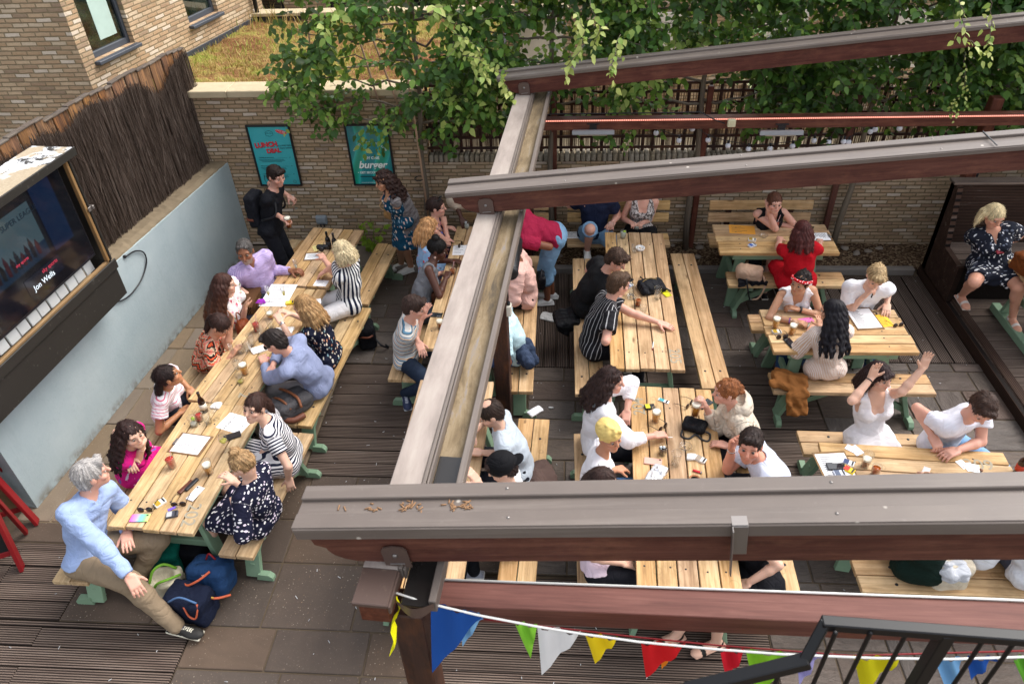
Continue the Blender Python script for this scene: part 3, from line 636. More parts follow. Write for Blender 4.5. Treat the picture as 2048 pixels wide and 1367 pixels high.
# planted roof
tr = thing('planted_roof', 'flat roof covered in red and green sedum with pale coping beyond the wall', 'roof', (-3, 10.5, 2)); orf = (-3, 10.5, 2)
nx, ny = 120, 90; X, Yg = np.meshgrid(np.linspace(-5.6, -.9, nx), np.linspace(9.0, 12.0, ny))
Z = 2.11+.035*np.sin(X*3)*np.sin(Yg*2.6)+.02*np.sin(X*11+Yg*7)*np.sin(Yg*13)+rng.rand(ny, nx)*.03
m = MB(); m.add(np.stack([X, Yg, Z], -1).reshape(-1, 3), [[j*nx+i, j*nx+i+1, (j+1)*nx+i+1, (j+1)*nx+i] for j in range(ny-1) for i in range(nx-1)], None, 0, None, True)
o = m.build('sedum', MAT['sedum'], tr, orf); o['kind'] = 'stuff'
def tufts(N, x0, x1, y0, y1, z, h, mat, name, parent, org, keep=None):
    X = rng.uniform(x0, x1, N); Yv = rng.uniform(y0, y1, N); H = h*rng.uniform(.3, 1, N)**1.5; A = rng.rand(N)*6.28; B = rng.randn(N, 2)*.35
    w = .0035+rng.rand(N)*.004; base = np.stack([X, Yv, np.full(N, z)], 1); dv = np.stack([np.cos(A), np.sin(A), np.zeros(N)], 1)*w[:, None]
    mid = base+np.stack([B[:, 0]*H*.4, B[:, 1]*H*.4, H*.6], 1); top = base+np.stack([B[:, 0]*H, B[:, 1]*H, H], 1)
    V = np.stack([base-dv, base+dv, mid+dv*.7, mid-dv*.7, top], 1).reshape(-1, 3)
    F = [];  i5 = np.arange(N)*5; F = [[a, a+1, a+2, a+3] for a in i5]+[[a+3, a+2, a+4] for a in i5]
    r = np.repeat(np.clip(.5+.35*np.sin(X*2.1+1)*np.sin(Yv*2.7)+rng.randn(N)*.2, 0, 1), 5)
    me = mkmesh(name, V-np.asarray(org), F, mat, V, r); o = mkobj(name, me, parent); o['kind'] = 'stuff'; return o
tufts(9000, -5.3, -.95, 9.15, 11.95, 2.12, .09, MAT['straw'], 'dry_grass', tr, orf)
tufts(260, -5.0, -2.2, 11.4, 11.95, 2.12, .4, MAT['straw'], 'tall_grass', tr, orf)
m = MB(); x = -5.0
while x < -.6: m.box((x+.42, 12.12, 2.24), (.835, .26, .05), None, .006); x += .84
m.build('coping', MAT['coping'], tr, orf); bx('parapet', MAT['lead'], tr, orf, (-2.8, 12.14, 2.1), (4.4, .16, .22))
m = MB(); m.tube([(-3.35, 12.2, 2.2), (-3.35, 12.2, 2.42), (-3.32, 12.2, 2.45), (-3.05, 12.2, 2.45), (-3.02, 12.2, 2.42), (-3.02, 12.2, 2.2)], .018, 8); m.build('grab_rail', MAT['grey_metal'], tr, orf)
bx('roof_slab', MAT['lead'], tr, orf, (-3.2, 10.55, 1.95), (4.6, 2.95, .1))
# neighbouring yard beyond the screen
tn = thing('neighbouring_building', 'pale brick building glimpsed between the leaves beyond the screen', 'building', (3, 12.5, 0)); on = (3, 12.5, 0)
bx('wall', MAT['brick_y'], tn, on, (3.6, 12.6, 1.3), (10, .3, 2.6)); bx('roof', MAT['coping'], tn, on, (3.6, 14, 2.65), (10, 3, .1))
sm_ = flat('pale_shutter', 'd5d0c6', .6)
for i in range(5): m = MB(); m.box((-.4+i*1.9, 12.43, 1.6), (.7, .04, .9), None, .004); m.build('shutter', sm_, tn, on)
bx('yard_paving', MAT['coping'], None, None, (2.5, 10.75, .01), (9, 3.3, .04)); yp = bpy.data.objects['yard_paving']; struct(yp)
# ================================================================= PERGOLA
gdir = unit(V3(.061, 1, 0)); gx = unit(V3(1, -.061, 0)); G0 = V3(-.918, 1.80, 0)
def GP(u, t, z): return G0+gx*u+gdir*t+V3(0, 0, z)     # u across, t along, from the near left end of the gutter
Mg = np.array([gdir, -gx, V3(0, 0, 1)]).T; GL = 6.95; og = GP(.18, 3.4, 2.2)
tg = thing('gutter_beam', 'long gutter beam of the pergola with pale weathered board and silt filled channel', 'beam', og)
def gb(m, u0, u1, t0, t1, z0, z1, mi=0, b=.004): m.box(GP((u0+u1)/2, (t0+t1)/2, (z0+z1)/2), (t1-t0, u1-u0, z1-z0), Mg, b, mi); return m
m = MB(); gb(m, .0, .165, 0.19, GL, 2.375, 2.40); m.build('cover_board', MAT['caplight'], tg, og)
m = MB(); gb(m, .0, .165, 0, .187, 2.376, 2.402); gb(m, .163, .176, 0, .187, 2.34, 2.396); m.build('end_cap', MAT['bronze'], tg, og)
m = MB(); gb(m, .012, .15, .03, GL, 2.22, 2.374); m.build('timber', MAT['stain'], tg, og)
m = MB(); gb(m, .167, .186, .19, GL, 2.33, 2.412); gb(m, .188, .2, .19, GL, 2.33, 2.404); m.build('ridge', MAT['cap'], tg, og)
m = MB(); gb(m, .2, .345, .05, GL, 2.325, 2.335); m.build('channel_bed', MAT['silt'], tg, og)
m = MB(); gb(m, .335, .37, .05, GL, 2.31, 2.392); m.build('channel_lip', MAT['cap'], tg, og)
m = MB(); gb(m, .205, .335, .05, .95, 2.336, 2.342); m.build('wet_bed', flat('wet_black_gutter', '24211f', .25, .5), tg, og)
m = MB()
pr = [GP(.19+.17*k/10, .045-.035*math.sin(math.pi*k/10), 2.385-.0*k) for k in range(11)]
for k in range(10):
    a, b = pr[k], pr[k+1]; m.add([a, b, b-V3(0, 0, .075*(.35+.65*math.sin(math.pi*(k+1.)/11))), a-V3(0, 0, .075*(.35+.65*math.sin(math.pi*(k+.01)/11)))], [[0, 1, 2, 3]], smooth=True)
m.build('rounded_end', MAT['bronze'], tg, og)
m = MB(); gb(m, .2, .345, 4.12, 4.13, 2.336, 2.36); m.build('joint', MAT['cap'], tg, og)
def post(x, y, ztop, w, label, lean=0., mat='stain_dark', name='timber_post', cat='post'):
    m = MB(); m.box((0, 0, ztop/2), (w, w, ztop), None, .008); o = m.build(name, MAT[mat]); o.location = (x, y, 0); o.rotation_euler = (0, 0, math.atan2(-gx[1], gx[0])*-1)
    return props(o, label, cat, 'pergola posts')
post(-.70, 1.93, 2.215, .15, 'dark timber post at the near end of the gutter beam beside the blue pennant')
o = post(-.565, 5.34, 2.215, .14, 'dark timber post with a small grey junction box standing between two benches')
m = MB(); m.box((.085, -.02, 1.45), (.05, .075, .11), None, .006); m.build('junction_box', flat('pale_grey_plastic', 'c5c0b4', .5), o)
m = MB(); m.tube([(.078, .0, 2.2), (.08, -.01, 1.8), (.085, -.02, 1.52)], .005, 6); m.tube([(.085, -.02, 1.5), (.085, -.02, 1.535)], .016, 8); m.build('cable', MAT['dark'], o)
post(-.45, 8.24, 2.215, .13, 'dark timber post under the far end of the gutter beam by the brick wall')
# timber rafters with ridged capping; they climb towards the right
rdir = unit(V3(math.cos(R_(6))*math.cos(R_(-2)), math.cos(R_(6))*math.sin(R_(-2)), math.sin(R_(6)))); ry = unit(np.cross(V3(0, 0, 1), rdir)); rz_ = np.cross(rdir, ry); Mr = np.array([rdir, ry, rz_]).T
def rafter(x0, yf, xg, label, zg=2.41, L=7.5, wv=.166, lp=.03):
    o0 = V3(xg, yf, zg)-rdir*(xg-x0)/rdir[0]; t = thing('rafter', label, 'rafter', o0, 0, 'rafters of the pergola')
    def RP(s, d, h): return rdir*s+ry*d+rz_*h
    H_ = wv+.006; prof = [(.06, H_*.62), (.045, H_), (L, H_), (L, 0), (.30, 0)]+[(.30-.19*math.sin(a), H_*.5*(1-math.cos(a))) for a in [R_(x) for x in (20, 40, 60, 80, 90)]]; q = wv+lp
    Mp = np.array([rdir, rz_, -ry]).T; m = MB(); m.prism(prof[::-1], .15, Mp, RP(0, .165, 0)); 
    # grain runs along the rafter
    m.build('timber', MAT['stain'], t)
    m = MB(); m.box(RP(L/2, .112, q-.006), (L, .235, .018), Mr, .003); m.box(RP(L/2, .19, q+.012), (L, .08, .022), Mr, .004); m.box(RP(L/2+.004, -.004, wv+lp/2), (L, .014, lp+.006), Mr, .004); m.box(RP(L/2, .036, q+.0055), (L, .08, .007), Mr, .002); m.build('capping', MAT['cap'], t)
    m = MB(); s = .95
    while s < L:
        for d, h in ((.19, q+.022), (.04, q+.008)): m.lathe([(1e-5, .006), (.006, .004), (.009, 0)][::-1], 8, RP(s+rng.rand()*.03, d, h), Mr)
        s += 1.35
    m.build('rivet', MAT['galv'], t)
    if 1:
        sg = (xg-x0)/rdir[0]; pl = [(-.06, -.02), (.06, -.02), (.06, .1), (.045, .122), (.0, .13), (-.045, .122), (-.06, .1)]
        m = MB(); m.prism([(x, y) for x, y in pl], .008, Mp, RP(sg+.0, .005, .0)+ry*.0); 
        b0 = m.build('bracket', MAT['bronze'], t)
        m = MB(); m.lathe([(.012, 0), (.012, .004), (.007, .009), (1e-5, .01)], 10, RP(sg, -.003, .07), np.array([rdir, rz_, -ry]).T); m.box(RP(sg, -.006, .012), (.07, .004, .006), Mr, .001); m.build('bolt', MAT['galv'], b0)
    return t, RP
t1, RP1 = rafter(-1.17, 2.0, -.74, 'nearest wide grey capped rafter crossing in front of the benches', wv=.2, lp=.065)
t2, RP2 = rafter(-.93, 5.31, -.62, 'middle rafter with ridged grey capping crossing above the timber post')
t3, RP3 = rafter(-.72, 7.96, -.44, 'farthest rafter running into the leaves of the trees', L=7.5)
m = MB(); m.box(RP1(1.93, -.016, .18), (.065, .006, .18), Mr, .002); m.box(RP1(1.9, -.03, .12), (.006, .03, .3), Mr, .002); m.box(RP1(1.93, .01, .272), (.065, .05, .006), Mr, .002); m.build('angle_bracket', MAT['galv'], t1)
m = MB()
for k in range(60):
    s = rng.choice([.22, .36, .5, .55, .72, .78])+rng.randn()*.025; d = .11+rng.randn()*.014; a = rng.rand()*6.28; l = .006+rng.rand()*.009; p = RP1(s, d, .271); q = rdir*math.cos(a)*l+ry*math.sin(a)*l
    m.tube([p-q, p+q], .0035, 5)
m.build('droppings', flat('dried_droppings', '8a6a4e', .9), t1)['kind'] = 'stuff'
m = MB(); m.box(RP2(4.02, .11, .222), (.008, .25, .006), Mr, .001); m.build('joint', MAT['dark'], t2)
# cross beams
o = MB(); a, b = V3(-.62, 2.065, 2.035), V3(7, 2.0, 2.035); o.beam(a, b, .15, .13); cb = o.build('cross_beam', [MAT['stain_pink']], None, (3, 2, 2)); cb.location = (3, 2, 2); props(cb, 'faded reddish timber cross beam below the bunting with a white cable on top', 'beam', 'cross beams')
o = MB(); o.tube([V3(-.62, 2.13, 2.107), V3(2, 2.12, 2.109), V3(7, 2.07, 2.108)], .006, 6); q = o.build('white_cable', MAT['white'], cb, (3, 2, 2))
o = MB(); o.lathe([(.018, 0), (.016, .006), (1e-5, .01)], 10, (-.56, 1.985, 2.07), rotx(R_(90))); o.build('bolt', MAT['galv'], cb, (3, 2, 2))
o = MB(); a, b = V3(-.33, 8.06, 2.04), V3(7.5, 8.10, 2.04); o.beam(a, b, .12, .12); cc = o.build('cross_beam', [MAT['stain']], None, (3, 8, 2)); cc.location = (3, 8, 2); props(cc, 'far reddish timber cross beam carrying the rope light and two heaters', 'beam', 'cross beams')
o = MB(); o.tube([V3(-.33, 7.995, 2.092), V3(7.5, 8.035, 2.092)], .0085, 8); rl = o.build('rope_light', emit('rope_light_glow', 'd88a78', .8)); props(rl, 'glowing pinkish rope light along the far cross beam', 'light')
o = MB(); 
for k in range(380): o.box((-.32+k*.0205, 7.9945+.04*(k*.0205)/7.8, 2.0925), (.006, .019, .019), None, .002)
ch = o.build('rib', flat('rope_light_rib', '8a3a30', .4), rl)
o = MB(); o.tube([PY(1065, 243, 8.0), PY(1100, 228, 8.04), PY(1300, 226, 8.04), PY(1400, 224, 8.0), PY(1430, 240, 7.98), PY(1450, 247, 7.985)], .007, 6); props(o.build('cable', MAT['dark']), 'black cable clipped along the top of the far cross beam to a junction box', 'cable')
jb = PY(1463, 246, 7.97); o = MB(); o.box(jb, (.085, .05, .085), None, .008); o.box(jb-V3(0, .028, 0), (.02, .004, .02), None, .002, rnd=0); o = o.build('junction_box', flat('cream_plastic', 'c9c2a0', .5)); props(o, 'cream square junction box fixed to the far cross beam', 'junction box')
for i, (px, py, lab) in enumerate([(1186, 262, 'infrared bar heater hung under the beam nearer the gutter'), (1561, 263, 'infrared bar heater hung under the beam beside the hanging bulbs')]):
    c = PY(px, py, 8.02); t = thing('patio_heater', lab, 'heater', c, 0, 'bar heaters')
    o = MB(); o.box((0, 0, 0), (.46, .11, .035), rotx(-.35), .01); o.box((0, -.055, .004), (.47, .012, .05), rotx(-.35), .004); o.build('hood', MAT['grey_metal'], t)
    o = MB(); o.box((0, -.03, -.03), (.32, .05, .02), rotx(-.35), .004); o.build('element', flat('heater_element', 'c5b9a6', .4), t)
    o = MB(); o.box((0, .0, .05), (.08, .05, .07), None, .004); o.box((0, .0, .09), (.14, .06, .01), None, .002); o.build('bracket', MAT['dark'], t)
# black cylindrical heater end next to the gutter
c1, c2 = P(1030, 487, 2.12), P(1020, 548, 2.12); d = unit(c2-c1); c1 = c1-d*.05; t = thing('cylinder_heater', 'black cylindrical heater hanging beside the gutter over the person in pink', 'heater', (c1+c2)/2)
oo = (c1+c2)/2; o = MB(); L = np.linalg.norm(c2-c1); Mh = frame(d); Mz = np.array([Mh[:, 1], Mh[:, 2], Mh[:, 0]]).T
o.lathe([(1e-5, 0), (.052, .002), (.06, .012), (.062, L-.01), (.056, L), (1e-5, L)], 22, c1, Mz); o.build('body', MAT['dark'], t, oo)
o = MB(); o.lathe([(.064, 0), (.066, .01), (.064, .02)], 22, c2-d*.03, Mz); o.build('end_ring', flat('dark_ring', '2c2c30', .35), t, oo)
o = MB(); o.beam((c1+c2)/2+V3(0, 0, .05), GP(.36, 3.85, 2.34), .03, .02); o.build('bracket', MAT['dark'], t, oo)

# ================================================================= SCREEN ON THE LOW WALL
ts = thing('reed_fence', 'dark trellis with reed screening standing on the low brick wall', 'fence', (3, 8.95, 1.3)); os_ = (3, 8.95, 1.3)
o = MB()
x = -1.75
while x < 7.6:
    z0 = 1.30+rng.rand()*.05+(.0 if x > -.9 else -.1*math.sin((x+1.75)*3.6)); z1 = 2.13+rng.randn()*.02; r = rng.uniform(.0035, .006)
    if rng.rand() < .86: o.tube([(x, 8.97+rng.randn()*.004, z0), (x+rng.randn()*.008, 8.97+rng.randn()*.004, z1)], r, 3)
    x += rng.uniform(.008, .0145)
o.build('reed_screen', MAT['reed'], ts, os_)
o = MB()
for k in range(74): o.box((-1.7+k*.127, 8.93, 1.75), (.036, .018, .86), None, .003)
for z in (1.38, 1.52, 1.66, 1.80, 1.94, 2.08, 2.18): o.box((3.0, 8.912, z), (9.5, .016, .034), None, .003)
o.build('trellis', MAT['stain_dark'], ts, os_)
o = MB(); 
for x in (-.1, 1.45, 3.45): o.box((x, 8.78, 1.1), (.07, .07, 2.2), None, .006)
fp = o
for i, (px, lab) in enumerate([(1108, 'dark square post behind the man in the magenta shirt'), (1387, 'dark square post beside the rough stake between the two wall benches'), (1654, 'dark square post leaning at the brick wall right of table 207')]):
    p = PY(px, 440, 8.74); o = MB(); o.box((0, 0, 1.1), (.07, .06, 2.2), None, .006); o = o.build('fence_post', MAT['stain']); o.location = (p[0], p[1], 0); props(o, lab, 'post', 'posts against the low wall')
# festoon bulbs
def bulb(p, lab):
    t = thing('festoon_bulb', lab, 'bulb', p, 0, 'festoon bulbs under the far beam'); o = MB(); o.lathe([(r*.032, z*.032) for r, z in ball(1, 12, 8)], 12, (0, 0, 0)); o.build('globe', MAT['bulbglass'], t)
    o = MB(); o.lathe([(.013, .026), (.015, .05), (.012, .065)], 8); o.build('socket', MAT['dark'], t)
MAT['bulbglass'] = flat('frosted_bulb', 'dcdde6', .25, .5)
bl = [(1304, 251, 'nearest the cream junction box on its left side'), (1312, 266, 'second from the left, lower than its neighbour'), (1358, 281, 'hanging low left of the cream junction box'), (1385, 258, 'high against the thin tree trunk'), (1416, 280, 'just right of the thin tree trunk'), (1456, 291, 'directly under the cream junction box'), (1497, 298, 'between the junction box and the second heater'), (1540, 297, 'under the left end of the second heater'), (1585, 292, 'under the right end of the second heater'), (1628, 281, 'first right of the second heater'), (1657, 284, 'alone above the grey capping'), (1687, 283, 'left of a touching pair'), (1697, 284, 'right of a touching pair'), (1741, 263, 'left of the two high bulbs'), (1750, 259, 'right of the two high bulbs'), (1799, 257, 'farthest right in the row')]
for px, py, lab in bl: bulb(PY(px, py, 8.3), 'round frosted festoon bulb '+lab)
o = MB(); pts = [PY(px, py-9, 8.3) for px, py, _ in bl]; o.tube([PY(1240, 245, 8.3)]+pts+[PY(1880, 240, 8.3)], .004, 5); props(o.build('festoon_cable', MAT['dark']), 'thin black festoon cable strung with frosted bulbs under the far beam', 'cable')

# ================================================================= POSTERS
def poster(px, lab, kind):
    c = PY(px, 310, 8.80); W_, H_ = .565, .835; c = V3(c[0], 8.808, 1.335); t = thing('framed_poster', lab, 'poster', c, 0, 'framed posters on the brick wall')
    o = MB()
    for q, s in (((-W_/2+.011, 0, 0), (.022, .03, H_)), ((W_/2-.011, 0, 0), (.022, .03, H_)), ((0, 0, H_/2-.011), (W_-.044, .03, .022)), ((0, 0, -H_/2+.011), (W_-.044, .03, .022))): o.box(q, s, None, .003)
    o.build('frame', MAT['dark'], t)
    m = MT('poster_print', .35, .5); v = m.obj(); 
    if kind: w = m.n('TexWave', ins={'Vector': v, 'Scale': 1.1, 'Distortion': 9., 'Detail': 1.5, 'Detail Scale': .6}); c = m.ramp(w, [(.2, '0d7f86'), (.48, '148f90'), (.52, '2fb0ae'), (.8, '1aa089'), (1., '0c8c74')])
    else: c = m.mix(m.noise(v, 6, 4), '2a9fa8', '36b2b9')
    m.set('Base Color', c); m.set('Coat Weight', .35); o = MB(); o.box((0, .004, 0), (W_-.044, .006, H_-.044), None, .001); sh = o.build('print', m.m, t)
    Mp = np.array([[1, 0, 0], [0, 0, -1], [0, 1, 0.]]); yq = -.0015
    k = flat('poster_dark_ink', '16302f', .5); r = flat('poster_red_ink', 'd23a46', .5); w = flat('poster_white_ink', 'dfe8e2', .5)
    T = lambda s, sz, mt, x, z, rot=0, **kw: text('lettering', s, sz, mt, Mp@rotz(rot), (x, yq-kw.pop('dy', 0), z), sh, .0004, **kw)
    if not kind:
        T('LUNCH', .088, r, -.075, .155, .08, offset=.004, dy=.001); T('LUNCH', .088, k, -.071, .149, .08, offset=.003); T('DEAL', .078, r, .005, .075, .08, offset=.004, dy=.001); T('DEAL', .078, k, .009, .069, .08, offset=.003)
        T('INCLUDES MEAL', .028, k, .155, .142, .03); T('+ SOFT DRINK', .028, k, .165, .108, .03)
        o = MB(); hx = [(.055*math.cos(a), .04*math.sin(a)) for a in [R_(30+60*i) for i in range(6)]]; o.tube([(x+.0, yq, .305+z) for x, z in hx], .0018, 5, closed=True); o.build('emblem', k, sh); T('RUBY HILLS' if False else 'BURRY WELLS', .014, k, 0, .307)
        o = MB(); n = 18; o.prism([(.075*math.cos(2*math.pi*i/n), .026*math.sin(2*math.pi*i/n)) for i in range(n)], .0006, Mp@rotz(-.32), (.16, yq, .325)); o.build('badge', r, sh); T('LUNCH TIME', .02, w, .155, .336, -.32, dy=.001); T('12 - 5 PM', .018, w, .17, .312, -.32, dy=.001)
        for i, s in enumerate(('CHEESEBURGER JUNIOR', 'THE CLASSIC DOUBLE CHEESE', 'THE CALI BURGER')):
            z = -.02-i*.115; T(s, .019, k, -.215, z, align='LEFT'); T('£'+'795'[i], .018, k, .2, z); o = MB(); o.box((.1, yq, z-.005), (.13, .0006, .0018), None, 0); o.build('rule', k, sh)
            for j in range(3): o = MB(); o.box((-.05+.012*(j % 2), yq, z-.024-j*.016), (.33-.06*(j == 2), .0006, .004), None, 0); o.build('small_print', k, sh)
        o = MB(); o.tube([(-.2, yq, -.27), (-.21, yq, -.33), (-.19, yq, -.38)], .003, 4); o.tube([(-.15, yq, -.38), (-.11, yq, -.33), (-.1, yq, -.37)], .003, 4); o.tube([(.19+.02*math.cos(a), yq, -.355+.02*math.sin(a)) for a in [i*.8 for i in range(8)]], .0018, 4, closed=True); o.build('doodle', k, sh)
    else:
        for i, ch in enumerate('EVERY WEDNESDAY BUY FRESH BURGER'):
            a = R_(158-136*i/31); T(ch, .034, w, .22*math.cos(a), .0+.2*math.sin(a)*.9, a-math.pi/2)
        T('BUY ONE', .05, w, .0, -.035, offset=.0015); T('burger', .135, w, .0, -.13, shear=.3, offset=.004, dy=.0006); T('burger', .135, k, .005, -.136, shear=.3, offset=.003); T('• GET SECOND FREE •', .042, w, .0, -.235, offset=.001)
        for z in (-.29, -.375): o = MB(); o.box((0, yq, z), (.36, .0006, .012 if z > -.3 else .004), None, 0); o.build('small_print', w if z < -.3 else k, sh)
    return t
poster(548, 'turquoise LUNCH DEAL poster in a black frame on the brick wall', 0)
poster(741, 'turquoise green burger poster in a black frame beside the tree trunk', 1)
c = P(643, 462, 0); c = PY(643, 440, 8.80); t = thing('outdoor_socket', 'grey weatherproof socket box on the brick wall by the far table', 'socket', (c[0], 8.79, c[2])); gm = flat('grey_plastic', '8e969c', .45)
o = MB(); o.box((0, .02, 0), (.15, .05, .13), None, .012); o.build('box', gm, t); o = MB(); o.box((0, -.015, .012), (.135, .03, .085), None, .01); o.build('cover', gm, t); o = MB(); o.tube([(-.02, .0, -.06), (-.02, .0, -.1)], .01, 8); o.tube([(.025, .0, -.06), (.025, .0, -.1)], .01, 8); o.build('gland', MAT['dark'], t)

# ================================================================= TREES
def leaves(twigs, size, name, mat, parent, org, bias=0.):
    Vs = []; N = 0; Rn = []
    for pts, rb in twigs:
        L = sum(np.linalg.norm(pts[i+1]-pts[i]) for i in range(len(pts)-1)); n = max(3, int(L/.036)); side = 1
        for k in range(n):
            t = (k+.5)/n*(len(pts)-1); i = min(int(t), len(pts)-2); p = pts[i]+(pts[i+1]-pts[i])*(t-i); d = unit(pts[i+1]-pts[i]); side = -side
            lat = unit(np.cross(d, V3(0, 0, 1))+rng.randn(3)*.25)*side; dr = unit(d*.5+lat*.85+V3(0, -.1, -rng.uniform(.0, .75))+rng.randn(3)*.25)
            s = size*rng.uniform(.6, 1.25); up = unit(V3(0, -.7, .9)+rng.randn(3)*.45); up = unit(up-dr*(up@dr)); sd = np.cross(dr, up)
            w = s*.31; st = p+dr*s*.12; cu = up*s*.05
            Vs.append([p, st+0*sd, st+dr*s*.28+sd*w-cu*.2+up*s*.04, st+dr*s*.62+sd*w*.8+up*s*.02, st+dr*s-up*s*.12, st+dr*s*.62-sd*w*.8+up*s*.02, st+dr*s*.28-sd*w+up*s*.04, st+dr*s*.45-up*s*.01])
            Rn.append(np.clip(rb+rng.randn()*.13+bias, 0, 1)); N += 1
    V = np.array(Vs).reshape(-1, 3); f = np.array([[1, 7, 2, 2], [2, 7, 3, 3], [3, 7, 4, 4], [4, 7, 5, 5], [5, 7, 6, 6], [6, 7, 1, 1]])
    F3 = np.array([[1, 2, 7], [2, 3, 7], [3, 4, 7], [4, 5, 7], [5, 6, 7], [6, 1, 7]]); F = (np.arange(N)[:, None, None]*8+F3[None]).reshape(-1, 3)
    me = mkmesh(name, V-np.asarray(org), F, mat, V-np.asarray(org), np.repeat(Rn, 8), smooth=True); return mkobj(name, me, parent)
def twig(p, d, L, droop=.5, n=6):
    pts = [p.copy()]; d = unit(d)
    for i in range(n): d = unit(d+V3(0, 0, -droop/n*2.2)+rng.randn(3)*.12); p = p+d*L/n; pts.append(p)
    return np.array(pts)
def tree(x0, lean, xr, label, N, zlow, size=.1):
    N = int(N*2.1)
    t = thing('wall_tree', label, 'tree', (x0, 8.68, 0), 0, 'trees trained against the wall'); org = (x0, 8.68, 0); T = []
    m = MB(); top = V3(x0+lean, 8.85, 3.6); base = V3(x0, 8.66, 0); pts = [base+(top-base)*k/8+V3(.02*math.sin(k*2+x0), .01*math.cos(k), 0) for k in range(9)]; m.tube(pts, [.042-.0028*k for k in range(9)], 10); m.build('trunk', MAT['bark'], t, org)
    b = MB(); 
    for k in range(8):
        z = 1.75+.24*k; p = base+(top-base)*(z/3.6); s = 1 if k % 2 else -1
        for s in (-1, 1):
            L = rng.uniform(.5, 1.)*(xr[1]-x0 if s > 0 else x0-xr[0]); q = [p+V3(s*L*j/6, -.03*j+rng.randn()*.02, .03*j+rng.randn()*.03) for j in range(7)]; b.tube(q, [.017-.002*j for j in range(7)], 6)
            for j in range(2, 7): T.append((twig(q[j], V3(s*.6, -.5, .3)+rng.randn(3)*.4, rng.uniform(.25, .5), .6), .45))
    NC = N//11; cl = []
    for k in range(NC): x = rng.uniform(*xr); zl = zlow(x); cl.append((x, (8.62 if x < -.6 else 8.8)+rng.randn()*(.22 if x < -.6 else .16), zl+.06+rng.rand()**.85*(3.95-zl), rng.rand()**1.6))
    for k in range(N):
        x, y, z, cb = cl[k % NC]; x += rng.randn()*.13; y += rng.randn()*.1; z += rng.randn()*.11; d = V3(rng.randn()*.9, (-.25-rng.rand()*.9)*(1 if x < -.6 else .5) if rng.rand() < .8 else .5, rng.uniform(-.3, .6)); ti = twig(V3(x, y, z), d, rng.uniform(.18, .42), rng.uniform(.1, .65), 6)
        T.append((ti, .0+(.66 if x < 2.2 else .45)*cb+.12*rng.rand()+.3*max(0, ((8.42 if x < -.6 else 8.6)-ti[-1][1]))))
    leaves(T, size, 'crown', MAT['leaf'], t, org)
    for ti, _ in T[::2]: b.tube(ti, .0025, 3)
    b.build('branch', MAT['bark'], t, org); return t
def zl1(x): return 1.75+.35*math.sin(x*5.1)*.5+.3*math.sin(x*2.3+1)-(0.0 if x < -1.2 else -.1)+(.35 if x < -3.1 else 0)
def zl2(x): return 1.95+.12*math.sin(x*4)+.1*math.sin(x*9)
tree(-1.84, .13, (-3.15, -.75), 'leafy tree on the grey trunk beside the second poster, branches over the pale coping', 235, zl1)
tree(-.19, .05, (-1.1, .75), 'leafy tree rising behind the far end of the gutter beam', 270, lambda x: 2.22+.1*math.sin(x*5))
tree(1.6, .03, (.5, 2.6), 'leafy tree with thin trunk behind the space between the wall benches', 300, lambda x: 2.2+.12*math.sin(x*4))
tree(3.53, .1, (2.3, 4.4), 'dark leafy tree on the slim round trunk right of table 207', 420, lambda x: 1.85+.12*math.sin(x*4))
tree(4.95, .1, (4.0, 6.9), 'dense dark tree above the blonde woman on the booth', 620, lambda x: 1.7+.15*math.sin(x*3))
for i, (px, lab) in enumerate([(855, 'pale bamboo cane tied to the grey trunk beside the second poster')]):
    m = MB(); a = PY(862, 470, 8.6); b = PY(800, 60, 8.66); m.tube([a, (a+b)/2+V3(.01, 0, 0), b], .014, 8); props(m.build('bamboo_cane', MAT['cane']), lab, 'cane')
m = MB(); p = PY(838, 357, 8.63); m.tube([p+V3(.055*math.cos(a), .05*math.sin(a), .01*math.sin(a)) for a in [i*.628 for i in range(10)]], .007, 6, closed=True); props(m.build('tree_tie', MAT['dark']), 'black strap tying the grey trunk to its cane', 'strap')
m = MB(); 
for (x1, z1, x2, z2) in [(-3.0, 2.5, -2.9, 3.3), (-3.1, 2.9, -1.8, 2.95), (-2.25, 2.0, -2.45, 3.2), (-2.9, 2.45, -1.8, 2.5), (-2.0, 1.9, -2.3, 3.1)]: m.tube([(x1, 8.75, z1), (x2, 8.76, z2)], .012, 6)
props(m.build('cane_frame', MAT['cane']), 'frame of thin canes tied inside the leaves over the coping', 'cane frame')
# overhanging shoots
def sprays(lab, L, mat='leaf', size=.085, bias=.3, g='shoots hanging over the pergola'):
    T = []; a0 = L[0][0]; t = thing('hanging_shoot', lab, 'shoot', a0, 0, g); m = MB()
    for pts in L:
        pts = [np.asarray(p) for p in pts]; fine = []
        for i in range(len(pts)-1):
            for k in range(4): fine.append(pts[i]+(pts[i+1]-pts[i])*k/4+rng.randn(3)*.008)
        fine.append(pts[-1]); T.append((np.array(fine), .6)); m.tube(fine, .003, 4)
        for k in range(2, len(fine), 3): T.append((twig(fine[k], V3(rng.randn()*.6, -.4, -.3), .16, .9, 4), .65))
    leaves(T, size, 'leaves', MAT[mat], t, a0, bias); m.build('stem', MAT['bark'], t, a0)
sprays('pale green shoot trailing down over the gutter near the farthest rafter', [[PY(905, 110, 8.1), PY(960, 115, 7.9), PY(1000, 150, 7.8), PY(1025, 190, 7.75), PY(1040, 250, 7.7)], [PY(900, 60, 8.1), PY(950, 90, 8.0), PY(975, 150, 7.9)]])
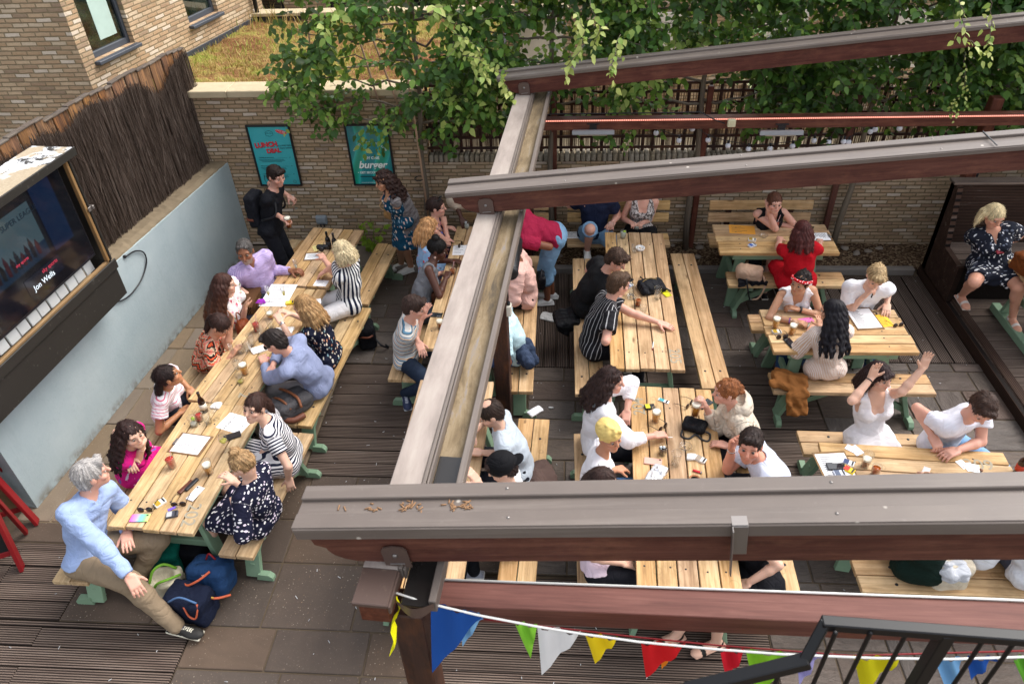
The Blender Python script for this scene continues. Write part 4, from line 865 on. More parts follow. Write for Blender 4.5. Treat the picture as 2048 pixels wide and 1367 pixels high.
sprays('yellowish shoots drooping in front of the farthest rafter', [[PY(1150, 20, 8.0), PY(1170, 60, 7.8), PY(1160, 100, 7.7), PY(1128, 140, 7.65)], [PY(1240, 70, 7.9), PY(1230, 110, 7.7), PY(1222, 148, 7.65)], [PY(1180, 0, 7.9), PY(1200, 50, 7.75), PY(1190, 85, 7.7)]])
sprays('thin pale vine hanging in front of the farthest rafter at the right', [[PY(1915, -20, 7.0), PY(1925, 40, 6.9), PY(1935, 80, 6.85), PY(1960, 100, 6.8)], [PY(1975, -10, 7.0), PY(1985, 60, 6.9), PY(1975, 90, 6.85)]], size=.06)
sprays('long thin shoot dangling below the farthest rafter at the right', [[PY(1930, 110, 7.8), PY(1930, 160, 7.8), PY(1928, 190, 7.8), PY(1905, 205, 7.9), PY(1900, 235, 7.9)]], size=.05)
sprays('leafy spray reaching across the top of the burger poster', [[PY(830, 245, 8.6), PY(790, 225, 8.5), PY(740, 245, 8.45), PY(710, 270, 8.42)], [PY(800, 210, 8.5), PY(770, 240, 8.45), PY(760, 290, 8.42)], [PY(700, 205, 8.5), PY(660, 215, 8.45), PY(610, 225, 8.42), PY(560, 245, 8.42)], [PY(720, 270, 8.42), PY(722, 300, 8.42)]], bias=.1)
sprays('leaves growing through the trellis left of the gutter beam', [[PY(860, 270, 8.7), PY(880, 250, 8.6), PY(930, 230, 8.55), PY(985, 255, 8.5)], [PY(860, 210, 8.6), PY(900, 215, 8.5), PY(960, 235, 8.5), PY(1000, 225, 8.5)]], bias=-.15)
sprays('leaves hanging in front of the trellis beside the first heater', [[PY(1265, 230, 8.6), PY(1262, 260, 8.55), PY(1245, 280, 8.5)], [PY(1285, 200, 8.6), PY(1330, 215, 8.5), PY(1350, 222, 8.45)]], bias=0.)
# bright green plant at the foot of the wall
t = thing('leafy_plant', 'bright lime green plant at the foot of the brick wall by a bench', 'plant', P(752, 490, 0)-V3(0, .2, 0)); Tt = []; m = MB(); b = P(752, 490, 0)-V3(0, .2, 0)
for k in range(5):
    q = twig(b+V3(rng.randn()*.03, .0, .02), V3(rng.randn()*.2, -0.05, 1), .46, -.02, 6); Tt.append((q, .5)); m.tube(q, .004, 5)
o = leaves(Tt, .085, 'leaves', MAT['leaf2'], t, b); m.build('stem', MAT['leaf2'], t, b)
# spiky pale plant behind the screen
t = thing('spiky_plant', 'pale green spiky plant seen between the leaves behind the trellis', 'plant', (2.4, 9.7, 0)); m = MB()
for k in range(46):
    a = rng.rand()*6.28; e = rng.uniform(.1, 1.3); d = V3(math.cos(a)*math.cos(e), math.sin(a)*math.cos(e), math.sin(e)); p0 = V3(0, 0, 1.9); L = rng.uniform(.45, .7); s = np.cross(d, V3(0, 0, 1)); s = unit(s)*.014; pts = [p0+d*L*j/5-V3(0, 0, .1*(j/5)**2) for j in range(6)]
    V = [];
    for j, p in enumerate(pts): w = (1-j/5)**.6+.02; V += [p-s*w, p+s*w]
    m.add(V, [[2*j, 2*j+1, 2*j+3, 2*j+2] for j in range(5)])
m.build('leaves', flat('pale_spiky_leaf', 'b9c48e', .5, .3), t); m = MB(); m.tube([(0, 0, 0), (0, 0, 1), (0, 0, 1.95)], .06, 10); m.build('stem', MAT['bark'], t)

# ================================================================= TABLES AND BENCHES
def corners(o, *p): pass
def table(cx, cy, ang, L, Wd, label, num=None, numpos=None, numrot=0., numcol='pale', z=0., nplank=5, mat='pine', H=.75, group='green legged picnic tables'):
    t = thing('picnic_table', label, 'table', (cx, cy, z), ang, group); pw = Wd/nplank; m = MB()
    for i in range(nplank): e = random.uniform(-.008, .008); m.box((e, -Wd/2+pw*(i+.5), H-.02), (L+random.uniform(-.01, .01), pw-.011, .04), None, .004)
    m.build('tabletop', MAT[mat], t)
    def A(p): return p
    for sx in (-1, 1):
        for sy in (-1, 1):
            m = MB(); m.beam(V3(sx*(L/2-.28), sy*(Wd/2-.14), H-.045), V3(sx*(L/2-.2), sy*(Wd/2-.02), 0.0), .045, .115, V3(0, 1, 0) if False else V3(1, 0, 0)); m.build('leg', MAT['green'], t)
        m = MB(); m.box((sx*(L/2-.26), 0, H-.082), (.045, Wd-.1, .08), None, .005); m.box((sx*(L/2-.235), 0, .32), (.04, Wd-.16, .075), None, .005); m.build('crossbar', MAT['green'], t)
    m = MB()
    for sy in (-1, 1): m.box((0, sy*(Wd/2-.065), H-.085), (L-.32, .035, .07), None, .005)
    m.build('apron', MAT['green'], t)
    m = MB()
    for sy in (-1, 1):
        for sx in (-1, 1): m.lathe([(.011, 0), (.009, .005), (1e-5, .007)], 8, (sx*(L/2-.26), sy*(Wd/2-.045), H-.085), rotx(R_(90)*sy))
    m.build('bolt', MAT['galv'], t)
    m = MB()
    for i in range(nplank):
        for sx in (-1, 1): m.lathe([(.008, 0), (.007, .002), (1e-5, .003)], 8, (sx*(L/2-.26)+random.uniform(-.02, .02), -Wd/2+pw*(i+.5)+random.uniform(-.03, .03), H))
    m.build('screw', MAT['dark'], t)
    if num: text('table_number', num, .15, MAT['num_'+numcol], rotz(numrot), (numpos[0], numpos[1], H+.0008), t, .0006, offset=.001)
    return t
MAT['num_pale'] = flat('chalky_number', '9c9482', .9, .1); MAT['num_dark'] = flat('burnt_number', '3c2e22', .8)
def bench(cx, cy, ang, L, label, out=-1, mat='pine', z=0., group='green legged benches', H=.45, Wd=.295):
    # out: side (-1/+1 in local y) on which the stabilising foot sticks out
    t = thing('bench', label, 'bench', (cx, cy, z), ang, group); m = MB()
    for i in (-1, 1): m.box((random.uniform(-.006, .006), i*Wd/4, H-.02), (L, Wd/2-.008, .042), None, .004)
    m.build('seat', MAT[mat], t)
    for sx in (-1, 1):
        xa, xb = sx*(L/2-.26), sx*(L/2-.12); m = MB(); m.beam(V3(xa, 0, H-.045), V3(xb, 0, .02), .13, .045, V3(1, 0, 0)); m.build('leg', MAT['green'], t)
        m = MB(); m.box((xa, 0, H-.07), (.05, Wd-.05, .055), None, .005); m.build('crossbar', MAT['green'], t); m = MB()
        f = [(-.02, 0), (.0, .07), (.095, .07), (.125, .035), (.125, 0)]; Mf = np.array([[0, 0, 1], [out, 0, 0], [0, 1, 0.]]); m.prism(f if out > 0 else f, .05, Mf, (xb-.025+(0.0), out*.045, 0)); m.build('foot', MAT['green'], t)
        m = MB(); m.beam(V3(sx*(L/2-.15), 0, .12), V3(sx*.06, 0, H-.06), .04, .065, V3(0, 1, 0) if False else (0, 0, 1)); m.build('brace', MAT['green'], t)
        m = MB()
        for i in (-1, 1): m.lathe([(.013, 0), (.012, .002), (1e-5, .0025)], 8, (xa, i*Wd/4, H+.001))
        m.build('bolt', MAT['dark'], t)
    m = MB(); m.box((0, 0, H-.062), (.06, Wd-.06, .035), None, .004); m.build('batten', MAT['green'], t)
    return t
def between(a, b): a = np.asarray(a); b = np.asarray(b); return (a+b)/2, math.atan2(b[1]-a[1], b[0]-a[0]), np.linalg.norm(b-a)
def tableAB(a, b, Wd, *r, **k):   # a, b: middle of the two short ends
    c, an, L = between(a, b); return table(c[0], c[1], an, L, Wd, *r, **k)
def benchAB(a, b, label, out, **k): c, an, L = between(a, b); return bench(c[0], c[1], an, L, label, out, **k)
tableAB((-2.92, 6.71), (-2.80, 7.97), .67, 'far left picnic table against the brick wall with two dark bottles')
tableAB((-3.15, 4.80), (-2.90, 6.66), .60, 'middle picnic table of the left row crowded with empty glasses', '2', (-.80, -.2), -3.0, mat='pine2')
tableAB((-3.135, 3.385), (-3.04, 4.78), .71, 'nearest left picnic table numbered 202 with menus and phones', '202', (-.53, -.25), -3.0, mat='pine2')
tableAB((-1.05, 5.62), (-.975, 8.02), .70, 'picnic table half hidden by the gutter beam under the wall bench')
tableAB((-1.03, 2.95), (-.98, 5.15), .70, 'picnic table under the gutter beam beside the man with the green lighter')
tableAB((.795, 5.355), (.835, 7.876), .70, 'picnic table numbered 205 with a black bag and empty glasses', '205', (-1.06, -.265), -3.14)
tableAB((.885, 2.93), (.975, 5.10), .73, 'picnic table with chalked 204 under beers, black pouch and crisp packet', '204', (.82, .29), .1)
tableAB((1.785, 7.745), (3.118, 7.745), .66, 'picnic table numbered 207 in front of the wall bench', '207', (.42, .22), 0., 'dark')
tableAB((2.005, 5.975), (3.355, 5.99), .70, 'picnic table with clipboard menu and two lagers behind the woman waving', '208', (.38, .25), 0., 'dark')
tableAB((2.10, 4.10), (3.53, 4.02), .72, 'picnic table numbered 209 with playing cards', '209', (.48, .2), 0.)
benchAB((-2.36, 6.80), (-2.24, 8.11), 'bench right of the far left table, running up to the brick wall', -1)
benchAB((-2.48, 4.83), (-2.31, 6.72), 'middle bench of the left row with a grey rucksack on its near end', -1, mat='pine2')
benchAB((-2.545, 3.385), (-2.43, 4.74), 'nearest bench of the left row under the woman in the blossom print dress', -1, mat='pine2')
benchAB((-3.66, 6.70), (-3.40, 8.2), 'bench behind the standing man in black, left of the far table', 1)
benchAB((-3.79, 4.95), (-3.58, 6.55), 'bench along the pale blue wall under the woman in orange', 1, mat='pine2')
benchAB((-3.75, 3.10), (-3.72, 4.78), 'bench under the man in the pale blue shirt', 1, mat='pine2')
benchAB((-1.60, 5.50), (-1.52, 7.9), 'bench under the man in the striped tee, left of the gutter beam', 1)
benchAB((-.43, 5.35), (-.44, 7.83), 'bench right of the timber post under the person in pink', -1)
benchAB((-.33, 3.22), (-.26, 4.98), 'bench under the balding man in the pale shirt', -1)
benchAB((.265, 5.32), (.25, 7.77), 'bench left of table 205 under the two men in black', 1)
benchAB((1.485, 5.43), (1.44, 7.89), 'long empty bench right of table 205, slightly askew', -1)
benchAB((.27, 3.235), (.25, 4.8), 'bench under the woman with the yellow headwrap', 1)
benchAB((1.60, 3.2), (1.64, 4.75), 'bench under the woman in the cream fleece', -1)
bench(2.55, 7.345, 0., 1.32, 'bench carrying a beige rucksack under the woman in red', -1)
bench(2.68, 6.50, 0., 1.38, 'bench behind table 208 between the woman in the red bandana and the blond person', 1)
bench(2.76, 5.54, 0., 1.5, 'bench with a brown suede jacket draped over its end', -1)
bench(2.70, 4.73, -.02, 1.2, 'bench under the woman in the white dress and the man in jeans', 1)
bench(3.05, 3.39, 0., 1.72, 'bench behind the nearest rafter at the right with a cream tote bag', -1)
def wallbench(x0, x1, label):
    cx = (x0+x1)/2; L = x1-x0; t = thing('wall_bench', label, 'bench', (cx, 8.3, 0), 0, 'slatted wall benches'); m = MB()
    for i in range(2): m.box((0, -.14+i*.15, .43), (L, .142, .045), None, .005)
    m.build('seat', MAT['pine'], t); m = MB()
    for z in (.63, .80): m.box((0, .17, z), (L, .035, .12), rotx(-.12), .005)
    m.build('backrest', MAT['pine'], t)
    for s in (-1, 1): m = MB(); m.box((s*(L/2-.25), -.03, .2), (.08, .22, .4), None, .005); m.box((s*(L/2-.25), .2, .42), (.07, .05, .84), None, .005); m.build('leg', MAT['stain_dark'], t)
wallbench(-1.32, -.2, 'slatted wooden bench with back against the wall behind the person in the beige blouse')
wallbench(.04, 1.32, 'slatted wooden bench with back under the man in the navy shirt')
wallbench(1.81, 3.07, 'slatted wooden bench with back behind table 207')
# dark booth on the raised deck
t = thing('booth', 'dark ribbed timber booth seat with a high back at the right edge', 'booth seat', (5.5, 7.8, .12)); ob_ = (5.5, 7.8, .12); dd = MAT['deck_dark']
def ribbed(c, s, name, axis=0): 
    m = MB(); m.box(c, s, None, .005); return m.build(name, dd, t, ob_)
ribbed((6.4, 8.1, .7), (3.9, .1, 1.16), 'backrest'); ribbed((6.4, 7.68, .33), (3.8, .5, .42), 'base'); 
m = MB()
for k in range(4): m.box((6.35, 7.49+k*.135, .562), (3.7, .128, .028), None, .004)
m.build('seat', MAT['deck'], t, ob_)
m = MB(); m.add([(4.45, 7.38, .1), (4.45, 8.15, .1), (4.45, 8.15, 1.28), (4.45, 7.98, 1.28), (4.45, 7.80, .60), (4.45, 7.38, .58), (4.51, 7.38, .1), (4.51, 8.15, .1), (4.51, 8.15, 1.28), (4.51, 7.98, 1.28), (4.51, 7.80, .60), (4.51, 7.38, .58)], [[0, 1, 2, 3, 4, 5][::-1], [6, 7, 8, 9, 10, 11], [0, 6, 11, 5][::-1], [5, 11, 10, 4][::-1], [4, 10, 9, 3][::-1], [3, 9, 8, 2][::-1], [2, 8, 7, 1][::-1]]); m.build('side_panel', dd, t, ob_)
m = MB(); m.box((6.4, 8.1, 1.295), (3.95, .14, .03), None, .004); m.build('top_rail', MAT['deck'], t, ob_)
m = MB(); m.box((0, 0, .95), (.12, .12, 1.9), None, .008); o = m.build('timber_post', MAT['stain']); o.location = (4.68, 8.28, 1.1-.8); props(o, 'reddish timber post rising behind the left corner of the dark booth', 'post', 'posts against the low wall')
m = MB(); m.box((.075, -.02, .98), (.03, .06, .1), None, .004); m.build('box', MAT['dark'], o)
# table on the raised deck
tq = table(5.50, 6.74, 0., 1.5, .74, 'green framed picnic table cut off by the right edge beside the blonde woman', z=.12, nplank=5)
m = MB(); 
for y in (-.0,): m.box((-.58, 0, .045), (.09, 1.0, .09), None, .006)
m.build('foot', MAT['green'], tq)
# red A boards
for i, (a, b_, lab) in enumerate([((-4.722, 3.984), (-5.30, 3.70), 'red framed A board with a brown panel by the corner of the blue wall'), ((-4.576, 3.505), (-5.15, 3.22), 'red framed A board with a black panel at the left edge')]):
    a = V3(a[0], a[1], 0); b_ = V3(b_[0], b_[1], 0); t = thing('a_board', lab, 'sign board', a, 0, 'red A boards'); w = unit(b_-a); nrm = V3(-w[1], w[0], 0)
    up = unit(V3(*[(-.27, .07, 1), (-.03, .18, 1)][i])); nrm = -unit(np.cross(w, up)); nrm = nrm if nrm[1] < 0 else -nrm; H = .95; Lb = .62
    top = up*H; m = MB(); m.beam(V3(0, 0, 0), top, .09, .03, w); m.beam(w*Lb, w*Lb+top, .09, .03, w); m.build('leg', MAT['red'], t)
    m = MB(); m.beam(up*.2, w*Lb+up*.2, .03, .05, up); m.beam(up*.9, w*Lb+up*.9, .03, .05, up); m.build('rail', MAT['red'], t)
    m = MB(); m.add([w*.03+up*.22+nrm*.004, w*(Lb-.03)+up*.22+nrm*.004, w*(Lb-.03)+up*.9+nrm*.004, w*.03+up*.9+nrm*.004], [[0, 1, 2, 3]]); m.build('panel', MAT['pine2'] if False else flat('board_panel%d' % i, ['6e5a3e', '141414'][i], .7), t)
    b2 = unit(up+nrm*.45); m = MB(); off = top-b2*H; m.beam(off, top, .05, .03, w); m.beam(off+w*Lb, top+w*Lb, .05, .03, w); m.build('leg', MAT['red'], t)
# railing in the lower right corner
def AT(x, y, D): return CAM+ray(x, y)/FPX*D
t = thing('stair_railing', 'black metal stair railing close to the viewer in the lower right corner', 'railing', AT(1640, 1240, 2.45)); orr = AT(1640, 1240, 2.45)
zr = orr[2]; a = AT(1650, 1245, 2.45); b = P(2080, 1278, zr); m = MB(); dn = P(1608, 1322, zr-.13); c2 = P(1380, 1378, zr-.30)
m.beam(a-unit(b-a)*.012, b, .04, .038); m.build('top_rail', MAT['rail'], t, orr); m = MB(); m.beam(a, dn, .035, .035, ext=.02); m.beam(dn, c2, .045, .045, ext=.03); m.build('handrail', MAT['rail'], t, orr)
m = MB(); 
for px in (1672, 1742, 1815, 1978, 2044): p = P(px, 1262, zr); m.beam(p, p-V3(0, 0, .95), .014, .014, V3(1, 0, 0)); 
for px in (1560, 1500, 1440): p = P(px, 1340+(1560-px)*.25, zr-.2); m.beam(p, p-V3(0, 0, .8), .014, .014, V3(1, 0, 0))
m.build('baluster', MAT['rail'], t, orr); m = MB(); p = P(1895, 1262, zr); m.beam(p, p-V3(0, 0, 1.1), .045, .045, V3(1, 0, 0)); m.build('newel', MAT['rail'], t, orr)

# ================================================================= BUNTING
tb_ = thing('bunting', 'string of coloured cloth pennants below the nearest rafter', 'bunting', P(780, 1180, 2.36))
bo = P(780, 1180, 2.36); cord = [(780, 1181, 2.36), (850, 1204, 2.33), (960, 1230, 2.28), (1075, 1252, 2.24), (1160, 1266, 2.22), (1282, 1283, 2.2), (1440, 1298, 2.18), (1560, 1307, 2.17), (1750, 1315, 2.17), (1900, 1317, 2.17), (2070, 1312, 2.17)]
cp = [P(*q) for q in cord]; m = MB(); m.tube(cp, .0055, 6); m.build('cord', MAT['white'], tb_, bo)
cord2 = [(960, 1236, 2.16), (1075, 1250, 2.14), (1282, 1274, 2.12), (1440, 1290, 2.1), (1700, 1310, 2.1), (2070, 1300, 2.1)]; m = MB(); m.tube([P(*q) for q in cord2], .004, 6); m.build('red_cord', MAT['red'], tb_, bo)
def cz(px, C=cord):
    for (x0, y0, z0), (x1, y1, z1) in zip(C[:-1], C[1:]):
        if x0 <= px <= x1: t = (px-x0)/(x1-x0); return y0+(y1-y0)*t, z0+(z1-z0)*t
    return C[-1][1], C[-1][2]
for xa, xb, xt, yt, c in [(863, 965, 866, 1338, '1d4f9c'), (1074, 1161, 1083, 1352, 'e9e7e6'), (1168, 1235, 1190, 1331, 'f0cf1a'), (1282, 1372, 1292, 1352, 'cf1a20'), (1440, 1492, 1452, 1352, 'c8182a'), (1492, 1585, 1512, 1392, '86c22a'), (1592, 1642, 1597, 1364, '9a93c6'), (1708, 1802, 1726, 1390, 'd6cb12'), (1868, 1928, 1896, 1390, '6f9fc8'), (1932, 1996, 1942, 1358, '1a4f9e'), (2024, 2075, 2060, 1392, '5fa32e'), (920, 968, 926, 1288, '7fb0d8'), (1031, 1074, 1062, 1311, '86c83a'), (1318, 1358, 1324, 1345, 'f08a1e'), (779, 797, 791, 1272, 'e8e012')]:
    ya, za = cz(xa); yb, zb = cz(xb); back = c in ('7fb0d8', '86c83a', 'f08a1e'); dz = -.05 if back else 0
    A = P(xa, ya, za+dz); B = P(xb, yb, zb+dz); mid = (A+B)/2; n_ = unit(np.cross(B-A, V3(0, 0, 1))); Tp = V3(0, 0, 0); d = ray(xt, yt); t_ = ((mid-CAM)@n_)/(d@n_); Tp = CAM+d*t_
    N = 8; V = []; idx = {}
    for i in range(N+1):
        for j in range(N+1-i):
            u, v = i/N, j/N; p = A*(1-u-v)+B*u+Tp*v; p = p+n_*.017*math.sin(u*11+xa)*math.sin((1-v)*2)+n_*.02*v*math.sin(xa); idx[(i, j)] = len(V); V.append(p)
    F = []
    for i in range(N):
        for j in range(N-i):
            F.append([idx[(i, j)], idx[(i+1, j)], idx[(i, j+1)]])
            if i+j < N-1: F.append([idx[(i+1, j)], idx[(i+1, j+1)], idx[(i, j+1)]])
    V2 = [p+n_*.0012 for p in V]; nV = len(V); F2 = F+[[a+nV for a in f][::-1] for f in F]
    m = MB(); m.add(V+V2, F2, smooth=True, col=lin(c)[:3]); m.build('pennant', MAT['cloth_v'] if 'cloth_v' in MAT else MAT.setdefault('cloth_v', vcol('pennant_cloth', .8, .2, .3, 220)), tb_, bo)
# ================================================================= ORGANIC SHAPES (distance fields turned into smooth surfaces)
class Grid:
    def __init__(s, lo, hi, h):
        s.h = h; s.lo = np.asarray(lo, float)-2*h; n = np.ceil((np.asarray(hi)-s.lo)/h).astype(int)+3; s.n = n; s.v = np.full(n, .3, np.float32)
    def reg(s, lo, hi):
        a = np.maximum(0, np.floor((np.asarray(lo)-s.lo)/s.h).astype(int)); b = np.minimum(s.n, np.ceil((np.asarray(hi)-s.lo)/s.h).astype(int)+1)
        b = np.maximum(b, a); sl = tuple(slice(a[i], b[i]) for i in range(3))
        ax = [(s.lo[i]+s.h*np.arange(a[i], b[i])).astype(np.float32) for i in range(3)]
        return sl, ax[0][:, None, None], ax[1][None, :, None], ax[2][None, None, :]
    def op(s, pr, k=.02, mode='add'):
        lo, hi, fn = pr; pad = k+3*s.h if mode == 'add' else k+s.h; sl, X, Y, Z = s.reg(lo-pad, hi+pad)
        if 0 in s.v[sl].shape: return
        d = fn(X, Y, Z); a = s.v[sl]
        if mode == 'add': hh = np.maximum(k-np.abs(a-d), 0)/max(k, 1e-6); s.v[sl] = np.minimum(a, d)-hh*hh*k*.25
        else: d = -d; hh = np.maximum(k-np.abs(a-d), 0)/max(k, 1e-6); s.v[sl] = np.maximum(a, d)+hh*hh*k*.25
    def warp(s, amp, wl, seed=0):
        rs = np.random.RandomState(seed); X, Y, Z = [(s.lo[i]+s.h*np.arange(s.n[i])).astype(np.float32) for i in range(3)]; X = X[:, None, None]; Y = Y[None, :, None]; Z = Z[None, None, :]
        idx = np.abs(s.v) < .03; ii = np.nonzero(idx); x = X.ravel()[ii[0]]; y = Y.ravel()[ii[1]]; z = Z.ravel()[ii[2]]; d = np.zeros(len(x), np.float32)
        for j in range(5):
            k = rs.randn(3); k = k/np.linalg.norm(k)*2*math.pi/wl*(.6+.25*j); k2 = rs.randn(3)*6
            d += (1/(1+.4*j))*np.sin(x*k[0]+y*k[1]+z*k[2]+rs.rand()*6+1.3*np.sin(x*k2[0]+y*k2[1]+z*k2[2]))
        s.v[ii] += amp*d/2
    def mesh(s):
        v = s.v; I = v < 0; n = s.n
        c = np.zeros(n-1, np.int8)
        for dx in (0, 1):
            for dy in (0, 1):
                for dz in (0, 1): c += I[dx:n[0]-1+dx, dy:n[1]-1+dy, dz:n[2]-1+dz]
        M = (c > 0) & (c < 8); ijk = np.array(np.nonzero(M)).T; N = len(ijk)
        if N == 0: return np.zeros((0, 3)), np.zeros((0, 4), int)
        idm = np.full(n-1, -1, np.int32); idm[M] = np.arange(N)
        off = np.array([(a, b, d) for a in (0, 1) for b in (0, 1) for d in (0, 1)]); cv = np.stack([v[tuple((ijk+o).T)] for o in off], 1)
        S = np.zeros((N, 3)); C = np.zeros(N)
        for a in range(8):
            for b in range(a+1, 8):
                if np.abs(off[a]-off[b]).sum() != 1: continue
                va, vb = cv[:, a], cv[:, b]; m = (va < 0) != (vb < 0); t = np.where(m, va/np.where(m, va-vb, 1), 0); S += m[:, None]*(off[a]+(off[b]-off[a])*t[:, None]); C += m
        V = s.lo+(ijk+S/C[:, None])*s.h; Q = []
        for ax in range(3):
            u, w = [(1, 2), (2, 0), (0, 1)][ax]; sa = [slice(None)]*3; sb = [slice(None)]*3; sa[ax] = slice(0, n[ax]-1); sb[ax] = slice(1, n[ax])
            A = I[tuple(sa)]; B = I[tuple(sb)]; D = A != B; e = np.array(np.nonzero(D)).T; e = e[(e[:, u] > 0) & (e[:, w] > 0) & (e[:, u] < n[u]-1) & (e[:, w] < n[w]-1)]
            inside = A[tuple(e.T)]; eu = np.zeros(3, int); eu[u] = 1; ew = np.zeros(3, int); ew[w] = 1
            q = np.stack([idm[tuple((e-eu-ew).T)], idm[tuple((e-ew).T)], idm[tuple(e.T)], idm[tuple((e-eu).T)]], 1)
            q[~inside] = q[~inside][:, ::-1]; Q.append(q)
        return V, np.concatenate(Q)
def cap(a, b, ra, rb, ax=None, sq=1., cut=None, cut0=None):
    a = np.asarray(a, float); b = np.asarray(b, float); R = max(ra, rb); lo = np.minimum(a, b)-R; hi = np.maximum(a, b)+R; ab = b-a; L2 = max(ab@ab, 1e-9)
    def fn(X, Y, Z):
        x, y, z = X-np.float32(a[0]), Y-np.float32(a[1]), Z-np.float32(a[2]); dx, dy, dz = ab
        if ax is not None:
            p = (x*ax[0]+y*ax[1]+z*ax[2])*(sq-1); x = x+p*ax[0]; y = y+p*ax[1]; z = z+p*ax[2]; q = (ab@ax)*(sq-1); dx, dy, dz = ab+q*np.asarray(ax)
        l2 = max(dx*dx+dy*dy+dz*dz, 1e-9); t = np.clip((x*dx+y*dy+z*dz)/l2, 0, 1)
        d = np.sqrt((x-t*dx)**2+(y-t*dy)**2+(z-t*dz)**2)-(ra+(rb-ra)*t)
        if ax is not None: d = d/math.sqrt(sq)
        if cut is not None or cut0 is not None:
            xx, yy, zz = X-a[0], Y-a[1], Z-a[2]; pr = (xx*ab[0]+yy*ab[1]+zz*ab[2])/math.sqrt(L2)
            if cut is not None: d = np.maximum(d, pr-cut*math.sqrt(L2))
            if cut0 is not None: d = np.maximum(d, cut0*math.sqrt(L2)-pr)
        return d.astype(np.float32)
    return lo, hi, fn
def ell(c, M, r):
    c = np.asarray(c, float); M = np.asarray(M); r = np.asarray(r, float); R = r.max()
    def fn(X, Y, Z):
        x, y, z = X-c[0], Y-c[1], Z-c[2]; q = [(x*M[0, i]+y*M[1, i]+z*M[2, i]) for i in range(3)]
        k0 = np.sqrt(sum((q[i]/r[i])**2 for i in range(3)))+1e-6; k1 = np.sqrt(sum((q[i]/r[i]**2)**2 for i in range(3)))+1e-6
        return (k0*(k0-1)/k1).astype(np.float32)
    return c-R, c+R, fn
def boxs(c, M, h, r=.01):
    c = np.asarray(c, float); M = np.asarray(M); h = np.asarray(h, float); R = np.linalg.norm(h)
    def fn(X, Y, Z):
        x, y, z = X-c[0], Y-c[1], Z-c[2]; q = [np.abs(x*M[0, i]+y*M[1, i]+z*M[2, i])-(h[i]-r) for i in range(3)]
        return (np.sqrt(sum(np.maximum(a, 0)**2 for a in q))+np.minimum(np.maximum(np.maximum(q[0], q[1]), q[2]), 0)-r).astype(np.float32)
    return c-R, c+R, fn
def half(p, nrm, lo, hi):
    def fn(X, Y, Z): return ((X-p[0])*nrm[0]+(Y-p[1])*nrm[1]+(Z-p[2])*nrm[2]).astype(np.float32)
    return lo, hi, fn
def bounds(prs): return np.min([p[0] for p in prs], 0), np.max([p[1] for p in prs], 0)
def blob(name, prs, mat, parent, org, h=.008, k=.02, subs=(), ks=.008, warp=None, colf=None, tcf=None, rnd=None, smooth_it=0):
    prs = [p if isinstance(p[0], np.ndarray) else p for p in prs]; pp = [(p if len(p) == 3 else p[:3]) for p in prs]; lo, hi = bounds(pp); g = Grid(lo, hi, h)
    for p in prs: g.op(p[:3], p[3] if len(p) > 3 else k)
    for p in subs: g.op(p[:3], p[3] if len(p) > 3 else ks, 'sub')
    if warp: g.warp(*warp)
    V, F = g.mesh()
    if len(V) == 0: return None
    me = mkmesh(name, V-np.asarray(org), F, mat, tcf(V) if tcf else V-np.asarray(org), np.full(len(V), rng.rand() if rnd is None else rnd), colf(V) if colf else None, smooth=True)
    return mkobj(name, me, parent)

# ---------------------------------------------------------------- cloth and skin materials
def skinmat():
    m = MT('skin', .5, .35); c = m.colattr(); n = m.noise(m.tc(), 14, 3); m.set('Base Color', m.mix(m.math('MULTIPLY', n, .25), c, m.mix(.5, c, '8a4a3a'))); m.set('Subsurface Weight', .12); m.set('Subsurface Radius', (.02, .008, .004)); m.set('Subsurface Scale', .4); return m.m
MAT['skin'] = skinmat()
def hairmat():
    m = MT('hair', .55, .22); v = m.tc(); c = m.colattr(); n = m.noise(m.map(v, (150, 150, 7)), 1, 4, .7, .3); n2 = m.noise(m.map(v, (26, 26, 3)), 1, 3, .6)
    f = m.math('ADD', m.math('MULTIPLY', n, .65), m.math('MULTIPLY', n2, .5)); m.set('Base Color', m.mix(m.ramp(f, [(.35, 0.), (.75, 1.)]), m.mix(.6, c, (0, 0, 0)), m.n('HueSaturation', ins={'Value': 1.45, 'Color': c}))); m.bump(f, .8, .006); return m.m
MAT['hair'] = hairmat()
_cl = {}
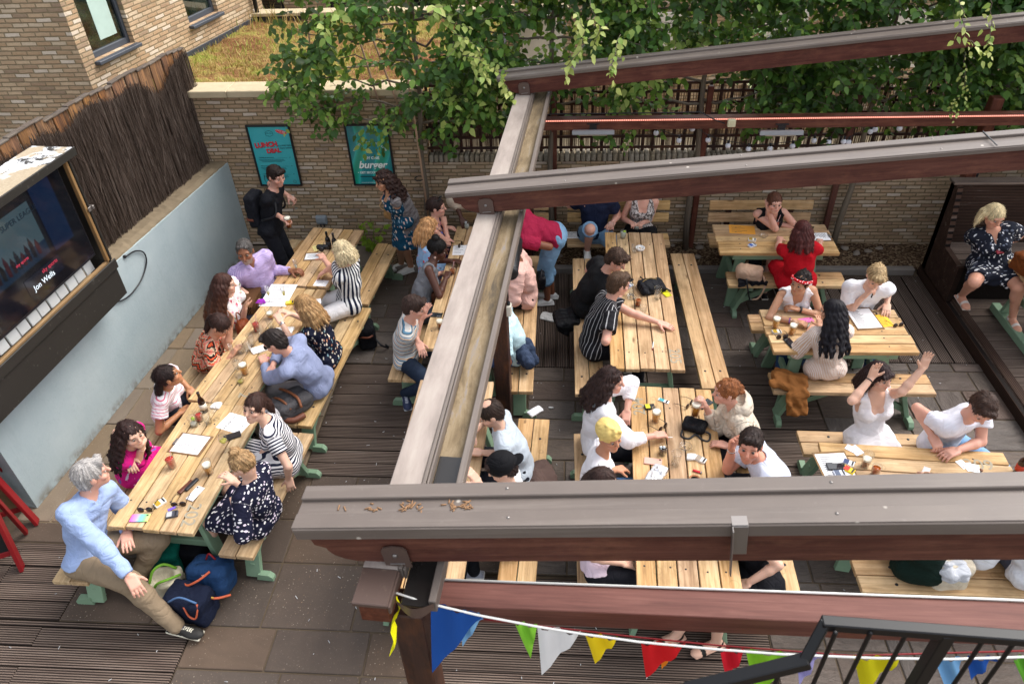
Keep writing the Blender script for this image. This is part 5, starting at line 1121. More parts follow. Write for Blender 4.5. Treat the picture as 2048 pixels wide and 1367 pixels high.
def cloth(kind, *c, p=.02, rough=.85, b=.3):
    key = (kind, c, p)
    if key in _cl: return _cl[key]
    m = MT(kind+'_cloth', rough, .15); v = m.tc(); X, Y, Z = m.sep(v)[:3]; base = None
    wob = m.math('MULTIPLY', m.math('SUBTRACT', m.noise(v, 6, 2), .5), .012); Z2 = m.math('ADD', Z, wob); X2 = m.math('ADD', X, wob)
    def stripe(u, per, duty=.5, ph=0.): return m.math('LESS_THAN', m.math('FRACT', m.math('ADD', m.math('DIVIDE', u, per), ph+100.)), duty)
    if kind == 'plain': base = lin(c[0])
    elif kind == 'hstripe': base = m.mix(stripe(Z2, p, .5), c[0], c[1])
    elif kind == 'thinh':
        base = m.mix(stripe(Z2, p, .22), c[0], c[1])
        if len(c) > 2: base = m.mix(stripe(Z2, p*2, .12, .3), base, c[2]); base = m.mix(stripe(Z2, p*2, .1, .6), base, c[3] if len(c) > 3 else c[1])
    elif kind == 'vstripe': base = m.mix(stripe(X2, p, .5), c[0], c[1])
    elif kind == 'pin': base = m.mix(stripe(X2, p, .14), c[0], c[1])
    elif kind == 'check': base = m.mix(m.math('MULTIPLY', m.math('ADD', stripe(X2, p, .4), stripe(Z2, p, .4)), .45), c[0], c[1])
    elif kind in ('floral', 'dots'):
        vv = m.n('TexVoronoi', out='Distance', ins={'Vector': m.map(v, (1, 1, 1) if kind == 'dots' else (1.3, 1.3, .8)), 'Scale': 1/p}); vc = m.n('TexVoronoi', out='Color', ins={'Vector': m.map(v, (1, 1, 1) if kind == 'dots' else (1.3, 1.3, .8)), 'Scale': 1/p}); h = m.sep(vc)[0]
        pet = m.math('ADD', vv, m.math('MULTIPLY', m.math('SUBTRACT', m.noise(v, 2.6/p, 2), .5), .5 if kind == 'floral' else .12)); msk = m.math('LESS_THAN', pet, .34)
        st = [(i/(len(c)-1), x) for i, x in enumerate(c[1:])]; base = m.mix(m.math('MULTIPLY', msk, m.math('GREATER_THAN', m.sep(vc)[1], .18)), c[0], m.ramp(h, st, 'CONSTANT'))
    elif kind == 'ikat':
        u = m.math('ADD', m.math('MULTIPLY', m.math('PINGPONG', m.math('MULTIPLY', X, 1.4), .05), 1.), Z); d = m.math('ADD', m.math('MULTIPLY', m.noise(v, 9, 3, .6, 1.), .12), u); f = m.math('FRACT', m.math('ADD', m.math('MULTIPLY', d, 9.), 10.)); base = m.ramp(m.math('ADD', f, m.math('MULTIPLY', m.math('SINE', m.math('MULTIPLY', X, 520)), .035)), [(0., c[0]), (.16, c[1]), (.3, c[2]), (.42, c[0]), (.55, c[3]), (.72, c[2]), (.84, c[1])], 'CONSTANT')
    elif kind == 'animal': base = m.ramp(m.vor(m.map(v, (1.4, 1.4, .8)), 1/p, feature='F2' if False else 'F1'), [(.25, c[1]), (.45, c[0]), (.62, c[2])])
    elif kind == 'denim': base = m.mix(m.noise(v, 5, 4, .6), c[0], c[1])
    elif kind == 'fleece': base = m.mix(m.noise(v, 90, 3), c[0], c[1])
    n = m.noise(v, 9, 4, .6); base = m.mix(m.math('MULTIPLY', m.math('SUBTRACT', n, .25), .16, clamp=True), base, (0, 0, 0, 1)); m.set('Base Color', base)
    fb = m.noise(v, 160 if kind == 'fleece' else 320, 2); cr = m.math('ABSOLUTE', m.math('SUBTRACT', m.noise(m.map(v, (1, 1, 1.5)), 6., 2, .5, 1.2), .5)); cr = m.math('POWER', m.math('MULTIPLY', cr, 2.), .6); m.bump(m.math('ADD', m.math('MULTIPLY', cr, 2.6), m.math('MULTIPLY', fb, .35)), .42 if kind != 'fleece' else .9, .010); _cl[key] = m.m; return m.m

SK = {'fair': 'd6ab94', 'pale': 'deb9a6', 'pink': 'd4a08c', 'tan': 'b98a6c', 'brown': '7a4c35', 'dark': '4a2d22', 'olive': 'b07c58', 'med': 'c9967a'}
def col3(c): return np.array(lin(c)[:3])
UPZ = V3(0, 0, 1)

def ik(S, W, l1, l2, pole):
    d = W-S; D = np.linalg.norm(d); mx = (l1+l2)*.995
    if D > mx*1.12: W = S+d/D*mx*1.12
    D = max(min(np.linalg.norm(W-S), 9), 1e-3); f = max(1., D/mx); a, b = l1*f, l2*f; d = unit(W-S); D = np.linalg.norm(W-S); D2 = max(D, abs(a-b)+.02)
    x = (a*a-b*b+D2*D2)/(2*D2); h = math.sqrt(max(a*a-x*x, 1e-6)); po = np.asarray(pole, float); po = po-d*(po@d)
    po = unit(po) if np.linalg.norm(po) > 1e-4 else unit(np.cross(d, UPZ)); return S+d*x*(D/D2)+po*h, W
def handprims(Wr, hd, pn, s, left, curl=.35, spread=1.):
    hd = unit(hd); pn = unit(pn-hd*(pn@hd)); lat = np.cross(pn, hd)*(1 if left else -1)   # lat points to the thumb side
    P_ = [boxs(Wr+hd*.05*s, np.array([hd, lat, pn]).T, (.052*s, .04*s, .015*s), .014)+(.01,)]
    lens = (.068, .078, .073, .058)
    for i in range(4):
        o = (1.5-i)*.0205*s; base = Wr+hd*.094*s+lat*o; c = curl*(1+.08*i); d1 = unit(hd*math.cos(c)+pn*math.sin(c)+lat*(1.5-i)*.07*spread); d2 = unit(hd*math.cos(2.2*c)+pn*math.sin(2.2*c)+lat*(1.5-i)*.05*spread)
        L = lens[i]*s; m_ = base+d1*L*.52; P_.append(cap(base, m_, .0098*s, .0092*s)+(.004,)); P_.append(cap(m_, m_+d2*L*.5, .0092*s, .0078*s)+(.003,))
    tb = Wr+hd*.028*s+lat*.032*s; td = unit(hd*.62+lat*.62+pn*(.25+.5*curl)); tm = tb+td*.045*s; P_.append(cap(tb, tm, .0135*s, .0112*s)+(.008,)); P_.append(cap(tm, tm+unit(td+hd*.5+pn*.3*curl)*.032*s, .0112*s, .0088*s)+(.004,))
    return P_

def shoe(parent, org, ank, d, col='1b1b1e', sole='d8d4cc', kind='trainer', s=1., skin=None):
    d = unit(V3(d[0], d[1], 0)); lt = V3(-d[1], d[0], 0); M = np.array([d, lt, UPZ]).T; z0 = ank[2]-.075*s; c = ank+d*.055*s; c = V3(c[0], c[1], z0)
    pr = [ell(c+d*.07*s+UPZ*.03, M, (.085*s, .046*s, .034*s))+(.02,), ell(c-d*.065*s+UPZ*.035, M, (.06*s, .036*s, .045*s))+(.03,), cap(c-d*.05*s+UPZ*.05, c+d*.03*s+UPZ*.045, .036*s, .034*s)+(.02,), boxs(c+UPZ*.012, M, (.138*s, .042*s, .013*s), .012)+(.004,)]
    c1, c2 = col3(col), col3(sole)
    def cf(V):
        q = (V-c)@M; C = np.where((q[:, 2] < .022)[:, None], c2, c1)
        if kind == 'trainer': t = (np.abs(q[:, 1]) < .016) & (q[:, 0] > -.0) & (q[:, 0] < .085) & (q[:, 2] > .04) & (np.sin(q[:, 0]*420) > 0); C = np.where(t[:, None], c2, C)
        if kind == 'sandal' and skin is not None: t = ((q[:, 0] > .05) & (q[:, 0] < .085)) | ((q[:, 0] < -.04) & (q[:, 2] > .03) & (q[:, 2] < .06)) | (q[:, 2] < .018); C = np.where(t[:, None], c1, skin)
        return C
    return blob('shoe' if kind != 'sandal' else 'sandal', pr, MAT['vcol'], parent, org, .0065, .02, subs=[half(V3(c[0], c[1], z0), UPZ, *bounds([p[:3] for p in pr]))+(.001,)] if False else (), colf=cf)

CLN = ('top', 'bottom')
def person(label, head, pel, face, hface=None, tilt=12, roll=0., L=None, s=1., male=True, skin='fair', hair=('short', '2c2019'), top=None, bot=None, hands=(None, None), elbows=(None, None), curl=(.35, .35), pn=(None, None), hdir=(None, None),
           feet=None, knees=None, stand=False, seat=.45, fat=1., sh=None, extra=None, shoes=('1b1b1e', 'cfcac0', 'trainer'), headz=None, group=None, hide_head=False, shyaw=None, cat='person', legs=True, dz=0., eyes=None, lod=1., spread=10, fdir=None, hideface=False, bust=None):
    skc = col3(SK.get(skin, skin)); f = V3(math.cos(R_(face)), math.sin(R_(face)), 0); lt = V3(-f[1], f[0], 0)     # lt: the person's left
    zp = (seat+.10*s) if not stand else .93*s; PEL = P(pel[0], pel[1], zp) if len(pel) == 2 else V3(*pel)
    L = L or ((.68 if male else .645)*s*(1 if not stand else 1.0))
    if len(head) == 3: H = P(*head)
    else:
        r_ = unit(ray(*head)); oc = CAM-PEL; b_ = oc@r_; c_ = oc@oc-L*L; D_ = b_*b_-c_
        t_ = -b_-math.sqrt(D_) if D_ > 0 else -b_; H = CAM+r_*t_
        if D_ <= 0: H = PEL+unit(H-PEL)*L
    sp = unit(H-PEL); nb = PEL+(H-PEL)*.725-f*.02*s; mid = PEL+(nb-PEL)*.48-f*.035*s*(0 if stand else 1); t = unit(nb-mid); tl = unit(mid-PEL)
    fs = V3(math.cos(R_(shyaw if shyaw is not None else face)), math.sin(R_(shyaw if shyaw is not None else face)), 0); sl = V3(-fs[1], fs[0], 0)
    tf = unit(fs-t*(fs@t)); tl_ = unit(np.cross(t, tf)); sl = unit(np.cross(t, tf))   # left in the torso frame
    sw = (.175 if male else .152)*s*(sh or 1); SHL = [nb-t*.045*s+sl*sw, nb-t*.045*s-sl*sw]
    hf = R_(hface if hface is not None else face); hfw = V3(math.cos(hf)*math.cos(R_(tilt)), math.sin(hf)*math.cos(R_(tilt)), -math.sin(R_(tilt))); hl = unit(np.cross(UPZ, hfw)); hu = np.cross(hfw, hl)
    if roll: hl, hu = hl*math.cos(R_(roll))+hu*math.sin(R_(roll)), hu*math.cos(R_(roll))-hl*math.sin(R_(roll))
    HM = np.array([hl, hfw, hu]).T; hs = s*(1.03 if male else 1.0)
    def hp(x, y, z): return H+HM@(V3(x, y, z)*hs)
    root = thing('person', label, cat, (PEL[0], PEL[1], 0), 0, group); org = V3(PEL[0], PEL[1], 0)
    hw = (.085 if male else .088)*s; HIP = [PEL+lt*hw, PEL-lt*hw]
    # ---- legs
    KN = []; AN = []
    for i in (0, 1):
        sg = 1 if i == 0 else -1
        if stand:
            ft = P(*feet[i], .08) if feet else PEL*V3(1, 1, 0)+lt*sg*.09+V3(0, 0, .08); kn, _ = ik(HIP[i], ft, .44*s, .43*s, f)
        else:
            if knees and knees[i]: kn = P(*knees[i]) if len(knees[i]) == 3 else HIP[i]; kn = HIP[i]+unit(kn-HIP[i])*.43*s
            else:
                a = R_(face)+sg*R_(spread); kn = HIP[i]+V3(math.cos(a), math.sin(a), -.02)*.43*s
            if feet and feet[i]:
                ft = P(*feet[i], .08+dz) if len(feet[i]) == 2 else P(*feet[i]); 
                if not (knees and knees[i]): kn, ft = ik(HIP[i], ft, .43*s, .42*s, f*.3+UPZ)
                else: ft = kn+unit(ft-kn)*min(np.linalg.norm(ft-kn), .46*s)
            else: ft = V3(kn[0]+f[0]*.03, kn[1]+f[1]*.03, .085+dz)
        KN.append(kn); AN.append(ft)
    # ---- arms
    EL = []; WR = []; HT = []
    tg = [None if h is None else (P(*h) if len(h) == 3 else V3(*h[:3])) for h in hands]
    order = [0, 1]
    if tg[0] is not None and tg[1] is not None:
        if np.linalg.norm(tg[0]-SHL[0])+np.linalg.norm(tg[1]-SHL[1]) > np.linalg.norm(tg[1]-SHL[0])+np.linalg.norm(tg[0]-SHL[1])+1e-6: order = [1, 0]
    elif tg[0] is not None or tg[1] is not None:
        j = 0 if tg[0] is not None else 1
        if np.linalg.norm(tg[j]-SHL[0]) <= np.linalg.norm(tg[j]-SHL[1]): order = [j, 1-j]
        else: order = [1-j, j]
    if extra and 'order' in extra: order = extra['order']
    for i in (0, 1):
        j = order[i]; sg = 1 if i == 0 else -1; T = tg[j]; 
        if T is None: T = (HIP[i]+(KN[i]-HIP[i])*.55+UPZ*.10*s-lt*sg*.03) if not stand else SHL[i]-UPZ*.52*s+f*.08+lt*sg*.06
        pole = -UPZ*.8+sl*sg*.55-tf*.25
        l1, l2 = .275*s, .24*s; hL = .075*s
        if elbows[j] is not None: e = P(*elbows[j]); pole = e-(SHL[i]+T)/2
        E, W_ = ik(SHL[i], T, l1, l2+hL, pole); fd = unit(W_-E); Wr = W_-fd*hL
        hd = fd if hdir[j] is None else unit(np.asarray(hdir[j], float)); nearh = np.linalg.norm(T-H) < .22
        n_ = np.asarray(pn[j], float) if pn[j] is not None else ((H-T) if nearh else -UPZ+0*f)
        if abs(unit(n_)@hd) > .93: n_ = n_+sl*(-sg)*.8
        EL.append(E); WR.append(Wr); HT.append((hd, n_, curl[j]))
    # ---- body primitives: (tag, a, b, ra, rb, squash axis, squash)
    A_ = 1 if male else .9; B = []
    def pc(tag, a, b, ra, rb, ax=None, sq=1.): B.append((tag, a, b, ra, rb, ax, sq))
    pc('torso', HIP[0]-tl*.0, HIP[1], .098*s*fat**.5, .098*s*fat**.5); pc('torso', PEL+tl*.02, mid, .118*s*fat*A_, (.112 if male else .094)*s*fat, f, 1.12)
    for sg in (1, -1): pc('torso', mid+sl*sg*.045*s, nb-t*.12*s+sl*sg*.062*s, .085*s*fat*A_, .092*s*A_*(fat**.5), tf, 1.1)
    pc('torso', SHL[0]-sl*.02*s+t*.008, SHL[1]+sl*.02*s+t*.008, .052*s*A_, .052*s*A_); pc('torso', nb-t*.07*s, nb-t*.01*s, .075*s, .05*s)
    bs = bust if bust is not None else (1 if not male else 0)
    if bs:
        for sg in (1, -1): c = nb-t*.165*s+sl*sg*.065*s+tf*.078*s*fat**.5; pc('torso', c, c+tf*.005, .056*s*bs*fat**.5, .05*s*bs*fat**.5)
    pc('neck', nb-t*.02*s, H-hu*.05-hfw*.01, .055*s*A_, .05*s*A_)
    for i in (0, 1):
        pc('uarm%d' % i, SHL[i], EL[i], .049*s*A_*fat**.6, .039*s*A_*fat**.5); m_ = EL[i]+(WR[i]-EL[i])*.3; pc('farm%d' % i, EL[i], m_, .038*s*A_*fat**.4, .04*s*A_*fat**.3); pc('farm%d' % i, m_, WR[i], .039*s*A_*fat**.2, .025*s)
        pc('thigh%d' % i, HIP[i], KN[i], .088*s*fat**.6*(1 if male else 1.02), .056*s*fat**.3); c_ = KN[i]+(AN[i]-KN[i])*.32-f*.012; pc('shin%d' % i, KN[i], c_, .054*s*fat**.3, .054*s*fat**.3); pc('shin%d' % i, c_, AN[i], .053*s, .034*s)
        pc('foot%d' % i, AN[i], AN[i]+(fdir[i] if fdir and fdir[i] is not None else f)*.11*s-UPZ*.045, .028*s, .022*s)
    prs = [cap(a, b, ra, rb, ax, sq)+((.05 if tg_ == 'torso' else .03 if tg_[0] in 'tn' else .015)*s,) for tg_, a, b, ra, rb, ax, sq in B]
    # head
    prs += [ell(hp(0, -.012, .028), HM, np.array((.074, .095, .09))*hs)+(.02,), ell(hp(0, .022, -.045), HM, np.array((.058, .068, .066))*hs)+(.03,), ell(hp(0, .066, -.088), HM, np.array((.026, .024, .022))*hs)+(.03,),
            cap(hp(0, .082, .022), hp(0, .106, -.018), .008*hs, .0125*hs)+(.014,), ell(hp(0, .084, -.053), HM, np.array((.024, .013, .010))*hs)+(.008,), cap(hp(-.04, .074, .032), hp(.04, .074, .032), .012*hs, .012*hs)+(.02,),
            ell(hp(.042, .06, -.022), HM, np.array((.024, .022, .02))*hs)+(.02,), ell(hp(-.042, .06, -.022), HM, np.array((.024, .022, .02))*hs)+(.02,)]
    for sg in (1, -1): prs += [ell(hp(.076*sg, -.008, -.004), HM, np.array((.010, .02, .029))*hs)+(.004,)]
    for i in (0, 1): prs += handprims(WR[i], HT[i][0], HT[i][1], s*(1 if male else .92), i == 0, HT[i][2])
    subs = [ell(hp(.031*sg, .092, .008), HM, np.array((.019, .014, .012))*hs)+(.008,) for sg in (1, -1)]
    if hide_head: pass
    lips = col3('b0453f') if not male else col3(SK.get(skin, skin))*np.array([.75, .5, .5]); lipm = skc*.4+lips*.6
    hc = col3(hair[1] if hair else '2c2019'); nails = extra.get('nails') if extra else None; beard = extra.get('beard') if extra else None
    def cf(V):
        C = np.tile(skc, (len(V), 1)); q = ((V-H)@HM)/hs; hd_ = np.linalg.norm(q, axis=1) < .15
        def bl(m, c, a=1.):
            m = np.clip(m, 0, 1)[:, None]*hd_[:, None]*a; return C*(1-m)+np.asarray(c)*m
        fr = q[:, 1] > .05
        C = bl(1.4-np.sqrt(((np.abs(q[:, 0])-.045)/.02)**2+((q[:, 2]+.028)/.018)**2)*.9, skc*np.array([1.02, .68, .64]), .45)
        C = bl((2.2-2*np.sqrt((q[:, 0]/.024)**2+((q[:, 2]+.053)/.0085)**2))*fr, lipm)
        C = bl((2.2-2*np.sqrt(((np.abs(q[:, 0])-.032)/.021)**2+((q[:, 2]-.032-.004*0)/.0055)**2))*fr, hc*.5+skc*.12, .85)
        C = bl((2.0-2*np.sqrt(((np.abs(q[:, 0])-.031)/.017)**2+((q[:, 2]-.007)/.007)**2))*fr, skc*.28, .9)
        C = bl((1.8-2*np.sqrt(((np.abs(q[:, 0])-.009)/.006)**2+((q[:, 2]+.030)/.004)**2))*fr, skc*.3, .7)
        if beard is not None: C = bl(((-q[:, 2]-.03)/.02)*(q[:, 1] > -.01)*(1-np.clip(2-2*np.sqrt((q[:, 0]/.024)**2+((q[:, 2]+.053)/.009)**2), 0, 1)), col3(beard[0]), beard[1])
        if bot and bot['k'] == 'trousers' and shoes:
            for a in AN: m = np.linalg.norm(V-a, axis=1) < .16*s; C[m] = col3('22304c')
        return C
    body = blob('body', prs, MAT['skin'], root, org, .0072*lod, .02, subs, colf=cf)
    if not hideface:
        for sg in (1, -1):
            e = MB(); e.lathe([(r*.0115*hs, z*.0115*hs) for r, z in ball(1, 10, 8)], 10, (0, 0, 0), np.array([hl, -hu, hfw]).T, rnd=.5); Vv = e.V[0]; fwv = Vv@hfw/(.0115*hs); e.C[0] = np.where((fwv > .62)[:, None], col3(eyes or '2a1a12'), col3('a89a90')); e.V[0] = Vv+hp(.031*sg, .0775, .006); e.build('eye', MAT['gloss'], root, org)
    # ---- coordinates that follow the cloth
    bones = [(PEL, nb, np.array([lt, f, UPZ]).T, 0)]
    def tcf(V, kind='top'):
        best = None; T_ = None
        segs = [(PEL-tl*.2, nb, .16 if kind == 'top' else .1, sl, 0.)]; segs += [(SHL[i]+(EL[i]-SHL[i])*.3, EL[i], .05, None, .6) for i in (0, 1)]+[(EL[i], WR[i], .04, None, .88) for i in (0, 1)] if kind == 'top' else [(HIP[i], KN[i], .08, None, 1.3) for i in (0, 1)]+[(KN[i], AN[i], .05, None, 1.75) for i in (0, 1)]
        for a, b, r, latv, o in segs:
            ab = b-a; Ln = np.linalg.norm(ab); d = ab/Ln; pr = (V-a)@d; cl = np.clip(pr, 0, Ln); dist = np.linalg.norm(V-a-cl[:, None]*d, axis=1)-r; lv = latv if latv is not None else (unit(np.cross(d, UPZ)) if abs(d[2]) < .95 else V3(1, 0, 0)); lv = unit(lv-d*(lv@d)); ov = np.cross(d, lv)
            xx, yy = (V-a)@lv, (V-a)@ov; tt = np.stack([np.arctan2(xx, np.abs(yy)+.05)*(.16 if latv is not None else .06), yy, pr+o], 1)
            if best is None: best = dist; T_ = tt
            else: m = dist < best; best = np.where(m, dist, best); T_ = np.where(m[:, None], tt, T_)
        return T_+7.
    def garment(name, tags, off, mat, sleeve=0., leg=0., subs=(), loose=0., hem=None, warp=.003, h=.0088, extra_pr=(), k=.04, cuff=0.):
        g = []
        for tg_, a, b, ra, rb, ax, sq in B:
            base = tg_.rstrip('01')
            if base == 'torso' and 'torso' in tags: g.append(cap(a, b, ra+off, rb+off, ax, sq)+(k*s,))
            elif base == 'hips' and 'hips' in tags: pass
            elif base == 'uarm' and 'arm' in tags: g.append(cap(a, b, ra+off*1.05, rb+off+loose, cut=min(sleeve*2, 1.) if sleeve < .5 else None)+(.025,))
            elif base == 'farm' and 'arm' in tags and sleeve > .5:
                g.append(cap(a, b, ra+off*.9, rb+off*.9)+(.02,) if not np.allclose(b, WR[int(tg_[-1])]) else cap(a, b, ra+off*.9, rb+off*.9+.004, cut=(sleeve-.5)*2)+(.02,))
            elif base == 'thigh' and 'leg' in tags: g.append(cap(a, b, ra+off, rb+off+loose, cut=min(leg*2, 1.) if leg < .5 else None)+(.03,))
            elif base == 'shin' and 'leg' in tags and leg > .5: g.append(cap(a, b, ra+off+loose*.6, rb+off+loose, cut=None if leg > .95 or not np.allclose(b, AN[int(tg_[-1])]) else (leg-.5)*2)+(.02,))
        if 'hipsonly' in tags: g.insert(0, cap(HIP[0], HIP[1], .098*s*fat**.5+off, .098*s*fat**.5+off)+(.03,)); g.insert(1, cap(PEL-tl*.02, PEL+tl*.07*s, .115*s*fat*A_+off, .108*s*fat*A_+off, f, 1.12, cut=1.)+(.04,))
        g += list(extra_pr); sb = list(subs); 
        if hem is not None:
            lo, hi = bounds([p[:3] for p in g]); sb.append(half(PEL+tl*hem, tl, lo-.1, hi+.1)[:2]+(lambda X, Y, Z, p=PEL+tl*hem, n=tl, q=HIP: np.where(((X-PEL[0])**2+(Y-PEL[1])**2+(Z-PEL[2])**2) < .3**2, ((X-p[0])*n[0]+(Y-p[1])*n[1]+(Z-p[2])*n[2]), 1.).astype(np.float32),)+(.004,))
        return blob(name, g, mat, root, org, h*lod, k, sb, warp=(warp, .10, rng.randint(999)) if warp else None, tcf=tcf if name not in ('trousers', 'shorts') else (lambda V: tcf(V, 'leg')))
    neckcut = [cap(nb-t*.0, H, .060*s, .056*s)+(.008,), ell(nb+t*.035*s+tf*.035*s, np.array([sl, tf, t]).T, (.078*s, .07*s, .05*s))+(.01,)]
    # ---- top
    if top:
        kd = top.get('k', 'tee'); mt = top['m']; sb = list(neckcut); slv = top.get('sl', .24); ex = []; off = top.get('off', .019)*s; tags = ['torso', 'arm']; hem = top.get('hem', -.02)
        if kd in ('shirt', 'polo'):
            sb = [cap(nb, H, .056*s, .054*s)+(.006,), cap(nb+tf*.06*s+t*.03*s, nb-t*.07*s+tf*.125*s, .022*s, .004*s)+(.006,)]; n_ = 12
            ring = [nb+t*(.018-.012*math.cos(2*math.pi*q/n_))*s+(tf*math.cos(2*math.pi*q/n_)*.066+sl*math.sin(2*math.pi*q/n_)*.067)*s+tf*.008 for q in range(1, n_)]
            ex = [cap(ring[q], ring[q+1], .013*s, .013*s)+(.006,) for q in range(len(ring)-1)]+[cap(ring[0], ring[0]-t*.05*s+sl*.015+tf*.012, .013*s, .006*s)+(.006,), cap(ring[-1], ring[-1]-t*.05*s-sl*.015+tf*.012, .013*s, .006*s)+(.006,)]
            sb = sb[:1]+sb[1:]
        if kd == 'vneck' or top.get('v'): sb.append(cap(nb+tf*.07*s+t*.04, nb-t*top.get('v', .12)*s+tf*.115*s, .05*s, .006*s)+(.01,))
        if kd == 'tank':
            slv = 0; tags = ['torso']
            sb += [cap(nb+tf*.05*s+t*.02*s, nb-t*.075*s+tf*.12*s, .062*s, .055*s)+(.01,), cap(nb-tf*.05*s+t*.02*s, nb-t*.03*s-tf*.12*s, .06*s, .055*s)+(.01,)]
            for i in (0, 1): sb.append(cap(SHL[i]+(sl if i == 0 else -sl)*.015*s+t*.05*s, SHL[i]-t*.09*s+(sl if i == 0 else -sl)*.03*s, .054*s, .058*s)+(.01,))
        if kd == 'sleeveless':
            slv = 0; tags = ['torso']
            for i in (0, 1): sb.append(cap(SHL[i]+(sl if i == 0 else -sl)*.04*s+t*.02*s, SHL[i]-t*.09*s+(sl if i == 0 else -sl)*.055*s, .05*s, .05*s)+(.01,))
        if kd == 'strap': sb += [cap(nb+tf*.05*s+t*.02*s, nb-t*.09*s+tf*.12*s, .075*s, .06*s)+(.01,)]; sb += [cap(SHL[i]+(sl if i == 0 else -sl)*.01*s+t*.05*s, SHL[i]-t*.10*s+(sl if i == 0 else -sl)*.03*s, .058*s, .064*s)+(.01,) for i in (0, 1)]; tags = ['torso']; slv = 0
        if slv == 0 and 'arm' in tags: tags = ['torso']
        o = garment(top.get('name', 'shirt' if kd in ('shirt', 'polo') else 'top'), tags, off, mt, sleeve=slv, subs=sb, loose=top.get('loose', .012), hem=hem, extra_pr=ex, warp=top.get('w', .0045)+.001)
    # ---- bottom
    if bot:
        kd = bot['k']; mt = bot['m']; off = bot.get('off', .006)*s
        if kd == 'trousers': garment('trousers', ['hipsonly', 'leg'], off, mt, leg=bot.get('leg', .98), loose=bot.get('loose', .012), warp=.0025, k=.03)
        elif kd == 'shorts': garment('shorts', ['hipsonly', 'leg'], off+.008, mt, leg=bot.get('leg', .42), loose=.018, warp=.004, k=.03)
        elif kd == 'skirt':
            ln = bot.get('len', .8)
            if stand:
                hemz = PEL[2]-bot.get('drop', .38); c0 = PEL+UPZ*.05; g = [cap(c0, V3(PEL[0], PEL[1], hemz), .135*s*fat, .2*s*fat, f, 1.15, cut=1.)+(.03,)]
                blob('skirt', g, mt, root, org, .0088, .03, (), warp=(.007, .09, 3), tcf=tcf)
            else:
                g = [cap(HIP[0], HIP[1], .105*s*fat**.5+off, .105*s*fat**.5+off)+(.04,), cap(PEL-tl*.01, PEL+tl*.08*s, .118*s*fat+off, .105*s*fat*A_+off, f, 1.12)+(.04,)]
                for i in (0, 1): g.append(cap(HIP[i], KN[i], .095*s*fat**.6+off, .075*s*fat**.4+off, cut=ln)+(.07,))
                mk = (KN[0]+KN[1])/2; g.append(cap(PEL, mk, .085*s+off, .06*s+off, cut=ln)+(.06,)); 
                if bot.get('flare'): g.append(cap(PEL-f*.03-UPZ*.02, PEL-f*.04*s-UPZ*.03+lt*.0, .15*s*fat, .15*s*fat, UPZ, 1.5)+(.05,))
                blob('skirt', g, mt, root, org, .0088, .03, (), warp=(.006, .09, 3), tcf=tcf)
    if legs and shoes:
        for i in (0, 1): shoe(root, org, AN[i], (fdir[i] if fdir and fdir[i] is not None else (AN[i]-KN[i])*V3(1, 1, 0)*.4+f), *shoes[:3], s=s, skin=skc)
    # ---- hair
    if hair: make_hair(root, org, hp, HM, hs, H, hfw, hl, hu, hair, nb, tf, sl, s)
    X = dict(root=root, org=org, H=H, HM=HM, hp=hp, hs=hs, nb=nb, t=t, tf=tf, sl=sl, WR=WR, EL=EL, HT=HT, SHL=SHL, PEL=PEL, KN=KN, AN=AN, f=f, lt=lt, hfw=hfw, hl=hl, hu=hu, tcf=tcf, s=s, order=order)
    return X

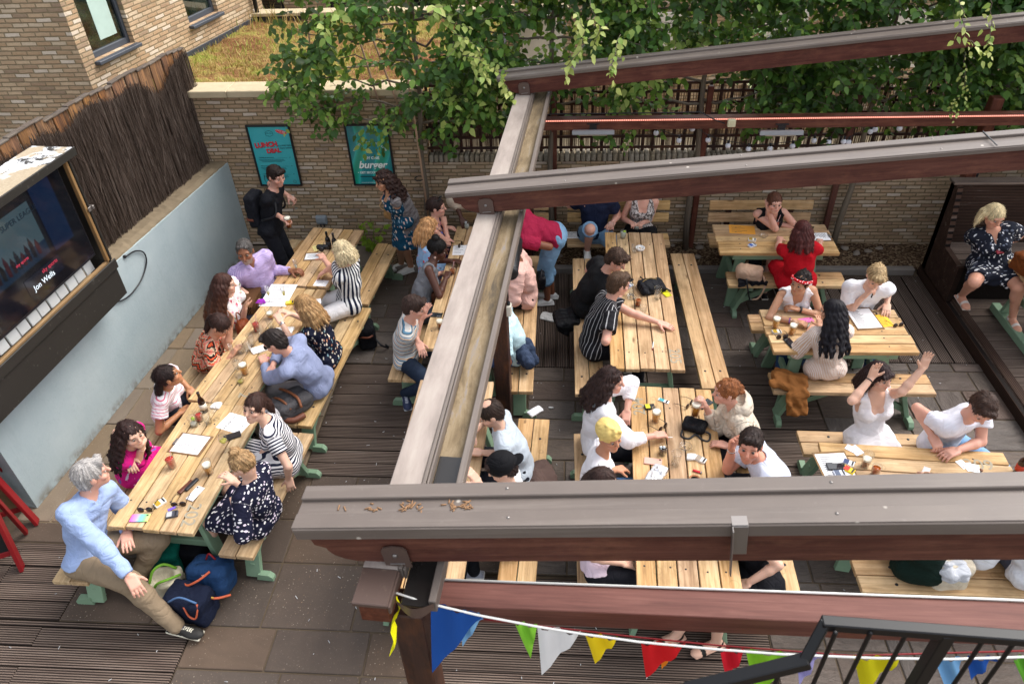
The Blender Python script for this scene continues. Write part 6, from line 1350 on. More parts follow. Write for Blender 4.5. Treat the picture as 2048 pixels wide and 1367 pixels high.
def make_hair(root, org, hp, HM, hs, H, hfw, hl, hu, spec, nb, tf, sl, s):
    kind, colr = spec[0], spec[1]; o = spec[2] if len(spec) > 2 else {}; c0 = col3(colr); c1 = col3(o.get('col2', colr)); th = o.get('th', .0)
    E = lambda x, y, z, a, b, c: ell(hp(x, y, z), HM, np.array((a, b, c))*hs)
    pr = [E(0, -.018, .032, .081+th, .102+th, .095+th)+(.02,)]; sb = [E(0, .105, -.035, .066, .07, .085)+(.014,), E(0, .03, -.13, .13, .12, .085)+(.02,)]
    def face_open(): return [E(0, .108, -.03, .066, .074, .088)+(.016,)]
    if kind == 'short':
        fr = o.get('front', .01)-.012; pr[0] = E(0, -.018, .033, .081, .101, .094)+(.02,); pr.append(cap(hp(-.03, .06, .088), hp(.035, .065, .088), .026*hs+fr, .026*hs+fr)+(.02,)); pr.append(E(0, -.05, -.02, .072, .06, .075)+(.02,)); sb = [E(0, .105, -.02, .068, .072, .078)+(.012,), E(0, .04, -.14, .13, .105, .10)+(.015,)]; sb += [E(.08*q, .01, -.035, .022, .03, .045)+(.006,) for q in (1, -1)]
    elif kind == 'bald': 
        pr = [E(0, -.02, .018, .081, .103, .085)+(.02,), E(0, -.05, -.02, .072, .06, .075)+(.02,)]; sb = [E(0, .11, .0, .07, .085, .1)+(.012,), E(0, .04, -.14, .13, .105, .10)+(.015,)]; pr[0] = E(0, -.018, .03, .079, .1, .093)+(.02,)
        if not o.get('full'): sb.append(E(0, -.035, .14, .042, .05, .055)+(.02,))
        else: pr.append(cap(hp(-.03, .05, .08), hp(.03, .05, .08), .02*hs, .02*hs)+(.02,))
        if not o.get('full'): pr.append(cap(hp(-.03, .055, .082), hp(.03, .055, .082), .018, .018)+(.02,))
    elif kind in ('long', 'bob'):
        sb = face_open(); Ln = o.get('len', .35 if kind == 'long' else .13); wave = o.get('wave', .0); a0 = o.get('a0', 75); fall = o.get('fall', V3(0, 0, -1)); fall = unit(fall)
        for a in range(a0, 361-a0, 11):
            ar = R_(a); st = hp(.078*math.sin(ar), .09*math.cos(ar)-.012, .005); rad = HM@V3(math.sin(ar), math.cos(ar), 0); rad = unit(V3(rad[0], rad[1], 0)); p = st; n_ = max(3, int(Ln/.06)); r = .026
            for j in range(n_):
                d = unit(fall+rad*(.30 if j == 0 else .22 if p[2] > nb[2]-.05 else -.02)-tf*(.3 if o.get('back', 1) else 0)+(V3(*rng.randn(3))*.1)); q = p+d*Ln/n_; pr.append(cap(p, q, r*hs, (r-.004)*hs)+(.024,)); p = q; r = max(.013, r-.022/n_+ wave*.3*math.sin(j*2+a)*.01)
    if kind == 'pony' or kind == 'bun' or kind == 'updo':
        pr = [E(0, -.018, .03, .081, .103, .096)+(.02,)]; sb = [E(0, .105, -.025, .067, .07, .082)+(.014,), E(0, .055, -.13, .13, .12, .095)+(.02,)]
        bp = o.get('pos', (0, -.115, .03))
        if kind == 'bun': pr.append(E(*bp, o.get('r', .04), o.get('r', .04), o.get('r', .04)*.85)+(.008,))
        elif kind == 'updo':
            for j in range(7): a = j*.9; pr.append(cap(hp(bp[0]+.03*math.cos(a), bp[1]+.02*math.sin(a)*.5, bp[2]+.03*math.sin(a)), hp(bp[0]+.03*math.cos(a+1.2), bp[1]-.015, bp[2]+.03*math.sin(a+1.2)), .016*hs, .014*hs)+(.006,))
        else:
            p = hp(*bp); pr.append(cap(p, p, .026, .026)+(.008,)); Ln = o.get('len', .3); d0 = unit(-hfw*.6-UPZ*.6+(o.get('side', 0))*hl); r = .026
            for j in range(7): d0 = unit(d0-UPZ*.5-tf*.02+rng.randn(3)*.06); q = p+d0*Ln/7; pr.append(cap(p, q, r, r-.001*(j > 3))+(.012,)); p = q; r = r+(.004 if j < 2 else -.0035)
    if o.get('fringe'): pr.append(cap(hp(-.045, .074, .056), hp(.045, .074, .056), .018*hs, .018*hs)+(.02,)); sb = [E(0, .108, -.045, .064, .074, .078)+(.01,)]
    fq = o.get('freq', 46)
    lo, hi = bounds([p[:3] for p in pr]); g = Grid(lo, hi, .0075)
    for p in pr: g.op(p[:3], p[3])
    for p in sb: g.op(p[:3], p[3], 'sub')
    ii = np.nonzero(np.abs(g.v) < .02); V = g.lo+np.array(ii).T*g.h; q = (V-H)@HM; an = np.arctan2(q[:, 0], q[:, 1]+.02); am = o.get('groove', .0026)
    g.v[ii] += (am*np.sin(an*fq/2+2.5*np.sin(q[:, 2]*28)+q[:, 2]*30)+am*.7*np.sin(an*fq+q[:, 2]*60)).astype(np.float32)
    if kind == 'short' or o.get('curly'): g.warp(o.get('curly', .0035), .035, rng.randint(99))
    V, F = g.mesh(); q = (V-H)@HM; tl = q[:, 2]; m_ = np.clip((-(V[:, 2]-H[2])-.02)/o.get('fade', .25), 0, 1)[:, None] if kind in ('long', 'bob', 'pony') else np.clip((-q[:, 2]+.0)/.06+.0, 0, 1)[:, None]*(0 if 'col2' not in o else 1)
    st = (.5+.5*np.sin(an_ := np.arctan2(q[:, 0], q[:, 1]+.02)*17+q[:, 2]*14))[:, None]*o.get('streak', 0); C = c0*(1-m_)+c1*m_; C = C*(1-st)+col3(o.get('streakc', 'e0c090'))*st
    tc = np.stack([an_*.0+np.arctan2(q[:, 0], q[:, 1]+.02)*.08, np.linalg.norm(q[:, :2], axis=1), q[:, 2] if kind not in ('short',) else q[:, 1]], 1)
    if len(V) < 10: return None
    nr = np.zeros_like(V); fn_ = np.cross(V[F[:, 2]]-V[F[:, 0]], V[F[:, 3]]-V[F[:, 1]])
    for i in range(4): np.add.at(nr, F[:, i], fn_)
    nr /= np.linalg.norm(nr, axis=1)[:, None]+1e-9; N = 1500 if kind in ('long', 'pony', 'bob') else 900; ix = rng.randint(0, len(V), N); p = V[ix]; n = nr[ix]; qq = q[ix]
    d = (qq-np.array([0, -.05, .13]))@HM.T; lg = np.clip((.0-qq[:, 2])/.06, 0, 1)[:, None] if kind in ('long', 'bob', 'pony') else 0; d = d/(np.linalg.norm(d, axis=1)[:, None]+1e-9)*(1-lg)+np.array([0, 0, -1.])*lg
    d = d+rng.randn(N, 3)*(.45 if o.get('curly') else .2); t = d-n*(d*n).sum(1)[:, None]; t /= np.linalg.norm(t, axis=1)[:, None]+1e-9; s_ = np.cross(n, t); L_ = (rng.uniform(.4, 1, N)*(.05 if kind in ('long', 'bob', 'pony') else .028))[:, None]; w_ = rng.uniform(.0008, .0022, N)[:, None]
    b = p-n*.001; m1 = p+t*L_*.55+n*.0022; tp = p+t*L_+n*rng.uniform(-.001, .006, N)[:, None]; SV = np.stack([b-s_*w_, b+s_*w_, m1+s_*w_, m1-s_*w_, tp+s_*w_*.3, tp-s_*w_*.3], 1).reshape(-1, 3)
    i6 = np.arange(N)*6+len(V); SF = np.concatenate([np.stack([i6, i6+1, i6+2, i6+3], 1), np.stack([i6+3, i6+2, i6+4, i6+5], 1)]); cs = np.repeat(C[ix]*rng.uniform(.45, 1.7, N)[:, None], 6, 0)
    V = np.concatenate([V, SV]); F = np.concatenate([F, SF]); C = np.concatenate([C, np.clip(cs, 0, 1)]); tc = np.concatenate([tc, np.repeat(tc[ix], 6, 0)])
    me = mkmesh('hair', V-org, F, MAT['hair'], tc+3, np.full(len(V), .5), C, smooth=True); return mkobj('hair', me, root)
# ================================================================= PEOPLE
C_ = cloth; PL = lambda c, **k: cloth('plain', c, **k)
T = lambda m, k='tee', **kw: dict(k=k, m=m, **kw)
TR = lambda m, **kw: dict(k='trousers', m=m, **kw)
Z0 = (None, None); W_SH = ('e6e4e0', 'd8d4ce', 'trainer')
Bk = lambda x, y, z=.55: (x, y, z)
jean = C_('denim', '2a3a52', '3c5070'); jeanl = C_('denim', '6f93b4', '86a8c4'); black = PL('141417')
PP = {}
def up_head(x, y, z=.55, lean=0, face=-90, L=.66):
    v = V3(x, y, z)+V3(math.cos(R_(face))*lean, math.sin(R_(face))*lean, math.sqrt(L*L-lean*lean)); d = v-CAM; w_ = d@_fw; return (1024+FPX*(d@CR)/w_, 683.5-FPX*(d@CU)/w_)
PP['blue'] = person('grey haired man in a pale blue shirt and beige trousers at the bench end', (183, 948), (178, 1108), -12, 42, 4, s=1.08, skin='pink', hair=('short', '8e8986', dict(streak=.4, streakc='c0bcb8')), top=T(PL('98abd2'), 'shirt', sl=.97, w=.005), bot=TR(PL('8a7862'), loose=.02), hands=((254, 1078, .66), (283, 1175, .60)), elbows=((232, 1000, .8), (205, 1075, .75)), knees=((322, 1078, .54), (282, 1172, .53)), feet=((258, 1185), (360, 1258)), shoes=('2a2826', 'ddd6c2', 'trainer'), fdir=(None, V3(1, -.2, 0)), curl=(.3, .3), hdir=(None, V3(.5, -.5, -.55)), spread=12)
PP['pink'] = person('woman with long dark hair in a bright pink dress, fist raised to her mouth', (262, 868), Bk(-3.70, 4.2), 0, -28, 6, male=False, skin='fair', hair=('long', '2b1a17', dict(len=.36, wave=.3, curly=.006)), top=T(C_('floral', 'd2207e', 'e8d0e0', '7a5aa8', 'e89ac8', p=.075), sl=.33, loose=.03), bot=dict(k='skirt', m=C_('floral', 'd2207e', 'e8d0e0', '7a5aa8', 'e89ac8', p=.075)), hands=((288, 884, 1.03), (262, 930, .85)), elbows=((287, 955, .80), (335, 893, .80)), curl=(1.0, .5))
PP['stripe3'] = person('dark haired woman with a low ponytail in a white tee with thin pink stripes', (336, 752), Bk(-3.72, 4.93), 0, 32, -12, male=False, skin='olive', hair=('pony', '231715', dict(pos=(0, -.1, -.03), len=.16)), top=T(C_('thinh', 'e6e0e2', 'd06a80', p=.03), sl=.25, loose=.02), bot=TR(PL('22242e')))
PP['orange'] = person('woman in an orange and black patterned top leaning her forehead on her hand', (440, 650), Bk(-3.66, 5.72), 5, -12, 42, male=False, skin='med', hair=('pony', '33201b', dict(len=.42, pos=(.02, -.11, .0))), top=T(C_('ikat', 'e0603c', '2a1a1c', 'd8c0a0', 'e89080'), sl=.3, loose=.04), bot=dict(k='skirt', m=C_('ikat', 'e0603c', '2a1a1c', 'd8c0a0', 'e89080')), hands=((463, 636, 1.07), (470, 700, .80)), elbows=((480, 702, .80), None), curl=(.3, .3))
PP['floral5'] = person('woman with very long straight brown hair in a white floral top beside the wicker basket', (450, 568), Bk(-3.58, 6.45), -5, 15, 8, male=False, skin='fair', hair=('long', '3f2720', dict(len=.5, col2='6b4630', fade=.5, freq=30)), top=T(C_('floral', 'e8e4e4', 'c03050', '8aa070', '8a70a8', 'e0a0b0', p=.05), sl=.4), bot=TR(PL('2c2c36')), hands=((492, 607, .90), None), elbows=((465, 625, .78), None), curl=(.15, .3))
PP['purple'] = person('heavy man with greying hair in a lilac checked shirt reaching across the far table', (490, 503), (528, 583), -48, -78, 6, s=1.06, fat=1.28, skin='8a5a40', hair=('bald', '4a4644', dict(full=1, col2='8a8682')), top=T(C_('check', 'cfbde0', '8a70b8', p=.012), 'shirt', sl=.97, w=.005), bot=TR(PL('2c2e36')), hands=((482, 608, .70), (594, 541, .80)), elbows=((462, 560, .7), (568, 548, .72)), curl=(.5, .5), extra=dict(beard=('a8a09a', .5)))
PP['black7'] = person('standing man in a black T-shirt and rucksack holding two drinks by the turquoise poster', (552, 352), (541, 455), -5, -32, 16, stand=True, skin='pink', hair=('short', '261b17', dict(front=.016)), top=T(PL('16171c'), sl=.25, hem=-.05), bot=TR(PL('1b1c22')), hands=((573, 440, 1.10), (586, 398, 1.12)), elbows=((535, 425, 1.1), (580, 395, 1.05)), curl=(.75, .8), extra=dict(beard=('3a241c', .3)), fdir=(V3(1, -.4, 0), V3(1, -.2, 0)))
PP['blonde8'] = person('white blonde woman in a bold navy striped blouse and white trousers seen from behind', (684, 503), (697, 602), 208, 165, 15, male=False, skin='pink', s=1.04, fat=1.1, shyaw=165, hair=('bob', 'c2b08c', dict(len=.12, curly=.003)), top=T(C_('vstripe', '1c2238', 'e8e6e4', p=.04), sl=.35, loose=.05, hem=-.04), bot=TR(PL('e6e2e2'), loose=.016), hands=((642, 510, .92), (641, 548, .82)), elbows=((645, 530, .86), (636, 545, .80)), curl=(.4, .3))
PP['navy9'] = person('blonde woman in a navy floral top raising both hands over the lager', (608, 612), (655, 712), 176, 180, 10, male=False, skin='fair', hair=('long', '8a6844', dict(len=.22, streak=.35, streakc='c8a472')), top=T(C_('floral', '171a2c', 'd8d0c0', 'c08a70', '8aa8b0', 'e8d8c8', p=.036), sl=.3, loose=.02, hem=-.05), bot=dict(k='skirt', m=C_('floral', '171a2c', 'd8d0c0', 'c08a70', '8aa8b0', 'e8d8c8', p=.036)), hands=((556, 633, .98), (567, 622, .98)), elbows=((592, 690, .80), (600, 640, .8)), curl=(.5, .5))
PP['blue10'] = person('man with glasses in a blue grey shirt leaning on crossed forearms over the table', (550, 683), (640, 765), 172, 178, 30, skin='pink', fat=1.02, hair=('short', '2a2220', dict(front=.012)), top=T(PL('8890ae'), 'shirt', sl=.85, w=.005), bot=TR(PL('857f80')), hands=((526, 716, .80), (539, 746, .84)), elbows=((548, 765, .80), (535, 702, .79)), curl=(.25, .25), extra=dict(order=[0, 1]), L=.72)
PP['breton'] = person('woman with red lips in a navy and white striped dress looking up at the viewer', (510, 815), (575, 912), 190, 252, -14, male=False, skin='fair', shyaw=205, hair=('pony', '3a2620', dict(len=.18, pos=(0, -.11, .02))), top=T(C_('hstripe', '20243a', 'e8e4e4', p=.026), sl=.27), bot=dict(k='skirt', m=C_('hstripe', '20243a', 'e8e4e4', p=.026), len=.9), hands=((577, 962, .49), (527, 905, .62)), elbows=((572, 925, .8), None), curl=(.3, .3), hdir=(V3(.1, -.3, -1), None), L=.66)
PP['blossom'] = person('woman with a blonde top knot in a navy dress sprinkled with white blossoms', (486, 928), (522, 1032), 165, 178, 30, male=False, skin='fair', hair=('bun', '8a6a48', dict(pos=(0, -.04, .13), r=.042, streak=.5, streakc='c8a678', curly=.005)), top=T(C_('dots', '1b1c30', 'e0dce0', 'd8c8d8', 'e8e4e4', p=.027), sl=.9, loose=.02), bot=dict(k='skirt', m=C_('dots', '1b1c30', 'e0dce0', 'd8c8d8', 'e8e4e4', p=.027), len=.9), hands=((455, 952, .92), (470, 1000, .8)), elbows=((412, 982, .80), None), curl=(.5, .3))
PP['shades13'] = person('smiling dark haired woman with sunglasses pushed up on her head, chin on hand', (873, 414), Bk(-1.56, 7.66), 5, 0, 5, male=False, skin='pink', hair=('updo', '2c1c18', dict(pos=(0, -.1, .0))), top=T(C_('floral', '2a2440', '8a5a90', 'c88a90', '4a5a9a', p=.06), 'strap'), bot=dict(k='skirt', m=C_('floral', '1c1c34', '8a5a90', 'c88a90', '4a5a9a', p=.06)), hands=((887, 437, .98), (900, 455, .79)), elbows=((908, 462, .80), None), curl=(.9, .3))
PP['straw14'] = person('strawberry blonde woman in a pale blue top with red flowers', (860, 455), Bk(-1.57, 7.22), 12, 12, 10, male=False, skin='pink', hair=('long', 'a87a4e', dict(len=.2, streak=.3, streakc='cfa478')), top=T(C_('floral', '8fb0d4', 'c8403c', 'a8c8e4', 'e07060', p=.06), sl=.22), bot=dict(k='skirt', m=C_('floral', '8fb0d4', 'c8403c', 'a8c8e4', 'e07060', p=.06)), hands=((895, 480, .80), None), elbows=(None, None))
PP['grey15'] = person('woman with a high black bun, grey sleeveless top and round earring', (876, 497), Bk(-1.56, 6.55), 8, -5, 18, male=False, skin='dark', s=1.06, hair=('bun', '100c0c', dict(pos=(0, -.05, .125), r=.042)), top=T(PL('6f7075'), 'sleeveless', hem=-.06), bot=TR(PL('3a3c44')), hands=((896, 545, .86), (915, 522, .80)), elbows=((878, 583, .80), (895, 525, .8)), curl=(1.0, .7))
PP['tee16'] = person('man in a white tee with thin blue and orange stripes, face in his hand', (828, 614), (812, 712), 2, 0, 20, skin='pink', hair=('short', '3a2a24', dict(front=.012)), top=T(C_('thinh', 'd9d5cf', '5c86a0', 'd09048', '50606c', p=.03), sl=.3, loose=.02), bot=TR(C_('denim', '1f2838', '2b3648')), hands=((849, 622, 1.05), (842, 697, .80)), elbows=((862, 690, .80), (845, 660, .79)), curl=(.25, .4), knees=(None, (868, 772, .5)), feet=(None, (797, 790, .16)), fdir=(None, V3(.3, -1, 0)), shoes=('2b3450', 'c8ccd4', 'trainer'))
PP['beige17'] = person('person in a loose beige blouse resting a hand on the table by the gutter', up_head(-.93, 8.2, .55, .12), Bk(-.93, 8.2), -90, -90, 15, male=False, skin='dark', hair=('short', '14100f'), top=T(PL('c9b8a4'), 'vneck', sl=.62, loose=.05), bot=TR(PL('35302e')), hands=((927, 447, .80), (960, 440, .8)), elbows=((918, 425, .9), None), curl=(.25, .3))
PP['magenta'] = person('man in a magenta T-shirt and denim shorts bending over the bench', (1012, 447), (1110, 470), 184, 186, 40, stand=True, skin='brown', fat=1.12, hair=('short', '14100f'), top=T(PL('98203f'), sl=.3, hem=.02, loose=.015), bot=dict(k='shorts', m=jeanl, leg=.52), hands=((1046, 480, .98), (1032, 470, 1.0)), elbows=((1078, 492, 1.02), None), feet=((1095, 598), (1104, 585)), shoes=('e8e6e4', 'f0eeea', 'plain'), L=.66, fdir=(V3(-1, -.15, 0), V3(-1, .1, 0)))
PP['pink19'] = person('person in a pale pink shirt and black trousers under the black cylinder heater', (1022, 497), (1052, 590), 182, 185, 15, skin='brown', male=True, fat=1.05, hair=('short', '1c1413'), top=T(PL('dfb2a6'), 'shirt', sl=.5, w=.008, hem=-.06, loose=.03), bot=TR(PL('17171b')), hands=((990, 560, .80), None))
PP['cyan20'] = person('person in a pale cyan shirt with a denim jacket behind the timber post', (990, 612), (1030, 700), 182, 182, 12, skin='brown', male=True, hair=('short', '1c1413'), top=T(PL('b8d4dc'), sl=.35, hem=-.02), bot=dict(k='shorts', m=C_('denim', '3c4f78', '4a608c'), leg=.55), hands=((950, 660, .80), None))
PP['bald21'] = person('balding man in a pale short sleeved shirt reaching for a green lighter', (980, 826), (1038, 935), 184, 196, 28, skin='fair', hair=('bald', '2e211b', dict()), top=T(PL('b6bfc8'), 'shirt', sl=.34, w=.005, loose=.03), bot=dict(k='shorts', m=PL('22242c')), hands=((937, 876, .86), (945, 903, .80)), elbows=((962, 850, .85), (998, 905, .80)), curl=(.7, .4), extra=dict(order=[1, 0], beard=('3a2a22', .35)))
PP['cap22'] = person('man in a black baseball cap gesturing with one hand above the nearest rafter', (1004, 935), Bk(-.36, 3.62), 180, 190, 25, skin='fair', hair=('short', '2a1c18'), top=T(PL('dcdcde'), sl=.27), bot=TR(PL('1a1b20')), hands=((945, 950, .98), (930, 985, .8)), elbows=((985, 985, .85), None), curl=(.2, .3), feet=(None, (948, 1140)), shoes=('9a9ca8', 'e0dcd8', 'trainer'))
PP['navy23'] = person('man in a navy shirt and denim shorts, one ankle stretched out, on the wall bench', up_head(.38, 8.2, .55, .02), Bk(.38, 8.22), -88, -90, 5, s=1.04, skin='pink', fat=1.15, hair=('short', '3a2a22'), top=T(PL('1c2238'), 'shirt', sl=.3, loose=.02), bot=dict(k='shorts', m=jeanl, leg=.45), hands=((1222, 450, .80), (1165, 405, 1.0)), elbows=((1232, 430, .8), (1170, 420, .8)), curl=(.8, .4), knees=((1240, 500, .52), (1180, 458, .80)), feet=(None, (1174, 503, .34)), shoes=('e8e6e2', 'c0b8b0', 'plain'))
PP['snake24'] = person('woman in a snake print top and black skirt cradling a glass on the wall bench', up_head(.95, 8.2, .55, .02), Bk(.95, 8.22), -92, -90, 10, male=False, skin='pink', hair=('long', '5a3c2c'), top=T(C_('animal', 'd8d0cc', 'a89a94', '5c5450', p=.03), 'strap'), bot=dict(k='skirt', m=black, len=.75), hands=((1266, 447, .80), (1281, 447, .80)), elbows=((1246, 430, .75), (1305, 430, .75)), curl=(.7, .7))
PP['black25'] = person('curly haired man in a plain black shirt leaning towards his friend at table 205', (1233, 520), (1165, 605), 12, -25, 35, s=1.04, skin='pink', hair=('short', '3c2a20', dict(curly=.008)), top=T(PL('1b1b1d'), 'shirt', sl=.32, loose=.03, hem=-.05), bot=TR(PL('15151a')), hands=((1240, 585, .80), (1235, 555, .8)), L=.74)
PP['pin26'] = person('man in a black pinstriped shirt stretching his arm across table 205', (1237, 568), (1185, 690), 10, 22, 15, s=1.04, skin='pink', fat=1.06, hair=('short', '4a3628', dict(curly=.005)), top=T(C_('pin', '1d1c20', 'b0aeb0', p=.034), 'shirt', sl=.33, loose=.035, w=.005, hem=-.06), bot=TR(PL('18181d')), hands=((1330, 649, .79), (1222, 655, .79)), elbows=((1255, 662, .80), None), curl=(.08, .6))
PP['white27'] = person('woman with long wavy dark hair in a white blouse holding a cigarette over the table', (1222, 760), (1192, 882), 4, -14, 8, male=False, skin='pink', fat=1.08, s=1.03, hair=('long', '2f1f1c', dict(len=.3, wave=.4, curly=.006)), top=T(PL('e9e6ea'), 'vneck', sl=.72, loose=.02), bot=TR(PL('15161c')), hands=((1325, 868, .82), (1252, 838, .80)), elbows=((1262, 880, .86), (1262, 815, .85)), curl=(.5, .5))
PP['wrap28'] = person('woman with a yellow headwrap in a white T-shirt glancing to the right', (1218, 872), Bk(.26, 3.98), -5, -52, 2, male=False, skin='c08a6c', hair=None, top=T(PL('ece9ee'), sl=.3, loose=.02), bot=TR(C_('denim', '3a5a80', '4a6c94')), hands=((1246, 936, .79), (1185, 985, .6)), elbows=((1225, 965, .80), None), curl=(.4, .3))
PP['brown29'] = person('brown haired person whose parted hair shows just above the nearest rafter', (1206, 962), Bk(.27, 3.36), 5, 0, 12, male=False, skin='fair', hair=('long', '33231f', dict(len=.25)), top=T(PL('d9c4d0'), sl=.3), bot=TR(PL('1a1a20')), hands=((1265, 1010, .8), None), shoes=('c8c8cc', 'e0dedc', 'trainer'))
PP['fleece30'] = person('auburn haired woman in a cream fleece hoodie lifting a pint of lager', (1452, 783), (1492, 892), 180, 186, 5, male=False, skin='pink', fat=1.12, hair=('updo', '84502e', dict(pos=(0, -.115, .01), curly=.006)), top=T(C_('fleece', 'ddd0be', 'c8b8a4', p=.01), sl=.8, off=.026, loose=.02), bot=TR(PL('2a2a30')), hands=((1405, 800, 1.0), (1437, 887, .79)), elbows=((1432, 815, .9), (1470, 895, .8)), curl=(.75, .3))
PP['pale31'] = person('man with cropped dark hair in a pale shirt resting his temple on his hand', (1500, 890), (1545, 990), 186, 250, -6, s=1.06, fat=1.2, skin='d99880', hair=('short', '2a1f1c', dict(front=.012)), top=T(PL('c9cfe0'), 'shirt', sl=.33, loose=.03, w=.005), bot=TR(PL('22232b')), hands=((1466, 882, 1.12), (1500, 1000, .6)), elbows=((1448, 938, .80), None), curl=(.5, .3), extra=dict(beard=('5a3a2c', .3), order=[1, 0]))
PP['black32'] = person('woman in a black cold shoulder top with her cheek on her palm behind table 207', (1549, 406), Bk(2.46, 8.18), -90, -84, 0, male=False, skin='pink', fat=1.18, hair=('updo', '5a382a', dict(pos=(0, -.1, .02))), top=T(PL('17171a'), 'strap'), bot=TR(PL('22232b')), hands=((1533, 413, 1.08), (1542, 445, .80)), elbows=((1520, 446, .80), (1580, 446, .80)), curl=(.15, .3))
PP['red33'] = person('woman in a red dress with dark red hair seen from behind at table 207', (1603, 462), (1592, 560), 92, 105, 8, male=False, skin='pink', fat=1.22, hair=('long', '451e1b', dict(len=.2)), top=T(PL('b0101e'), sl=.27, hem=-.08), bot=dict(k='skirt', m=PL('b0101e'), flare=1), hands=((1560, 475, .80), (1640, 480, .80)), elbows=((1545, 505, .8), (1640, 500, .8)))
PP['band34'] = person('woman in a white tank top with a red bandana hairband looking over her shoulder', (1601, 565), Bk(2.42, 6.52), -88, -135, 2, male=False, skin='tan', hair=('bun', '1f1514', dict(pos=(0, -.03, .12), r=.03, col2='1f1514', curly=.008)), top=T(PL('e6e2e6'), 'tank'), bot=TR(C_('denim', '2c4468', '3a5880')), hands=((1603, 645, .80), (1582, 614, .82)), elbows=((1573, 625, .82), (1632, 618, .80)), curl=(.4, .6), extra=dict(order=[1, 0]))
PP['blond35'] = person('person with swept blond hair in a white T-shirt drawing on a black vape', (1752, 552), Bk(3.06, 6.52), -98, -96, 38, male=True, skin='fair', hair=('short', '8f7552', dict(front=.02, streak=.6, streakc='c8ae84', curly=.005)), top=T(PL('e4e2e6'), sl=.3, loose=.03), bot=TR(C_('denim', '3c5f8c', '4a6f9c')), hands=((1737, 583, 1.0), (1773, 618, .79)), elbows=((1728, 610, .85), (1775, 600, .8)), curl=(.9, .2))
PP['back36'] = person('woman with long black hair in a peach striped shirt seen from behind', (1664, 622), (1650, 735), 92, 150, 8, male=False, skin='med', hair=('long', '17141a', dict(len=.4, freq=30)), top=T(C_('vstripe', 'd6b49c', 'e9e0dc', p=.012), sl=.9, loose=.03, hem=-.09, off=.018), bot=TR(jean), hands=((1640, 640, .95), (1625, 655, .8)), elbows=((1628, 680, .8), None))
PP['wave37'] = person('woman in a white sundress waving both hands in the air', (1759, 752), (1737, 875), -82, -62, 2, male=False, skin='fair', hair=('long', '2b1b1b', dict(len=.2, fringe=1, wave=.3)), top=T(PL('e9e4e6'), 'strap', hem=-.04), bot=dict(k='skirt', m=PL('e9e4e6'), flare=1), hands=((1754, 742, 1.28), (1858, 722, 1.42)), elbows=((1716, 785, 1.2), (1838, 748, 1.35)), curl=(.12, .12), hdir=(V3(.1, .1, 1), V3(.12, .2, 1)), pn=(V3(.1, -1, .1), V3(0, -1, .1)))
PP['tee38'] = person('man in a white T-shirt and pale jeans sorting playing cards at table 209', (1965, 815), (1880, 880), -62, -95, 38, s=1.05, skin='pink', hair=('short', '38261e', dict(front=.008)), top=T(PL('e0dfe8'), sl=.27, loose=.02), bot=TR(C_('denim', '7397bd', '86a9cc')), hands=((1873, 888, .82), (1900, 905, .80)), elbows=((1855, 845, .9), (1950, 885, .80)), curl=(.7, .45), L=.74)
PP['thirty'] = person('person in a dark green T-shirt with cream lettering on the back', (1862, 985), Bk(2.62, 3.40), 85, 80, 12, skin='fair', hair=('short', '6a4a34'), top=T(PL('11231d'), sl=.27, hem=-.06), bot=TR(PL('20222a')), hands=((1852, 948, .86), None), curl=(.6, .3))
PP['linen43'] = person('person in a loose white linen shirt at the right end of the near bench', (2050, 990), Bk(3.42, 3.38), 92, 90, 10, skin='fair', male=True, hair=('short', '4a3628'), top=T(PL('dcdce0'), sl=.5, loose=.04, hem=-.09, off=.022, w=.007), bot=TR(PL('4a4c58')), hands=(None, None))
PP['curly41'] = person('woman with long curly light brown hair in a black dress and sandals', (1445, 1010), Bk(1.45, 3.30), 205, 215, 20, male=False, skin='fair', hair=('long', '8a6642', dict(len=.46, curly=.012, wave=.5, streak=.4, streakc='b89468')), top=T(PL('16161b'), 'tank'), bot=dict(k='skirt', m=PL('16161b'), len=.7), hands=(None, None), feet=((1432, 1282), (1352, 1268)), shoes=('15120f', '15120f', 'sandal'))
PP['booth40'] = person('blonde woman in a black and white floral dress reading a red phone', (1988, 432), P(1985, 528, .70), -95, -78, 20, male=False, skin='d29a80', fat=1.5, s=1.04, hair=('bob', 'c9b48a', dict(len=.16, a0=100, streak=.4, streakc='e0d0a8')), top=T(C_('floral', '20232e', 'd8d8dc', '6a7080', 'e8e8e8', p=.034), 'vneck', sl=.3, loose=.05), bot=dict(k='skirt', m=C_('floral', '20232e', 'd8d8dc', '6a7080', 'e8e8e8', p=.034), len=.8, flare=1), hands=((1985, 490, 1.0), (2006, 492, 1.0)), elbows=((1955, 475, 1.0), (2040, 470, 1.0)), curl=(.6, .6), knees=((2030, 565, .70), (1950, 562, .70)), feet=((2024, 640, .2), (1916, 598, .2)), shoes=('d8cfc8', 'c8a898', 'sandal'), dz=.12, seat=.58)
PP['girl'] = person('standing young woman with long wavy hair, teal floral dress and grey cardigan', (767, 360), (805, 437), 205, 222, 16, stand=True, male=False, skin='tan', hair=('long', '2b1a16', dict(len=.3, fringe=1, wave=.5, curly=.009)), top=T(C_('floral', '124058', 'c8a8a0', '7a98a8', 'd8c8b8', p=.045), 'strap', hem=.0), bot=dict(k='skirt', m=C_('floral', '124058', 'c8a8a0', '7a98a8', 'd8c8b8', p=.045), drop=.34), hands=((775, 402, .98), (768, 395, 1.0)), elbows=((800, 395, 1.05), (770, 375, 1.0)), feet=((803, 526), (822, 532)), shoes=('e6e4e2', 'f0eeea', 'plain'), L=.66, fdir=(V3(-.7, -.5, 0), V3(-.7, -.5, 0)), curl=(.5, .4))

